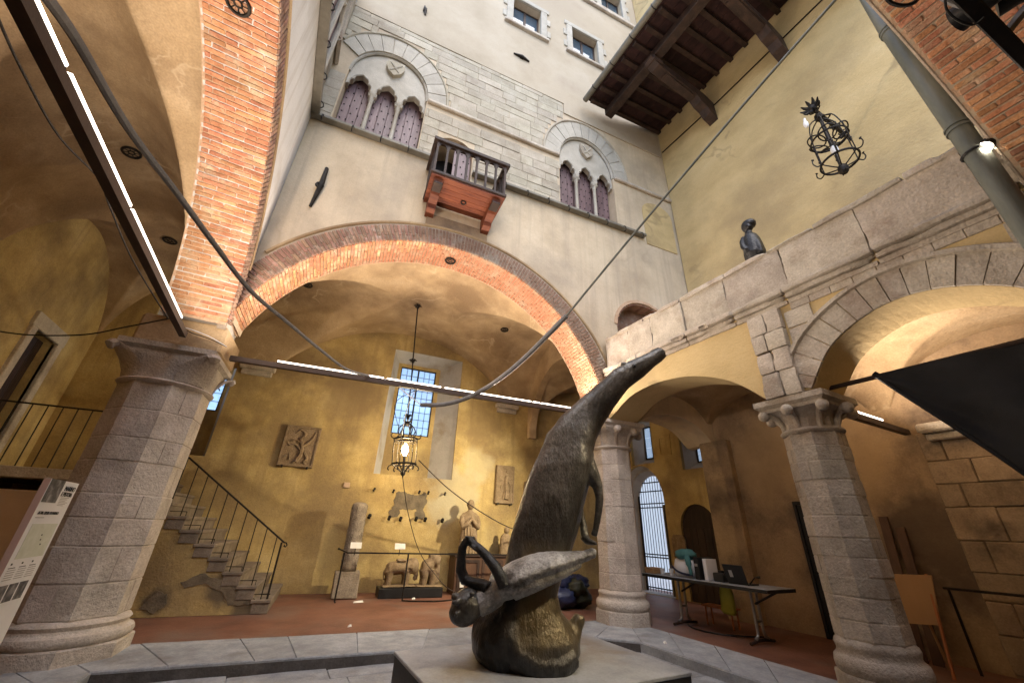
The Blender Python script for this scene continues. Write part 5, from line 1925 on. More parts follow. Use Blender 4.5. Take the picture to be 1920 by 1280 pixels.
an = math.acos((1.30-AC)/AR)
vent(TB(1.30, 6.80, AZ+AR-.035), (0, 0, 1), .10, 'round iron vent at the crown of the big facade brick arch')
pv = onX(432, 25, -1.7)
an = atan2(pv.z-DZ, pv.y-DC)
vent((-1.7, DC+(DR-.03)*cos(an), DZ+(DR-.03)*sin(an)), (0, cos(an), sin(an)), .11, 'iron vent on the underside of the brick arch above the long light bar')


def vault_hit(px, py, fn, B_=False, t0=4.0, t1=14.0):
    d = ray(px, py)
    t = t0
    while t < t1:
        p = EYE+d*t
        q = toB(p) if B_ else p
        if p.z > fn(q.x, q.y)-.02:
            e = .05
            nx = (fn(q.x+e, q.y)-fn(q.x-e, q.y))/(2*e)
            ny = (fn(q.x, q.y+e)-fn(q.x, q.y-e))/(2*e)
            nv = Vector((nx, ny, -1)).normalized()
            if B_:
                nv = TB(nv.x, nv.y, nv.z)
            return p+nv*.02, nv
        t += .02
    return p, Vector((0, 0, -1))


p, nv = vault_hit(247, 285, v_left)
vent(p, nv, .11, 'round iron vent on the vault crossed by the swinging grey tube')
p, nv = vault_hit(319, 450, v_left)
vent(p, nv, .11, 'round iron vent on the vault next to the brick springing of the thick pillar')
p, nv = vault_hit(946, 617, v_main, True, 7.6)
vent(p, nv, .10, 'round iron vent on the hall vault between the lantern rod and the brick arch')
p, nv = vault_hit(577, 533, v_main, True, 7.6)
vent(p, nv, .10, 'round iron vent on the hall vault half hidden by the brick arch')
# ================================================================== SCULPTURE PLINTH AND BRONZE
ZPL = .45
pl = thing('sculpture_plinth', (2.37, 3.75, 0), 'low square plinth with stained grey top and black sides under the bronze horse', 'plinth')
put('plinth_top', G().cbox(1.26, 3.49, 3.0, 4.50, ZPL-.03, ZPL, .006), 'plinthtop', pl)
put('plinth_side', G().box(1.27, 3.48, 3.01, 4.49, 0, ZPL-.031), 'plinthside', pl)

SB = onz(1000, 1240, ZPL)
SN = Vector((.468, .884, 0)).normalized()
SR = Vector((SN.y, -SN.x, 0))
ST = -SN                                            # towards the viewer
UZ = Vector((0, 0, 1))


def sp(px, py, d=0.0):
    return onplane(px, py, SB, SN)+ST*d


MPX = (sp(1100, 1100)-sp(1000, 1100)).length/100    # metres per photo pixel in the plane of the sculpture


def section(px, py, d, hw, hd, tilt=0.0, n=16, ridge=0.0, flat=2.0, spin=0.0):
    """ring round a point of the sculpture: half width hw (photo px) across, half depth hd (m) to the viewer; tilt turns the ring in the picture plane"""
    c = sp(px, py, d)
    ax = SR*cos(tilt)+UZ*sin(tilt)
    out = []
    for k in range(n):
        t = 2*pi*k/n
        ct, st_ = cos(t), sin(t)
        x = (abs(ct)**(2/flat))*(1 if ct > 0 else -1)*hw*MPX*1.05
        y_ = (abs(st_)**(2/flat))*(1 if st_ > 0 else -1)*hd
        if ridge and ct < -.85:
            x *= 1+ridge
        if spin:
            q_ = hd/(hw*MPX)
            x, y_ = x*cos(spin)+y_/q_*sin(spin), (-x*sin(spin)*q_+y_*cos(spin))
        out.append(tuple(c+ax*x+ST*y_))
    return out


def limb(g, pts, n=10):
    """pts: (px, py, depth m, radius px)"""
    g.tube([tuple(sp(a, b, d)) for a, b, d, r in pts], [r*MPX for a, b, d, r in pts], n)


def bake(name, g, m, parent, voxel, smooth=4, **kw):
    """fuse the lofts into one continuous skin"""
    o = put(name, g, m, parent, True, **kw)
    md = o.modifiers.new('r', 'REMESH')
    md.mode = 'VOXEL'
    md.voxel_size = voxel
    md.use_smooth_shade = True
    ms = o.modifiers.new('s', 'SMOOTH')
    ms.iterations = smooth
    ms.factor = .5
    ts = bpy.data.scenes.new('bake')            # a scene of its own keeps the evaluation small
    tmp = bpy.data.objects.new('bake', o.data)
    for q in o.modifiers:
        w_ = tmp.modifiers.new(q.name, q.type)
        if q.type == 'REMESH':
            w_.mode, w_.voxel_size, w_.use_smooth_shade = 'VOXEL', voxel, True
        else:
            w_.iterations, w_.factor = smooth, .5
    ts.collection.objects.link(tmp)
    with bpy.context.temp_override(scene=ts, view_layer=ts.view_layers[0]):
        dg = bpy.context.evaluated_depsgraph_get()
        dg.update()
    me = bpy.data.meshes.new_from_object(tmp.evaluated_get(dg))
    bpy.data.objects.remove(tmp)
    bpy.data.scenes.remove(ts)
    o.modifiers.clear()
    old = o.data
    o.data = me
    bpy.data.meshes.remove(old)
    me.materials.clear()
    me.materials.append(MATS[m])
    me.polygons.foreach_set('use_smooth', [True]*len(me.polygons))
    return o


def rough_up(o, amp, sc):
    me = o.data
    old = [(v.co.copy(), v.normal.copy()) for v in me.vertices]
    flat = []
    for c_, n_ in old:
        k = noise.noise(c_*sc)*amp+noise.noise(c_*sc*3.1)*amp*.4
        flat += list(c_+n_*k)
    me.vertices.foreach_set('co', flat)
    me.update()


hs = thing('equestrian_bronze', SB, 'dark bronze horse rearing straight up with a falling rider, on the low plinth', 'sculpture')
# horse: trunk, neck and head in one loft
g = G()
body = [(985, 1246, 0, 62, .26, 0), (986, 1236, 0, 82, .36, 0), (986, 1215, 0, 91, .42, 0), (984, 1190, 0, 92, .42, 0), (980, 1165, 0, 84, .39, 0), (980, 1140, .02, 66, .34, 0), (986, 1112, .02, 55, .30, .03), (996, 1085, .02, 54, .28, .08),
        (1008, 1050, .01, 57, .28, .12), (1018, 1015, 0, 59, .29, .15), (1027, 980, 0, 60.5, .30, .16), (1036, 945, 0, 60, .31, .15), (1046, 910, 0, 60, .31, .12), (1056, 875, .02, 57, .30, .10), (1063, 845, .03, 50, .27, .05), (1072, 820, .05, 46, .25, -.1),
        (1086, 798, .07, 41, .22, -.35), (1104, 776, .10, 35, .185, -.55), (1123, 755, .14, 30, .16, -.7), (1142, 736, .18, 26.5, .14, -.8), (1157, 720, .21, 24.5, .13, -.9)]
rings = []
for a, b, d, hw, hd, ti in body:
    k_ = max(0, min(1, (1090-b)/60))*max(0, min(1, (b-770)/60))
    rings.append(section(a, b, d, hw*(1+.03*k_), hd, ti, 28, 0, 2.3+1.3*k_, -.30*k_))
g.loft(rings)
head = [(1148, 728, .20, 24, .125, -.95), (1163, 717, .22, 24, .125, -1.0), (1178, 708, .24, 22.5, .12, -1.02), (1192, 700, .26, 19.5, .105, -1.05), (1205, 692, .28, 16.5, .09, -1.08), (1217, 685, .29, 15, .08, -1.1), (1226, 680, .30, 12, .06, -1.1)]
g.loft([section(a, b, d, hw, hd, ti, 14, 0, 2.2) for a, b, d, hw, hd, ti in head])
# ears lie back, lips, jaw
limb(g, [(1164, 706, .28, 6), (1157, 699, .30, 5), (1151, 700, .31, 2.5)], 6)
limb(g, [(1164, 703, .17, 6), (1157, 697, .15, 5), (1151, 698, .14, 2.5)], 6)
limb(g, [(1208, 680, .28, 8), (1220, 676, .29, 8.5), (1228, 681, .30, 7)], 8)
limb(g, [(1180, 722, .24, 9), (1170, 726, .23, 9), (1160, 728, .22, 6)], 8)
# withers bump and shoulder ridge
limb(g, [(1026, 838, .02, 12), (1034, 822, .03, 15), (1046, 810, .04, 17), (1066, 796, .05, 14)], 8)
# breast and hanging forelegs
limb(g, [(1078, 850, .08, 34), (1092, 878, .12, 26), (1106, 898, .14, 17), (1115, 915, .15, 11), (1118, 935, .15, 8.5), (1117, 955, .15, 7.5), (1114, 975, .15, 6.5), (1111, 992, .15, 6), (1108, 1004, .15, 6.5)], 10)
limb(g, [(1075, 880, -.08, 30), (1090, 905, -.16, 20), (1098, 925, -.20, 9), (1094, 945, -.21, 7.5), (1097, 965, -.21, 7), (1100, 985, -.20, 9), (1102, 1002, -.18, 9.5), (1104, 1012, -.16, 9.5)], 10)
limb(g, [(1098, 1006, -.18, 8), (1106, 1014, -.12, 7.5), (1115, 1017, -.08, 5), (1122, 1019, -.05, 3)], 8)
# haunch, raised hind hoof, and the lip round the hollow of the flank
limb(g, [(905, 1178, .10, 16), (915, 1198, .20, 24), (945, 1224, .24, 26), (985, 1238, .28, 16)], 10)
limb(g, [(1025, 1215, .2, 38), (1052, 1208, .12, 32), (1068, 1188, .06, 20), (1077, 1172, .04, 13.5), (1084, 1158, .04, 11.5), (1086, 1150, .04, 9)], 10)
limb(g, [(930, 1140, .05, 25), (915, 1166, .08, 29), (904, 1190, .08, 22)], 10)
limb(g, [(958, 1108, .22, 12), (952, 1140, .26, 18), (954, 1175, .30, 23), (970, 1207, .31, 26), (1005, 1228, .32, 24), (1040, 1230, .29, 22), (1066, 1216, .22, 18)], 12)
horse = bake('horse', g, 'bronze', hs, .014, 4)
rough_up(horse, .005, 6.0)
# painted into the colour: warm light on flank, shade on haunch, darker foot
me = horse.data
wl = wloc(horse)
ao = me.attributes.new('warm_light_paint', 'FLOAT', 'POINT')
ab = me.attributes.new('shade_paint', 'FLOAT', 'POINT')
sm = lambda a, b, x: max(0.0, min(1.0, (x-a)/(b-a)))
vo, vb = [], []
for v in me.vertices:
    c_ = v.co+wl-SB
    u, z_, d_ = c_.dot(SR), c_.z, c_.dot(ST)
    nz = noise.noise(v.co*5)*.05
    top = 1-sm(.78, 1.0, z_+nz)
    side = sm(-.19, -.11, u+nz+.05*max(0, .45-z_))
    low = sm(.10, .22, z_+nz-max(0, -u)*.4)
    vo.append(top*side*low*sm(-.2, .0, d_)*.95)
    vb.append(min(1, (1-sm(.62, .85, z_+nz))*(1-side)*.9+(1-sm(.06, .2, z_+nz))*.9))
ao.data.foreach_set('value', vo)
ab.data.foreach_set('value', vb)
# chisel eye
put('eye', G().ball(tuple(sp(1172, 707, .36)), .022, 8, 6), 'bronze_dark', hs, True)

# rider: torso and legs in one wedge, head, two raised arms
g = G()
tor = [(918, 1086, .30, 15, .07, 1.3), (932, 1087, .32, 24, .13, 1.3), (948, 1082, .34, 29, .17, 1.3), (970, 1074, .36, 32, .18, 1.25), (995, 1064, .38, 29, .16, 1.25), (1020, 1056, .40, 23, .14, 1.3), (1045, 1049, .40, 17, .115, 1.35), (1068, 1043, .38, 12.5, .09, 1.4), (1084, 1038, .36, 8.5, .065, 1.45), (1094, 1035, .35, 8, .05, 1.5)]
g.loft([section(a, b, d, hw*1.05, hd*1.1, ti, 24, 0, 1.45) for a, b, d, hw, hd, ti in tor])
limb(g, [(960, 1095, .42, 16), (1000, 1080, .46, 14), (1040, 1066, .44, 10), (1075, 1050, .40, 6)], 10)
limb(g, [(1078, 1040, .36, 8), (1088, 1034, .36, 8), (1097, 1033, .36, 9), (1103, 1034, .36, 7)], 9)
limb(g, [(935, 1100, .36, 20), (915, 1112, .38, 21), (900, 1120, .39, 19)], 10)     # shoulders and neck
rider = bake('rider', g, 'bronze_pale', hs, .011, 3)
rough_up(rider, .005, 9.0)
g = G()
limb(g, [(908, 1112, .38, 17), (897, 1118, .39, 18)], 10)
g.ball(tuple(sp(882, 1122, .40)), (26*MPX, 26*MPX, 27*MPX), 16, 12)
g.ball(tuple(sp(876, 1132, .42)), (23*MPX, 22*MPX, 20*MPX), 14, 10)
limb(g, [(872, 1106, .50, 5), (868, 1112, .53, 5), (860, 1112, .53, 3)], 6)           # nose and brow
limb(g, [(866, 1104, .46, 6), (858, 1103, .46, 5)], 6)
limb(g, [(895, 1100, .52, 5), (890, 1094, .53, 3)], 6)
limb(g, [(868, 1126, .55, 3.5), (866, 1134, .54, 3.5)], 6)
rh = bake('rider_head', g, 'bronze', hs, .010, 3)
rough_up(rh, .005, 12.0)
g = G()
limb(g, [(918, 1092, .42, 12), (908, 1086, .40, 10), (892, 1083, .38, 9), (878, 1078, .36, 9.5), (871, 1062, .36, 9.5), (872, 1040, .37, 8), (874, 1024, .38, 7.5), (879, 1014, .39, 7), (884, 1006, .39, 6)], 12)
limb(g, [(946, 1088, .50, 10), (940, 1072, .50, 10.5), (930, 1054, .49, 9.5), (917, 1038, .46, 8.5), (904, 1025, .43, 7.5), (894, 1018, .41, 7.5), (886, 1010, .40, 7)], 12)
for k in range(4):
    limb(g, [(886+k*3, 1016-k, .42-.012*k, 3.4), (884+k*3, 1007-k*.6, .43-.012*k, 3.0), (881+k*3, 1003+k*1.2, .435-.012*k, 2.2)], 6)
limb(g, [(890, 1020, .44, 3.2), (896, 1024, .455, 2.8), (897, 1028, .46, 2.0)], 6)
bake('arms', g, 'bronze_dark', hs, .009, 3)

# ================================================================== SMALL BRONZE ON THE PARAPET
sb = thing('parapet_figure', (5.58, 2.5, 5.36), 'small dark bronze half figure sitting on the stone parapet', 'statue')
X0 = 5.56
c2 = lambda px, py, d=0: onX(px, py, X0)+Vector((-d, 0, 0))
g = G()


def blob(g, pts, n=10):
    g.tube([tuple(c2(a, b, d)) for a, b, d, r in pts], [r for a, b, d, r in pts], n)


blob(g, [(1415, 486, -.05, .15), (1415, 474, 0, .155), (1412, 462, 0, .14), (1409, 452, 0, .125), (1406, 445, 0, .105), (1404, 439, 0, .06), (1403, 434, 0, .052)], 14)
blob(g, [(1417, 447, .03, .045), (1424, 456, .05, .045), (1429, 466, .06, .042), (1432, 476, .06, .04)], 8)
blob(g, [(1399, 448, .06, .042), (1398, 458, .09, .042), (1402, 468, .12, .04), (1409, 474, .14, .035)], 8)
bake('torso', g, 'bronze_dark', sb, .012, 4)
g = G()
g.ball(tuple(c2(1401, 425)), (.085, .088, .11), 16, 12)
g.ball(tuple(c2(1403, 420)+Vector((.02, 0, 0))), (.10, .105, .085), 14, 10)
blob(g, [(1407, 424, .06, .018), (1410, 428, .07, .022)], 6)
blob(g, [(1403, 436, .0, .05), (1402, 428, .0, .05)], 8)
bake('head', g, 'bronze_dark', sb, .010, 3)

# ================================================================== HALL LANTERN


def lantern(name, M, R_, H, label, group, rod=None, rodlabel=None, lit=True):
    """M places a lantern whose origin is the top hook; it hangs along -z"""
    loc = M @ Vector((0, 0, 0))
    t = thing(name, loc, label, 'lantern', group)
    def T(x, y, z): return M @ Vector((x, y, z))
    g = G(T)
    for k in range(6):                              # crown of scrolls
        a = 2*pi*k/6
        pts = [(.02*cos(a), .02*sin(a), -.02), (R_*.45*cos(a), R_*.45*sin(a), -.06*H), (R_*.75*cos(a), R_*.75*sin(a), -.16*H), (R_*.62*cos(a), R_*.62*sin(a), -.26*H), (R_*.8*cos(a), R_*.8*sin(a), -.32*H), (R_*cos(a), R_*sin(a), -.34*H)]
        g.tube(smoothpts(pts, 3), .014, 5)
    put('crown', g, 'iron', t)
    g = G(T)
    g.ball((0, 0, -.02), .06, 8, 6)
    for k in range(6):
        a = 2*pi*k/6+.4
        g.tube([(.03*cos(a), .03*sin(a), 0), (.09*cos(a), .09*sin(a), .05), (.07*cos(a), .07*sin(a), .09)], [.016, .02, .006], 5)
    put('finial', g, 'iron', t)
    put('upper_ring', G(T).ring((0, 0, -.34*H), (1, 0, 0), (0, 1, 0), R_, .022, 24, 6).ring((0, 0, -.39*H), (1, 0, 0), (0, 1, 0), R_*.98, .012, 24, 5), 'iron', t)
    put('lower_ring', G(T).ring((0, 0, -.82*H), (1, 0, 0), (0, 1, 0), R_*1.02, .02, 24, 6), 'iron', t)
    for k in range(6):
        a = 2*pi*k/6
        g = G(T).tube([(R_*cos(a), R_*sin(a), -.34*H), (R_*cos(a), R_*sin(a), -.82*H)], .011, 6)
        g.ball((R_*cos(a), R_*sin(a), -.58*H), .02, 6, 4)
        put('upright', g, 'iron', t)
        for z_, s_ in ((-.33*H, 1), (-.84*H, -1)):
            g = G(T)                               # leaf scroll at top and bottom
            pts = [(R_*cos(a), R_*sin(a), z_), (R_*1.22*cos(a), R_*1.22*sin(a), z_+.02*s_), (R_*1.32*cos(a), R_*1.32*sin(a), z_+.08*s_), (R_*1.2*cos(a), R_*1.2*sin(a), z_+.10*s_)]
            g.tube(smoothpts(pts, 3), [.012]*9+[.02], 5)
            put('leaf_scroll', g, 'iron', t)
    g = G(T)
    for k in range(6):
        a = 2*pi*k/6
        g.tube(smoothpts([(R_*cos(a), R_*sin(a), -.82*H), (R_*.6*cos(a), R_*.6*sin(a), -.90*H), (.03*cos(a), .03*sin(a), -.97*H)], 3), .012, 5)
    g.ball((0, 0, -.99*H), .055, 8, 6)
    g.tube([(0, 0, -1.0*H), (0, 0, -1.08*H)], [.03, .008], 6)
    put('bottom_basket', g, 'iron', t)
    put('socket', G(T).tube([(0, 0, -.66*H), (0, 0, -.95*H)], .028, 8), 'iron', t)
    b = G(T)
    b.loft([[(r_*cos(2*pi*k/10), r_*sin(2*pi*k/10), z_*H) for k in range(10)] for r_, z_ in ((.02, -.67), (.045, -.62), (.065, -.55), (.055, -.48), (.02, -.43))])
    put('bulb', b, 'bulb' if lit else 'white', t, True)
    if lit:
        ll = bpy.data.lights.new('bulb_light', 'POINT')
        ll.energy = 120
        ll.color = (1.0, .78, .48)
        ll.shadow_soft_size = .07
        lo_ = bpy.data.objects.new('bulb_light', ll)
        link(lo_, t)
        lo_.location = T(0, 0, -.55*H)-loc
    return t


pt = toB(onB(783, 578, 9.0))
pz = onB(783, 578, 9.0)
pb = onB(764, 792, 9.0)
axis = (pz-pb).normalized()
xa = UB-axis*UB.dot(axis)
xa.normalize()
ya = axis.cross(xa)
ML = frameM(xa, ya, axis, pb)
lh = (onB(764, 792, 9.0)-onB(761, 893, 9.0)).length
lan = lantern('hanging_lantern', ML, .25, lh*.95, 'lit wrought iron cage lantern hanging from a long rod in the hall', 'wrought iron lanterns')
top = EYE+(pz-EYE)*1.0
rodtop = pz+axis*.12
put('rod', G().tube([tuple(pb), tuple(rodtop)], .016, 8), 'iron', lan)
for f_ in (.0, .48, .97):
    g = G()
    q = pb.lerp(rodtop, f_ if f_ else .04)
    for k in range(6):
        a = 2*pi*k/6
        d = xa*cos(a)+ya*sin(a)
        g.tube([tuple(q), tuple(q+d*.07+axis*.05), tuple(q+d*.10+axis*.02)], [.02, .02, .006], 5)
    g.ball(tuple(q), .04, 8, 6)
    put('rod_knot', g, 'iron', lan)

# cables at the lantern
tb = TB(1.02, 6.78, 3.80)
wire('slack_cord', [tb, tb.lerp(onB(748, 790, 8.6), .5)+Vector((0, 0, -.05)), onB(752, 822, 8.8)], .007, 'white', 'slack pale cord from the light bar to the hanging lantern', 'cord')
wire('slack_cord', [TB(1.0, 6.80, 3.70), onB(740, 760, 7.8), onB(757, 830, 8.7), onB(762, 850, 8.9)], .006, 'iron', 'dark cord from the light bar into the lantern cage', 'cord')
wire('lantern_cable', [onB(785, 862, 9.0), onB(840, 915, 9.2), onB(900, 958, 9.5), onB(960, 990, 9.8), TB(4.9, 10.0, 1.55)], .012, 'wood_dark', 'brown cable stretched from the hanging lantern down past the praying statue')
wire('lantern_cable', [onB(755, 895, 9.0), onB(765, 960, 9.3), onB(785, 1030, 9.5), onB(815, 1075, 9.4), onB(850, 1108, 9.2), TB(3.6, 9.0, ZG+.01)], .008, 'wood_dark', 'thin brown cable dropping from under the lantern to the floor')

# ================================================================== IRON LANTERN ON THE HIGH WALL
base = onX(1595, 262, XW)
tip = Vector((6.95, base.y+.03, base.z))
MB_ = Matrix.Translation(tip+Vector((0, 0, -.12)))
wl_ = thing('bracket_lantern', tip, 'unlit wrought iron cage lantern on a long bracket from the high yellow wall', 'lantern', 'wrought iron lanterns')
g = G().tube([tuple(base+Vector((.05, 0, 0))), tuple(tip)], [.03, .035], 8)
for f_ in (.15, .4, .65, .9):
    q = base.lerp(tip, f_)
    for k in range(4):
        a = 2*pi*k/4+f_*5
        g.tube(smoothpts([tuple(q), tuple(q+Vector((-.06, .09*cos(a), .09*sin(a)))), tuple(q+Vector((-.12, .05*cos(a), .05*sin(a))))], 3), .013, 5)
put('bracket_arm', g, 'iron', wl_)
g = G().ball(tuple(tip), .075, 8, 6)
for k in range(9):
    a = 2*pi*k/9
    d = Vector((-.35, cos(a), sin(a))).normalized()
    g.tube([tuple(tip), tuple(tip+d*.13), tuple(tip+d*.17+Vector((-.05, 0, 0)))], [.03, .028, .01], 5)
put('bracket_flower', g, 'iron', wl_)
Tt = lambda x, y, z: Vector((tip.x+.12+x*.82, tip.y+y*.82, tip.z-.1+z*1.1))
put('centre_stem', G(Tt).tube([(0, 0, .1), (0, 0, -1.30)], .022, 6).ball((0, 0, -1.30), .10, 8, 6).ball((0, 0, -.06), .09, 8, 6), 'iron', wl_)
put('upper_ring', G(Tt).ring((0, 0, -.62), (1, 0, 0), (0, 1, 0), .33, .018, 28, 6), 'iron', wl_)
put('lower_ring', G(Tt).ring((0, 0, -1.14), (1, 0, 0), (0, 1, 0), .33, .02, 28, 6), 'iron', wl_)
for k in range(6):
    a = 2*pi*k/6+.3
    ca, sa = cos(a), sin(a)
    put('upright', G(Tt).tube([(.33*ca, .33*sa, -.5), (.33*ca, .33*sa, -1.16)], .012, 5).ball((.33*ca, .33*sa, -.88), .025, 6, 4), 'iron', wl_)
    put('hoop', G(Tt).ring((.24*ca, .24*sa, -.62), (ca, sa, .5), (-sa, ca, 0), .16, .014, 18, 5), 'iron', wl_)
    put('leaf_scroll', G(Tt).tube(smoothpts([(.33*ca, .33*sa, -1.14), (.42*ca, .42*sa, -1.17), (.48*ca, .48*sa, -1.10), (.46*ca, .46*sa, -1.02)], 3), [.012]*9+[.03], 5), 'iron', wl_)
    put('stay', G(Tt).tube(smoothpts([(.03*ca, .03*sa, -.08), (.22*ca, .22*sa, -.20), (.30*ca, .30*sa, -.42), (.33*ca, .33*sa, -.62)], 3), .013, 5), 'iron', wl_)
    put('stay', G(Tt).tube(smoothpts([(.33*ca, .33*sa, -1.14), (.2*ca, .2*sa, -1.2), (.04*ca, .04*sa, -1.26)], 3), .012, 5), 'iron', wl_)
put('bulb', G(Tt).ball((.02, .0, -.86), (.07, .07, .10), 10, 8), 'white', wl_, True)
put('bulb', G(Tt).ball((-.30, .18, -.24), (.05, .05, .08), 10, 8).tube([(-.28, .17, -.1), (-.30, .18, -.18)], .025, 6), 'white', wl_, True)

# ================================================================== CARVED SLABS ON THE BACK WALL


def relief(pxs, label, strokes, m='carved', th=.09):
    P = [toB(onB(a, b, NW)) for a, b in pxs]
    t = thing('carved_slab', TB(sum(p.x for p in P)/4, NW, min(p.z for p in P)), label, 'relief', 'carved stone slabs on the back wall')
    q = [(p.x, p.z) for p in P]
    x0, x1 = min(a for a, b in q), max(a for a, b in q)
    z0, z1 = min(b for a, b in q), max(b for a, b in q)
    put('slab', G(TB).cbox(x0, x1, NW-th, NW+.01, z0, z1, .012, .012), m, t)
    put('rim', G(TB).plate([(x0+.01, z0+.01), (x1-.01, z0+.01), (x1-.01, z1-.01), (x0+.01, z1-.01)], [[(x0+.045, z0+.05), (x1-.045, z0+.05), (x1-.045, z1-.05), (x0+.045, z1-.05)]], NW-th-.018, NW-th+.01, lambda a, b, d: (a, d, b)), m, t)
    g = G(TB)
    for pts, r_ in strokes:
        pp = [(x0+(x1-x0)*u, NW-th-.006, z0+(z1-z0)*v) for u, v in pts]
        pp = smoothpts(pp, 4)
        rr = r_ if not isinstance(r_, tuple) else [r_[0]+(r_[1]-r_[0])*i/(len(pp)-1) for i in range(len(pp))]
        g.tube(pp, rr, 6)
    put('carving', g, m, t, True)
    for u in (.15, .85):
        put('clamp', G(TB).box(x0+(x1-x0)*u-.02, x0+(x1-x0)*u+.02, NW-th-.025, NW, z0-.03, z0+.02), 'iron', t)


relief([(540, 797), (604, 804), (585, 878), (524, 873)], 'carved stone slab of a rearing beast, beside the stair', [
    ([(.50, .12), (.58, .30), (.56, .50), (.50, .66), (.58, .78), (.52, .86), (.40, .90)], (.05, .022)),
    ([(.56, .48), (.70, .58), (.82, .72), (.86, .88)], (.05, .01)), ([(.55, .40), (.38, .52), (.22, .50), (.12, .58)], (.03, .012)),
    ([(.52, .55), (.36, .64), (.22, .60)], (.025, .01)), ([(.50, .14), (.40, .08)], .018), ([(.66, .36), (.78, .22), (.72, .12), (.80, .07)], (.04, .016)), ([(.30, .80), (.42, .90)], .014), ([(.12, .2), (.26, .3), (.3, .15)], .01)])
relief([(932, 872), (963, 876), (955, 945), (926, 943)], 'narrow carved stone slab with a standing figure, beside the bronze horse back', [
    ([(.55, .12), (.58, .35), (.52, .55), (.58, .72)], (.09, .06)), ([(.58, .80), (.60, .86)], .055), ([(.45, .55), (.28, .45), (.32, .32)], .028), ([(.66, .58), (.80, .45), (.76, .3)], .028), ([(.46, .30), (.40, .10)], .035), ([(.66, .30), (.68, .10)], .035), ([(.2, .92), (.8, .92)], .012)])
relief([(984, 905), (1010, 905), (1006, 990), (980, 988)], 'carved stone slab mostly hidden by the bronze horse', [([(.3, .2), (.4, .5), (.3, .8)], .03), ([(.6, .2), (.6, .8)], .03)])

# ================================================================== COLUMN FRAGMENT
cf = thing('column_fragment', TB(.62, 10.26, ZG), 'rough carved column shaft standing on a square block by the back wall', 'column')
put('block', G(TB).cbox(.38, .88, 10.02, 10.5, ZG, .60, .015, .01), 'carved_grey', cf)
rings = []
for i in range(15):
    z = .60+(1.92-.60)*i/14
    rings.append([(.63+.165*(1+.05*noise.noise(Vector((k*.7, i*.9, 1))))*cos(2*pi*k/18), 10.26+.165*(1+.05*noise.noise(Vector((k*.7, i*.9, 5))))*sin(2*pi*k/18), z) for k in range(18)])
rings.append([(.63+.10*cos(2*pi*k/18), 10.26+.10*sin(2*pi*k/18), 1.96) for k in range(18)])
put('shaft', G(TB).loft(rings), 'carved_grey', cf, 'all')
g = G(TB)
random.seed(3)
for i in range(150):
    a, z = random.uniform(pi*.9, pi*2.1), random.uniform(.65, 1.88)
    l = random.uniform(.02, .06)
    a2, z2 = a+random.uniform(-.3, .3), z+l
    g.tube([(.63+.166*cos(a), 10.26+.166*sin(a), z), (.63+.168*cos((a+a2)/2+.1), 10.26+.168*sin((a+a2)/2+.1), (z+z2)/2), (.63+.166*cos(a2), 10.26+.166*sin(a2), z2)], .008, 4)
put('carving', g, 'carved_grey', cf, kind='stuff')

# ================================================================== STONE BEASTS ON A BLACK PLINTH
bp_ = put('display_plinth', G(TB).cbox(1.30, 2.68, 9.98, 10.52, ZG, .30, .008), 'blackpaint', label='low black display plinth under the two stone beasts', cat='plinth')


def beast(s, n, L, H, face, label, cut):
    t = thing('stone_beast', TB(s, n, .30), label, 'statue', 'stone beasts on the black plinth')
    def T(x, y, z): return TB(s+x*face, n+y, .30+z)
    g = G(T)
    secs = [(-.50, .55, .10, .14), (-.42, .56, .17, .20), (-.22, .58, .19, .23), (0, .60, .19, .22), (.20, .62, .19, .23), (.34, .66, .15, .19)]
    if cut:
        secs = [(-.36, .55, .14, .18), (-.28, .57, .18, .23), (-.1, .60, .19, .24), (.08, .64, .17, .22), (.18, .70, .12, .14)]
    g.loft([[(x*L, w_*cos(2*pi*k/12), zc*H+h_*H*1.0*sin(2*pi*k/12)) for k in range(12)] for x, zc, w_, h_ in secs])
    for x, y in ((-.38, .1), (-.38, -.1), (.22, .1), (.22, -.1)):
        if cut:
            x *= .62
        g.tube([(x*L, y, .5*H), ((x+.03)*L, y, .25*H), ((x-.01)*L, y, .06*H), ((x+.06)*L, y, .0)], [.095, .07, .06, .07], 8)
    if not cut:
        g.ball((.44*L, 0, .66*H), (.15, .15, .17), 12, 8)
        g.tube([(.52*L, 0, .62*H), (.60*L, 0, .50*H), (.60*L, 0, .34*H), (.54*L, 0, .2*H)], [.08, .06, .05, .04], 8)
        for y in (-.13, .13):
            g.tube([(.40*L, y, .72*H), (.36*L, y*1.2, .60*H), (.38*L, y*1.2, .5*H)], [.05, .06, .03], 6)
    else:
        g.ball((.26*L, -.02, .80*H), (.13, .14, .13), 12, 8)
        g.tube([(.1*L, 0, .85*H), (.1*L, 0, .98*H)], .10, 8)
        g.tube([(.34*L, -.05, .70*H), (.40*L, -.05, .45*H), (.36*L, -.05, .10*H)], [.06, .05, .06], 8)
    g.tube([(-.5*L, 0, .56*H), (-.55*L, .02, .35*H), (-.50*L, .05, .2*H)], [.03, .025, .02], 6)
    b = bake('body', g, 'carved', t, .02, 4)
    rough_up(b, .008, 9)
    put('base_slab', G(T).cbox(-.56*L, .6*L, -.18, .18, -.0, .05, .015, .01), 'carved', t)
    if not cut:
        put('saddle_cloth', G(T).cbox(-.16*L, .16*L, -.15, .15, .79*H, .86*H, .02), 'carved', t)
    return t


beast(1.72, 10.24, .62, .62, 1, 'squat stone elephant with a saddle block, on the black plinth', False)
beast(2.38, 10.24, .50, .66, 1, 'broken sitting stone beast next to the stone elephant', True)

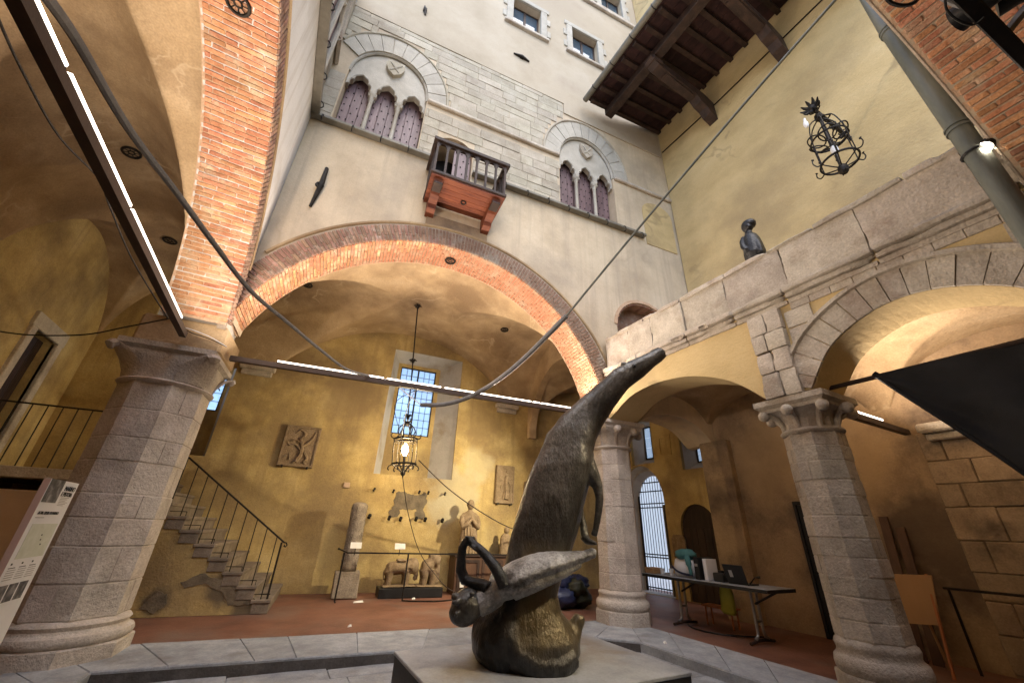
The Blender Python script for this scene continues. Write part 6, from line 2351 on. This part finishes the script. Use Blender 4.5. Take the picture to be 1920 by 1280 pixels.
# ================================================================== PRAYING STATUE ON A CABINET
cb_ = thing('cabinet', TB(3.55, 10.45, ZG), 'brown wooden cabinet under the praying stone statue', 'cabinet')
put('carcass', G(TB).cbox(2.98, 4.45, 10.2, 10.75, ZG, .90, .01), 'cabinetwood', cb_)
put('cabinet_top', G(TB).cbox(2.94, 4.55, 10.16, 10.78, .90, .95, .01), 'wood_dark', cb_)
for k in range(2):
    put('door_panel', G(TB).plate([(3.05+k*.6, .2), (3.58+k*.6, .2), (3.58+k*.6, .84), (3.05+k*.6, .84)], [[(3.11+k*.6, .26), (3.52+k*.6, .26), (3.52+k*.6, .78), (3.11+k*.6, .78)]], 10.18, 10.205, lambda a, b, d: (a, d, b)), 'wood_dark', cb_)
put('paper_sign', G(TB).box(3.12, 3.22, 10.17, 10.18, .28, .72), 'paper', label='narrow white paper sign on the front of the brown cabinet', cat='sign')
ps = thing('praying_statue', TB(3.32, 10.42, .95), 'pale stone statue of a robed person with hands joined in prayer', 'statue')
T_ = lambda x, y, z: TB(3.32+x*1.08, 10.42+y*1.05, .95+z*1.06)
g = G(T_)
robe = [(0, .22, .17), (.10, .21, .16), (.35, .19, .145), (.55, .18, .14), (.70, .19, .14), (.80, .205, .13), (.86, .18, .11), (.89, .10, .07), (.93, .055, .055)]
g.loft([[(a*cos(2*pi*k/16), b*sin(2*pi*k/16), z) for k in range(16)] for z, a, b in robe])
for sg_ in (-1, 1):
    g.tube([(.17*sg_, 0, .80), (.20*sg_, -.05, .66), (.18*sg_, -.12, .56), (.09*sg_, -.17, .63), (.02*sg_, -.185, .72)], [.065, .065, .06, .05, .035], 8)
    for k in range(4):
        g.tube([(.012*sg_, -.18-.010*k, .70), (.010*sg_, -.185-.010*k, .76), (.006*sg_, -.185-.009*k, .80-.008*k)], [.014, .012, .008], 5)
    g.tube([(.014*sg_, -.165, .70), (.018*sg_, -.155, .75)], [.012, .009], 5)
for k in range(9):
    a = pi*1.05+pi*.9*k/8
    g.tube([(.19*cos(a), .15*sin(a), .55), (.20*cos(a+.05), .16*sin(a+.05), .3), (.225*cos(a), .175*sin(a), .02)], [.012, .02, .026], 5)
bd = bake('robed_body', g, 'carved', ps, .013, 3)
g = G(T_)
g.ball((0, -.01, 1.05), (.085, .095, .12), 16, 12)
g.tube([(0, -.085, 1.07), (0, -.112, 1.035), (0, -.09, 1.025)], [.012, .018, .012], 6)
g.tube([(-.03, -.088, .995), (.03, -.088, .995)], .010, 5)
for sg_ in (-1, 1):
    g.ball((.034*sg_, -.083, 1.06), (.018, .012, .012), 8, 6)
    g.ball((.085*sg_, 0, 1.05), (.014, .025, .035), 8, 6)
g.tube([(0, 0, .9), (0, 0, 1.0)], .055, 8)
bake('head', g, 'carved', ps, .009, 2)
# small figure beyond the horse
fs_ = thing('draped_figure', TB(4.34, 10.45, .95), 'small draped stone figure with bowed head behind the bronze horse', 'statue')
T_ = lambda x, y, z: TB(4.34+x, 10.45+y, .95+z)
g = G(T_)
g.loft([[(a*cos(2*pi*k/14), b*sin(2*pi*k/14), z) for k in range(14)] for z, a, b in ((0, .16, .13), (.2, .15, .12), (.36, .15, .11), (.44, .11, .09), (.49, .05, .05))])
g.ball((.01, -.03, .56), (.07, .075, .09), 12, 10)
g.tube([(.12, -.02, .38), (.14, -.09, .25), (.03, -.13, .28)], [.045, .04, .03], 7)
bake('body', g, 'carved', fs_, .012, 3)

# ================================================================== BARRIER RAIL IN THE HALL
ba = thing('barrier_rail', TB(2.6, 9.6, ZG), 'thin black barrier rail in front of the column fragment and stone beasts', 'barrier')
pts = [(.36, 10.2, 1.02), (.52, 9.62, .98), (1.78, 9.66, .98), (5.2, 9.75, .98)]
put('rail', G(TB).tube(pts, .015, 6).ball((.36, 10.2, 1.02), .025, 6, 5), 'iron', ba)
for s, n_ in ((.46, 9.60), (1.76, 9.66), (4.6, 9.74)):
    foot = [(s, n_, .98), (s-.01, n_-.02, ZG+.03), (s+.01, n_-.03, ZG+.012)]
    put('post', G(TB).tube(foot, .016, 6), 'iron', ba)
put('foot_bar', G(TB).tube(smoothpts([(1.74, 9.63, ZG+.015), (1.95, 9.52, ZG+.012), (2.45, 9.46, ZG+.012), (2.85, 9.60, ZG+.012), (2.98, 9.72, ZG+.03)], 5), .014, 6).cbox(2.9, 3.06, 9.66, 9.80, ZG, ZG+.09, .01), 'iron', ba)
for s, lab in ((.66, 'white caption card on the barrier rail in front of the column fragment'), (1.56, 'white caption card on the barrier rail in front of the stone elephant')):
    t = thing('caption_card', TB(s, 9.62, 1.0), lab, 'card', 'caption cards on the barrier')
    put('card', G(TB).add([(s-.11, 9.62, 1.06), (s+.11, 9.62, 1.06), (s+.11, 9.68, 1.17), (s-.11, 9.68, 1.17), (s-.11, 9.626, 1.06), (s+.11, 9.626, 1.06), (s+.11, 9.686, 1.17), (s-.11, 9.686, 1.17)], [(0, 1, 2, 3), (7, 6, 5, 4), (0, 4, 5, 1), (1, 5, 6, 2), (2, 6, 7, 3), (3, 7, 4, 0)]), 'paper', t)
    put('card_stem', G(TB).tube([(s, 9.65, .94), (s, 9.65, 1.10)], .008, 5), 'iron', t)

# ================================================================== BAGS BEHIND THE HORSE


def sack(s, n, z, rx, ry, rz, m, label, seed):
    g = G(TB)
    nn, mm = 20, 14
    vs = []
    for i in range(1, mm):
        a = pi*i/mm
        for k in range(nn):
            t = 2*pi*k/nn
            d = Vector((sin(a)*cos(t), sin(a)*sin(t), -cos(a)))
            w_ = 1+.28*noise.noise(d*2.3+Vector((seed, 0, 0)))+.14*noise.noise(d*6+Vector((0, seed, 0)))
            zz_ = z+rz+d.z*rz*w_
            vs.append((s+d.x*rx*w_, n+d.y*ry*w_, max(zz_, z)))
    g.loft([vs[i*nn:(i+1)*nn] for i in range(mm-1)])
    t = put('stuffed_bag', g, m, smooth='all', label=label, cat='bag', group='bags piled behind the horse')
    return t


sack(4.72, 8.22, ZG, .30, .26, .20, 'bag_blue', 'dark blue stuffed bag on the floor, lowest of the pile beside the horse hoof', 1.0)
sack(5.12, 8.30, ZG, .30, .28, .19, 'bag_green', 'dark green stuffed bag on the floor of the pile next to the brownish pillar', 2.0)
sack(4.78, 8.30, ZG+.30, .24, .22, .17, 'bag_blue', 'dark blue crumpled bag on top of the pile', 3.7)
sack(5.22, 8.42, ZG+.27, .25, .22, .15, 'bag_blue', 'small blue bag lying over the green bag', 5.2)
sack(4.98, 8.12, ZG+.22, .20, .18, .16, 'bag_green', 'olive cloth bundle between the blue bags', 6.1)
ms_ = thing('music_stand', TB(4.9, 8.9, ZG), 'thin black stand with a flat crossbar behind the bag pile', 'stand')
put('stem', G(TB).tube([(4.9, 8.9, ZG), (4.9, 8.9, .96)], .014, 6), 'blackpaint', ms_)
put('crossbar', G(TB).cbox(4.72, 5.2, 8.87, 8.93, .95, .985, .006), 'blackpaint', ms_)
for k in range(3):
    a = 2*pi*k/3
    put('foot', G(TB).tube([(4.9, 8.9, .3), (4.9+.25*cos(a), 8.9+.25*sin(a), ZG+.008)], .009, 5), 'blackpaint', ms_)

# ================================================================== FOLDING TABLE AND WHAT STANDS ON IT
ZTB = .86
tx0, tx1, ty0, ty1 = 6.44, 7.16, 4.02, 6.42
tbq = thing('folding_table', (6.8, 5.2, ZG), 'long folding table with steel legs in the arcade, loaded with bags and a laptop', 'table')
put('table_top', G().cbox(tx0, tx1, ty0, ty1, ZTB-.03, ZTB, .006), 'slab', tbq)
put('edge_band', G().box(tx0-.004, tx0-.0005, ty0, ty1, ZTB-.05, ZTB-.004).box(tx0, tx1, ty0-.006, ty0-.001, ZTB-.05, ZTB-.004), 'blackpaint', tbq)
for yl in (5.82, 4.45):
    g = G()
    for xx, sg_ in ((6.70, -1), (6.84, 1)):
        g.tube(smoothpts([(xx, yl, ZTB-.03), (xx, yl, .34), (xx+.02*sg_, yl, .22), (xx+.09*sg_, yl, ZG+.06)], 4), .022, 8)
    g.tube([(6.70, yl, .40), (6.84, yl, .40)], .018, 6)
    lg = put('leg', g, 'steel', tbq, True)
    put('foot', G().tube([(6.48, yl, ZG+.022), (6.70, yl, ZG+.045), (6.84, yl, ZG+.045), (7.06, yl, ZG+.022)], .022, 8), 'wood_dark', lg, True)
    put('brace', G().tube([(6.77, yl, .62), (6.77, yl-.38, ZTB-.04)], .016, 6), 'blackpaint', lg)
put('wooden_tray', G().cbox(6.5, 6.74, 6.2, 6.40, ZTB, ZTB+.06, .01).plate([(6.5, 6.2), (6.74, 6.2), (6.74, 6.4), (6.5, 6.4)], [[(6.52, 6.22), (6.72, 6.22), (6.72, 6.38), (6.52, 6.38)]], ZTB+.061, ZTB+.10, lambda a, b, d: (a, b, d)), 'board', label='small orange wooden tray at the end of the folding table', cat='tray')
for k, (x, y_) in enumerate(((6.62, 6.08), (6.80, 6.02), (6.68, 5.92))):
    g = G().loft([[(x+r_*cos(2*pi*q/12), y_+r_*sin(2*pi*q/12), z) for q in range(12)] for r_, z in ((.03, ZTB), (.042, ZTB+.10), (.036, ZTB+.10), (.026, ZTB+.012))])
    put('paper_cup', g, 'white', smooth=True, label=('white paper cup next to the orange tray on the folding table', 'white paper cup behind the others near the white box', 'white paper cup closest to the tote bag')[k], cat='cup', group='cups on the folding table')
put('document_box', G().cbox(6.86, 7.1, 5.66, 5.96, ZTB, ZTB+.24, .006), 'white', label='white cardboard box behind the tote bag on the folding table', cat='box')
tt = thing('tote_bag', (6.72, 5.62, ZTB), 'white tote bag with navy stripe and teal cloth on top, on the folding table', 'bag')
g = G()
g.loft([[(6.72+a*cos(2*pi*k/14), 5.60+b*sin(2*pi*k/14)*(1+.1*noise.noise(Vector((k, z*5, 0)))), ZTB+z) for k in range(14)] for z, a, b in ((0, .11, .20), (.06, .14, .24), (.18, .14, .25), (.27, .10, .22), (.31, .06, .15))])
put('bag_body', g, 'white', tt, 'all')
put('stripe', G().tube(smoothpts([(6.576, 5.80, ZTB+.16), (6.566, 5.70, ZTB+.10), (6.562, 5.6, ZTB+.07), (6.57, 5.48, ZTB+.055), (6.60, 5.38, ZTB+.05)], 4), .018, 6), 'bag_blue', tt, True)
g = G()
vs = []
for i in range(1, 10):
    a = pi*i/10
    for k in range(16):
        t = 2*pi*k/16
        d = Vector((sin(a)*cos(t), sin(a)*sin(t), -cos(a)))
        w_ = 1+.4*noise.noise(d*3)
        vs.append((6.70+d.x*.14*w_, 5.56+d.y*.20*w_, ZTB+.36+d.z*.09*w_))
g.loft([vs[i*16:(i+1)*16] for i in range(9)])
g.tube(smoothpts([(6.58, 5.44, ZTB+.34), (6.55, 5.40, ZTB+.22), (6.56, 5.38, ZTB+.06)], 4), [.05]*5+[.03]*4, 7)
put('teal_cloth', g, 'teal', tt, 'all')
mo = thing('flat_case', (6.75, 5.24, ZTB), 'black upright case beside the tote bag on the folding table', 'case')
put('case', G().cbox(6.55, 6.95, 5.20, 5.30, ZTB, ZTB+.34, .01), 'blackpaint', mo)
put('case_latch', G().box(6.54, 6.55, 5.22, 5.28, ZTB+.2, ZTB+.24), 'steel', mo)
put('ring_binder', G().cbox(6.62, 6.90, 5.10, 5.17, ZTB, ZTB+.32, .006), 'white', label='white ring binder standing beside the black case', cat='binder')
put('gadget_box', G().cbox(6.66, 6.86, 4.84, 5.04, ZTB, ZTB+.13, .015).tube([(6.76, 4.94, ZTB+.13), (6.76, 4.94, ZTB+.16)], .05, 10), 'blackpaint', label='small black device with round knob between binder and laptop', cat='device')
lp = thing('laptop', (6.75, 4.6, ZTB), 'open black laptop with raised screen on the folding table', 'laptop')
put('keyboard_base', G().cbox(6.66, 6.92, 4.42, 4.76, ZTB, ZTB+.02, .004), 'blackpaint', lp)
scr = G().add([(6.64, 4.42, ZTB+.02), (6.64, 4.76, ZTB+.02), (6.56, 4.76, ZTB+.27), (6.56, 4.42, ZTB+.27), (6.652, 4.42, ZTB+.02), (6.652, 4.76, ZTB+.02), (6.572, 4.76, ZTB+.274), (6.572, 4.42, ZTB+.274)], [(0, 1, 2, 3), (7, 6, 5, 4), (0, 4, 5, 1), (1, 5, 6, 2), (2, 6, 7, 3), (3, 7, 4, 0)])
scr = put('screen_lid', scr, 'blackpaint', lp)
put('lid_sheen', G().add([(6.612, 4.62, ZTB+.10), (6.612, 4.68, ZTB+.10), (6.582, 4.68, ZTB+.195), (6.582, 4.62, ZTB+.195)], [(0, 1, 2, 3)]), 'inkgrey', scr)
put('microphone', G().tube([(6.72, 4.44, ZTB+.02), (6.72, 4.34, ZTB+.12), (6.72, 4.26, ZTB+.13)], [.012, .008, .02], 7), 'blackpaint', label='small black microphone on a bent stem beside the laptop', cat='microphone')
put('orange_plank', G().cbox(7.15, 7.4, 5.15, 5.75, .40, .43, .006).tube([(7.2, 5.2, ZG), (7.2, 5.2, .4)], .015, 6).tube([(7.35, 5.2, ZG), (7.35, 5.2, .4)], .015, 6).tube([(7.2, 5.7, ZG), (7.2, 5.7, .4)], .015, 6).tube([(7.35, 5.7, ZG), (7.35, 5.7, .4)], .015, 6), 'orange', label='low orange bench under the folding table', cat='bench')
g = G().loft([[(6.95+a*cos(2*pi*k/14)*(1+.2*noise.noise(Vector((k, z*4, 2)))), 5.05+b*sin(2*pi*k/14)*(1+.25*noise.noise(Vector((k*1.3, z*4, 7)))), z) for k in range(14)] for z, a, b in ((.38, .03, .10), (.42, .045, .13), (.55, .05, .13), (.68, .05, .12), (.78, .04, .09), (.835, .03, .06))])
put('hi_vis_vest', g, 'yellowvest', smooth='all', label='yellow high visibility vest hanging under the folding table', cat='vest')
wire('floor_cable', [(6.9, 5.9, ZG+.01), (6.6, 5.5, ZG+.01), (6.7, 5.0, ZG+.01), (7.2, 4.7, ZG+.01)], .012, 'blackpaint', 'black cable lying on the floor under the folding table')

# ================================================================== BLACK DOOR, BOARD, BANNER, RAIL UNDER THE TERRACE
bd_ = thing('black_door', (XW-.05, 3.85, ZG), 'tall black door in the brown wall behind the slender pillar', 'door')
put('door_leaf', G().cbox(XW-.06, XW-.001, 3.42, 4.24, ZG, 2.10, .008), 'blackpaint', bd_)
put('door_frame', G().box(XW-.08, XW-.0, 4.241, 4.29, ZG, 2.16).box(XW-.08, XW, 3.37, 3.419, ZG, 2.16).box(XW-.08, XW, 3.42, 4.24, 2.101, 2.16), 'blackpaint', bd_)
put('door_handle', G().tube([(XW-.06, 4.14, 1.08), (XW-.12, 4.14, 1.08), (XW-.12, 4.04, 1.08)], .012, 6), 'steel', bd_)
bo = thing('easel_board', (7.5, 2.7, ZG), 'orange plywood board leaning on a thin wooden easel behind the slender pillar', 'easel')
P1, P2, P3, P4 = (onX(px, py, 7.45) for px, py in ((1655, 1075), (1740, 1078), (1763, 1172), (1678, 1166)))
thk = Vector((.025, 0, 0))
lean = Vector((.10, 0, 0))
put('board', G().add([tuple(P1+lean), tuple(P2+lean), tuple(P3), tuple(P4), tuple(P1+lean+thk), tuple(P2+lean+thk), tuple(P3+thk), tuple(P4+thk)], [(0, 1, 2, 3), (7, 6, 5, 4), (0, 4, 5, 1), (1, 5, 6, 2), (2, 6, 7, 3), (3, 7, 4, 0)]), 'board', bo)
for yl in (P3.y+.0, P4.y-.02):
    put('leg', G().tube([(7.58, yl, 1.18), (7.44, yl, .62), (7.36, yl+.02, ZG)], .018, 5), 'orange', bo)
put('back_leg', G().tube([(7.60, 2.75, 1.12), (7.85, 2.75, ZG)], .016, 5), 'board', bo)
pk = thing('leaning_planks', (8.15, 2.9, ZG), 'two old wooden planks leaning on the brown wall behind the orange board', 'plank')
for k in range(2):
    y_ = 3.10-.16*k
    put('plank', G().add([(7.95, y_, ZG), (7.95, y_-.11, ZG), (XW-.03, y_-.11, 1.9-.15*k), (XW-.03, y_, 1.9-.15*k), (7.98, y_, ZG), (7.98, y_-.11, ZG), (XW-.002, y_-.11, 1.9-.15*k), (XW-.002, y_, 1.9-.15*k)], [(0, 1, 2, 3), (7, 6, 5, 4), (0, 4, 5, 1), (1, 5, 6, 2), (2, 6, 7, 3), (3, 7, 4, 0)]), 'cabinetwood', pk)
br_ = thing('wall_barrier', (8.0, 1.8, ZG), 'thin black barrier rail along the dark wall beside the easel', 'barrier')
put('rail', G().tube([(7.95, 2.55, 1.02), (7.95, .3, 1.02)], .016, 6), 'iron', br_)
for y_ in (2.5, 1.75, .9):
    put('post', G().tube([(7.95, y_, 1.02), (7.93, y_-.01, ZG)], .016, 6), 'iron', br_)
rod_ = thing('banner_rod', (5.75, 2.3, 3.27), 'dark iron rod from the slender pillar capital that holds the black cloth', 'rod')
put('rod', G().tube([(5.75, 2.30, 3.265), (5.75, -.1, 3.275)], .028, 8), 'wood_dark', rod_)
cl = thing('black_cloth', (5.75, .8, 3.25), 'big black cloth hanging slantwise from the iron rod under the terrace', 'cloth')
nu, nv_ = 46, 40
vs = []
for j in range(nv_+1):
    for i in range(nu+1):
        u, v = i/nu, j/nv_
        yy_ = 1.70-1.82*u
        drop = (.02+1.85*1.82*u)*(1-.10*sin(pi*u))
        drop = min(drop, 3.1)
        z = 3.27-drop*v
        fold = (.09*sin(9*u+3*v)+.07*sin(17*u*(1-.4*v)+1.0)+.10*sin(pi*v)*u+.03*sin(14*v+5*u))*(.25+.75*v)*(.3+u)
        vs.append((5.715-fold, yy_-.04*v*sin(6*u), z))
g = G().add(vs, [[j*(nu+1)+i, j*(nu+1)+i+1, (j+1)*(nu+1)+i+1, (j+1)*(nu+1)+i] for j in range(nv_) for i in range(nu)])
ob = put('sheet', g, 'cloth_black', cl, 'all')
md = ob.modifiers.new('thick', 'SOLIDIFY')
md.thickness = .006
hem = [vs[nv_*(nu+1)+i] for i in range(nu+1)]
put('hem', G().tube(hem, .022, 6), 'cloth_black', cl, True)
put('cloth_tie', G().tube([(5.70, 1.72, 3.30), (5.72, 1.68, 3.24), (5.69, 1.62, 3.15)], .03, 6), 'cloth_black', cl, True)

# ================================================================== LITTER
for i, (px, py, sz, lab) in enumerate(((671, 1129, .10, 'crumpled white paper lying on the terracotta beside the column fragment'), (775, 1123, .04, 'tiny white paper scrap on the floor near the barrier foot'), (655, 1175, .03, 'tiny paper scrap on the terracotta in front of the stair'), (1247, 1206, .03, 'pale scrap of paper on the grey kerb near the brownish pillar'))):
    p = onz(px, py, ZG)
    g = G().add([(p.x-sz, p.y-sz*.5, ZG+.003), (p.x+sz, p.y-sz*.4, ZG+.006), (p.x+sz*.9, p.y+sz*.5, ZG+.03), (p.x-sz*.7, p.y+sz*.6, ZG+.018), (p.x, p.y, ZG+.035)], [(0, 1, 4), (1, 2, 4), (2, 3, 4), (3, 0, 4), (0, 3, 2, 1)])
    put('paper_scrap', g, 'paper', label=lab, cat='paper', group='paper scraps on the floor')

# ================================================================== FLOODLIGHT BEHIND THE MIDDLE PILLAR (its shadows fall along the back wall)
fl = thing('floodlight', TB(5.05, 8.2, 3.4), 'small warm floodlight fixed behind the brownish pillar, aimed at the back wall', 'floodlight')
fp = TB(4.98, 7.55, 3.0)
ft = TB(1.0, 10.9, 1.4)
fd = (ft-fp).normalized()
put('lamp_body', G().tube([tuple(fp-fd*.14), tuple(fp-fd*.03)], [.05, .08], 10), 'blackpaint', fl, True)
put('arm', G().tube([tuple(fp-fd*.1), tuple(TB(5.10, 7.22, 3.0))], .02, 6), 'blackpaint', fl)
sl2 = bpy.data.lights.new('flood_light', 'SPOT')
sl2.energy = 270
sl2.color = (1.0, .84, .56)
sl2.spot_size = radians(120)
sl2.spot_blend = .8
sl2.shadow_soft_size = .05
lo2 = bpy.data.objects.new('flood_light', sl2)
link(lo2, fl)
lo2.location = fp+fd*.01-wloc(fl)
lo2.rotation_euler = (-fd).to_track_quat('Z', 'Y').to_euler()
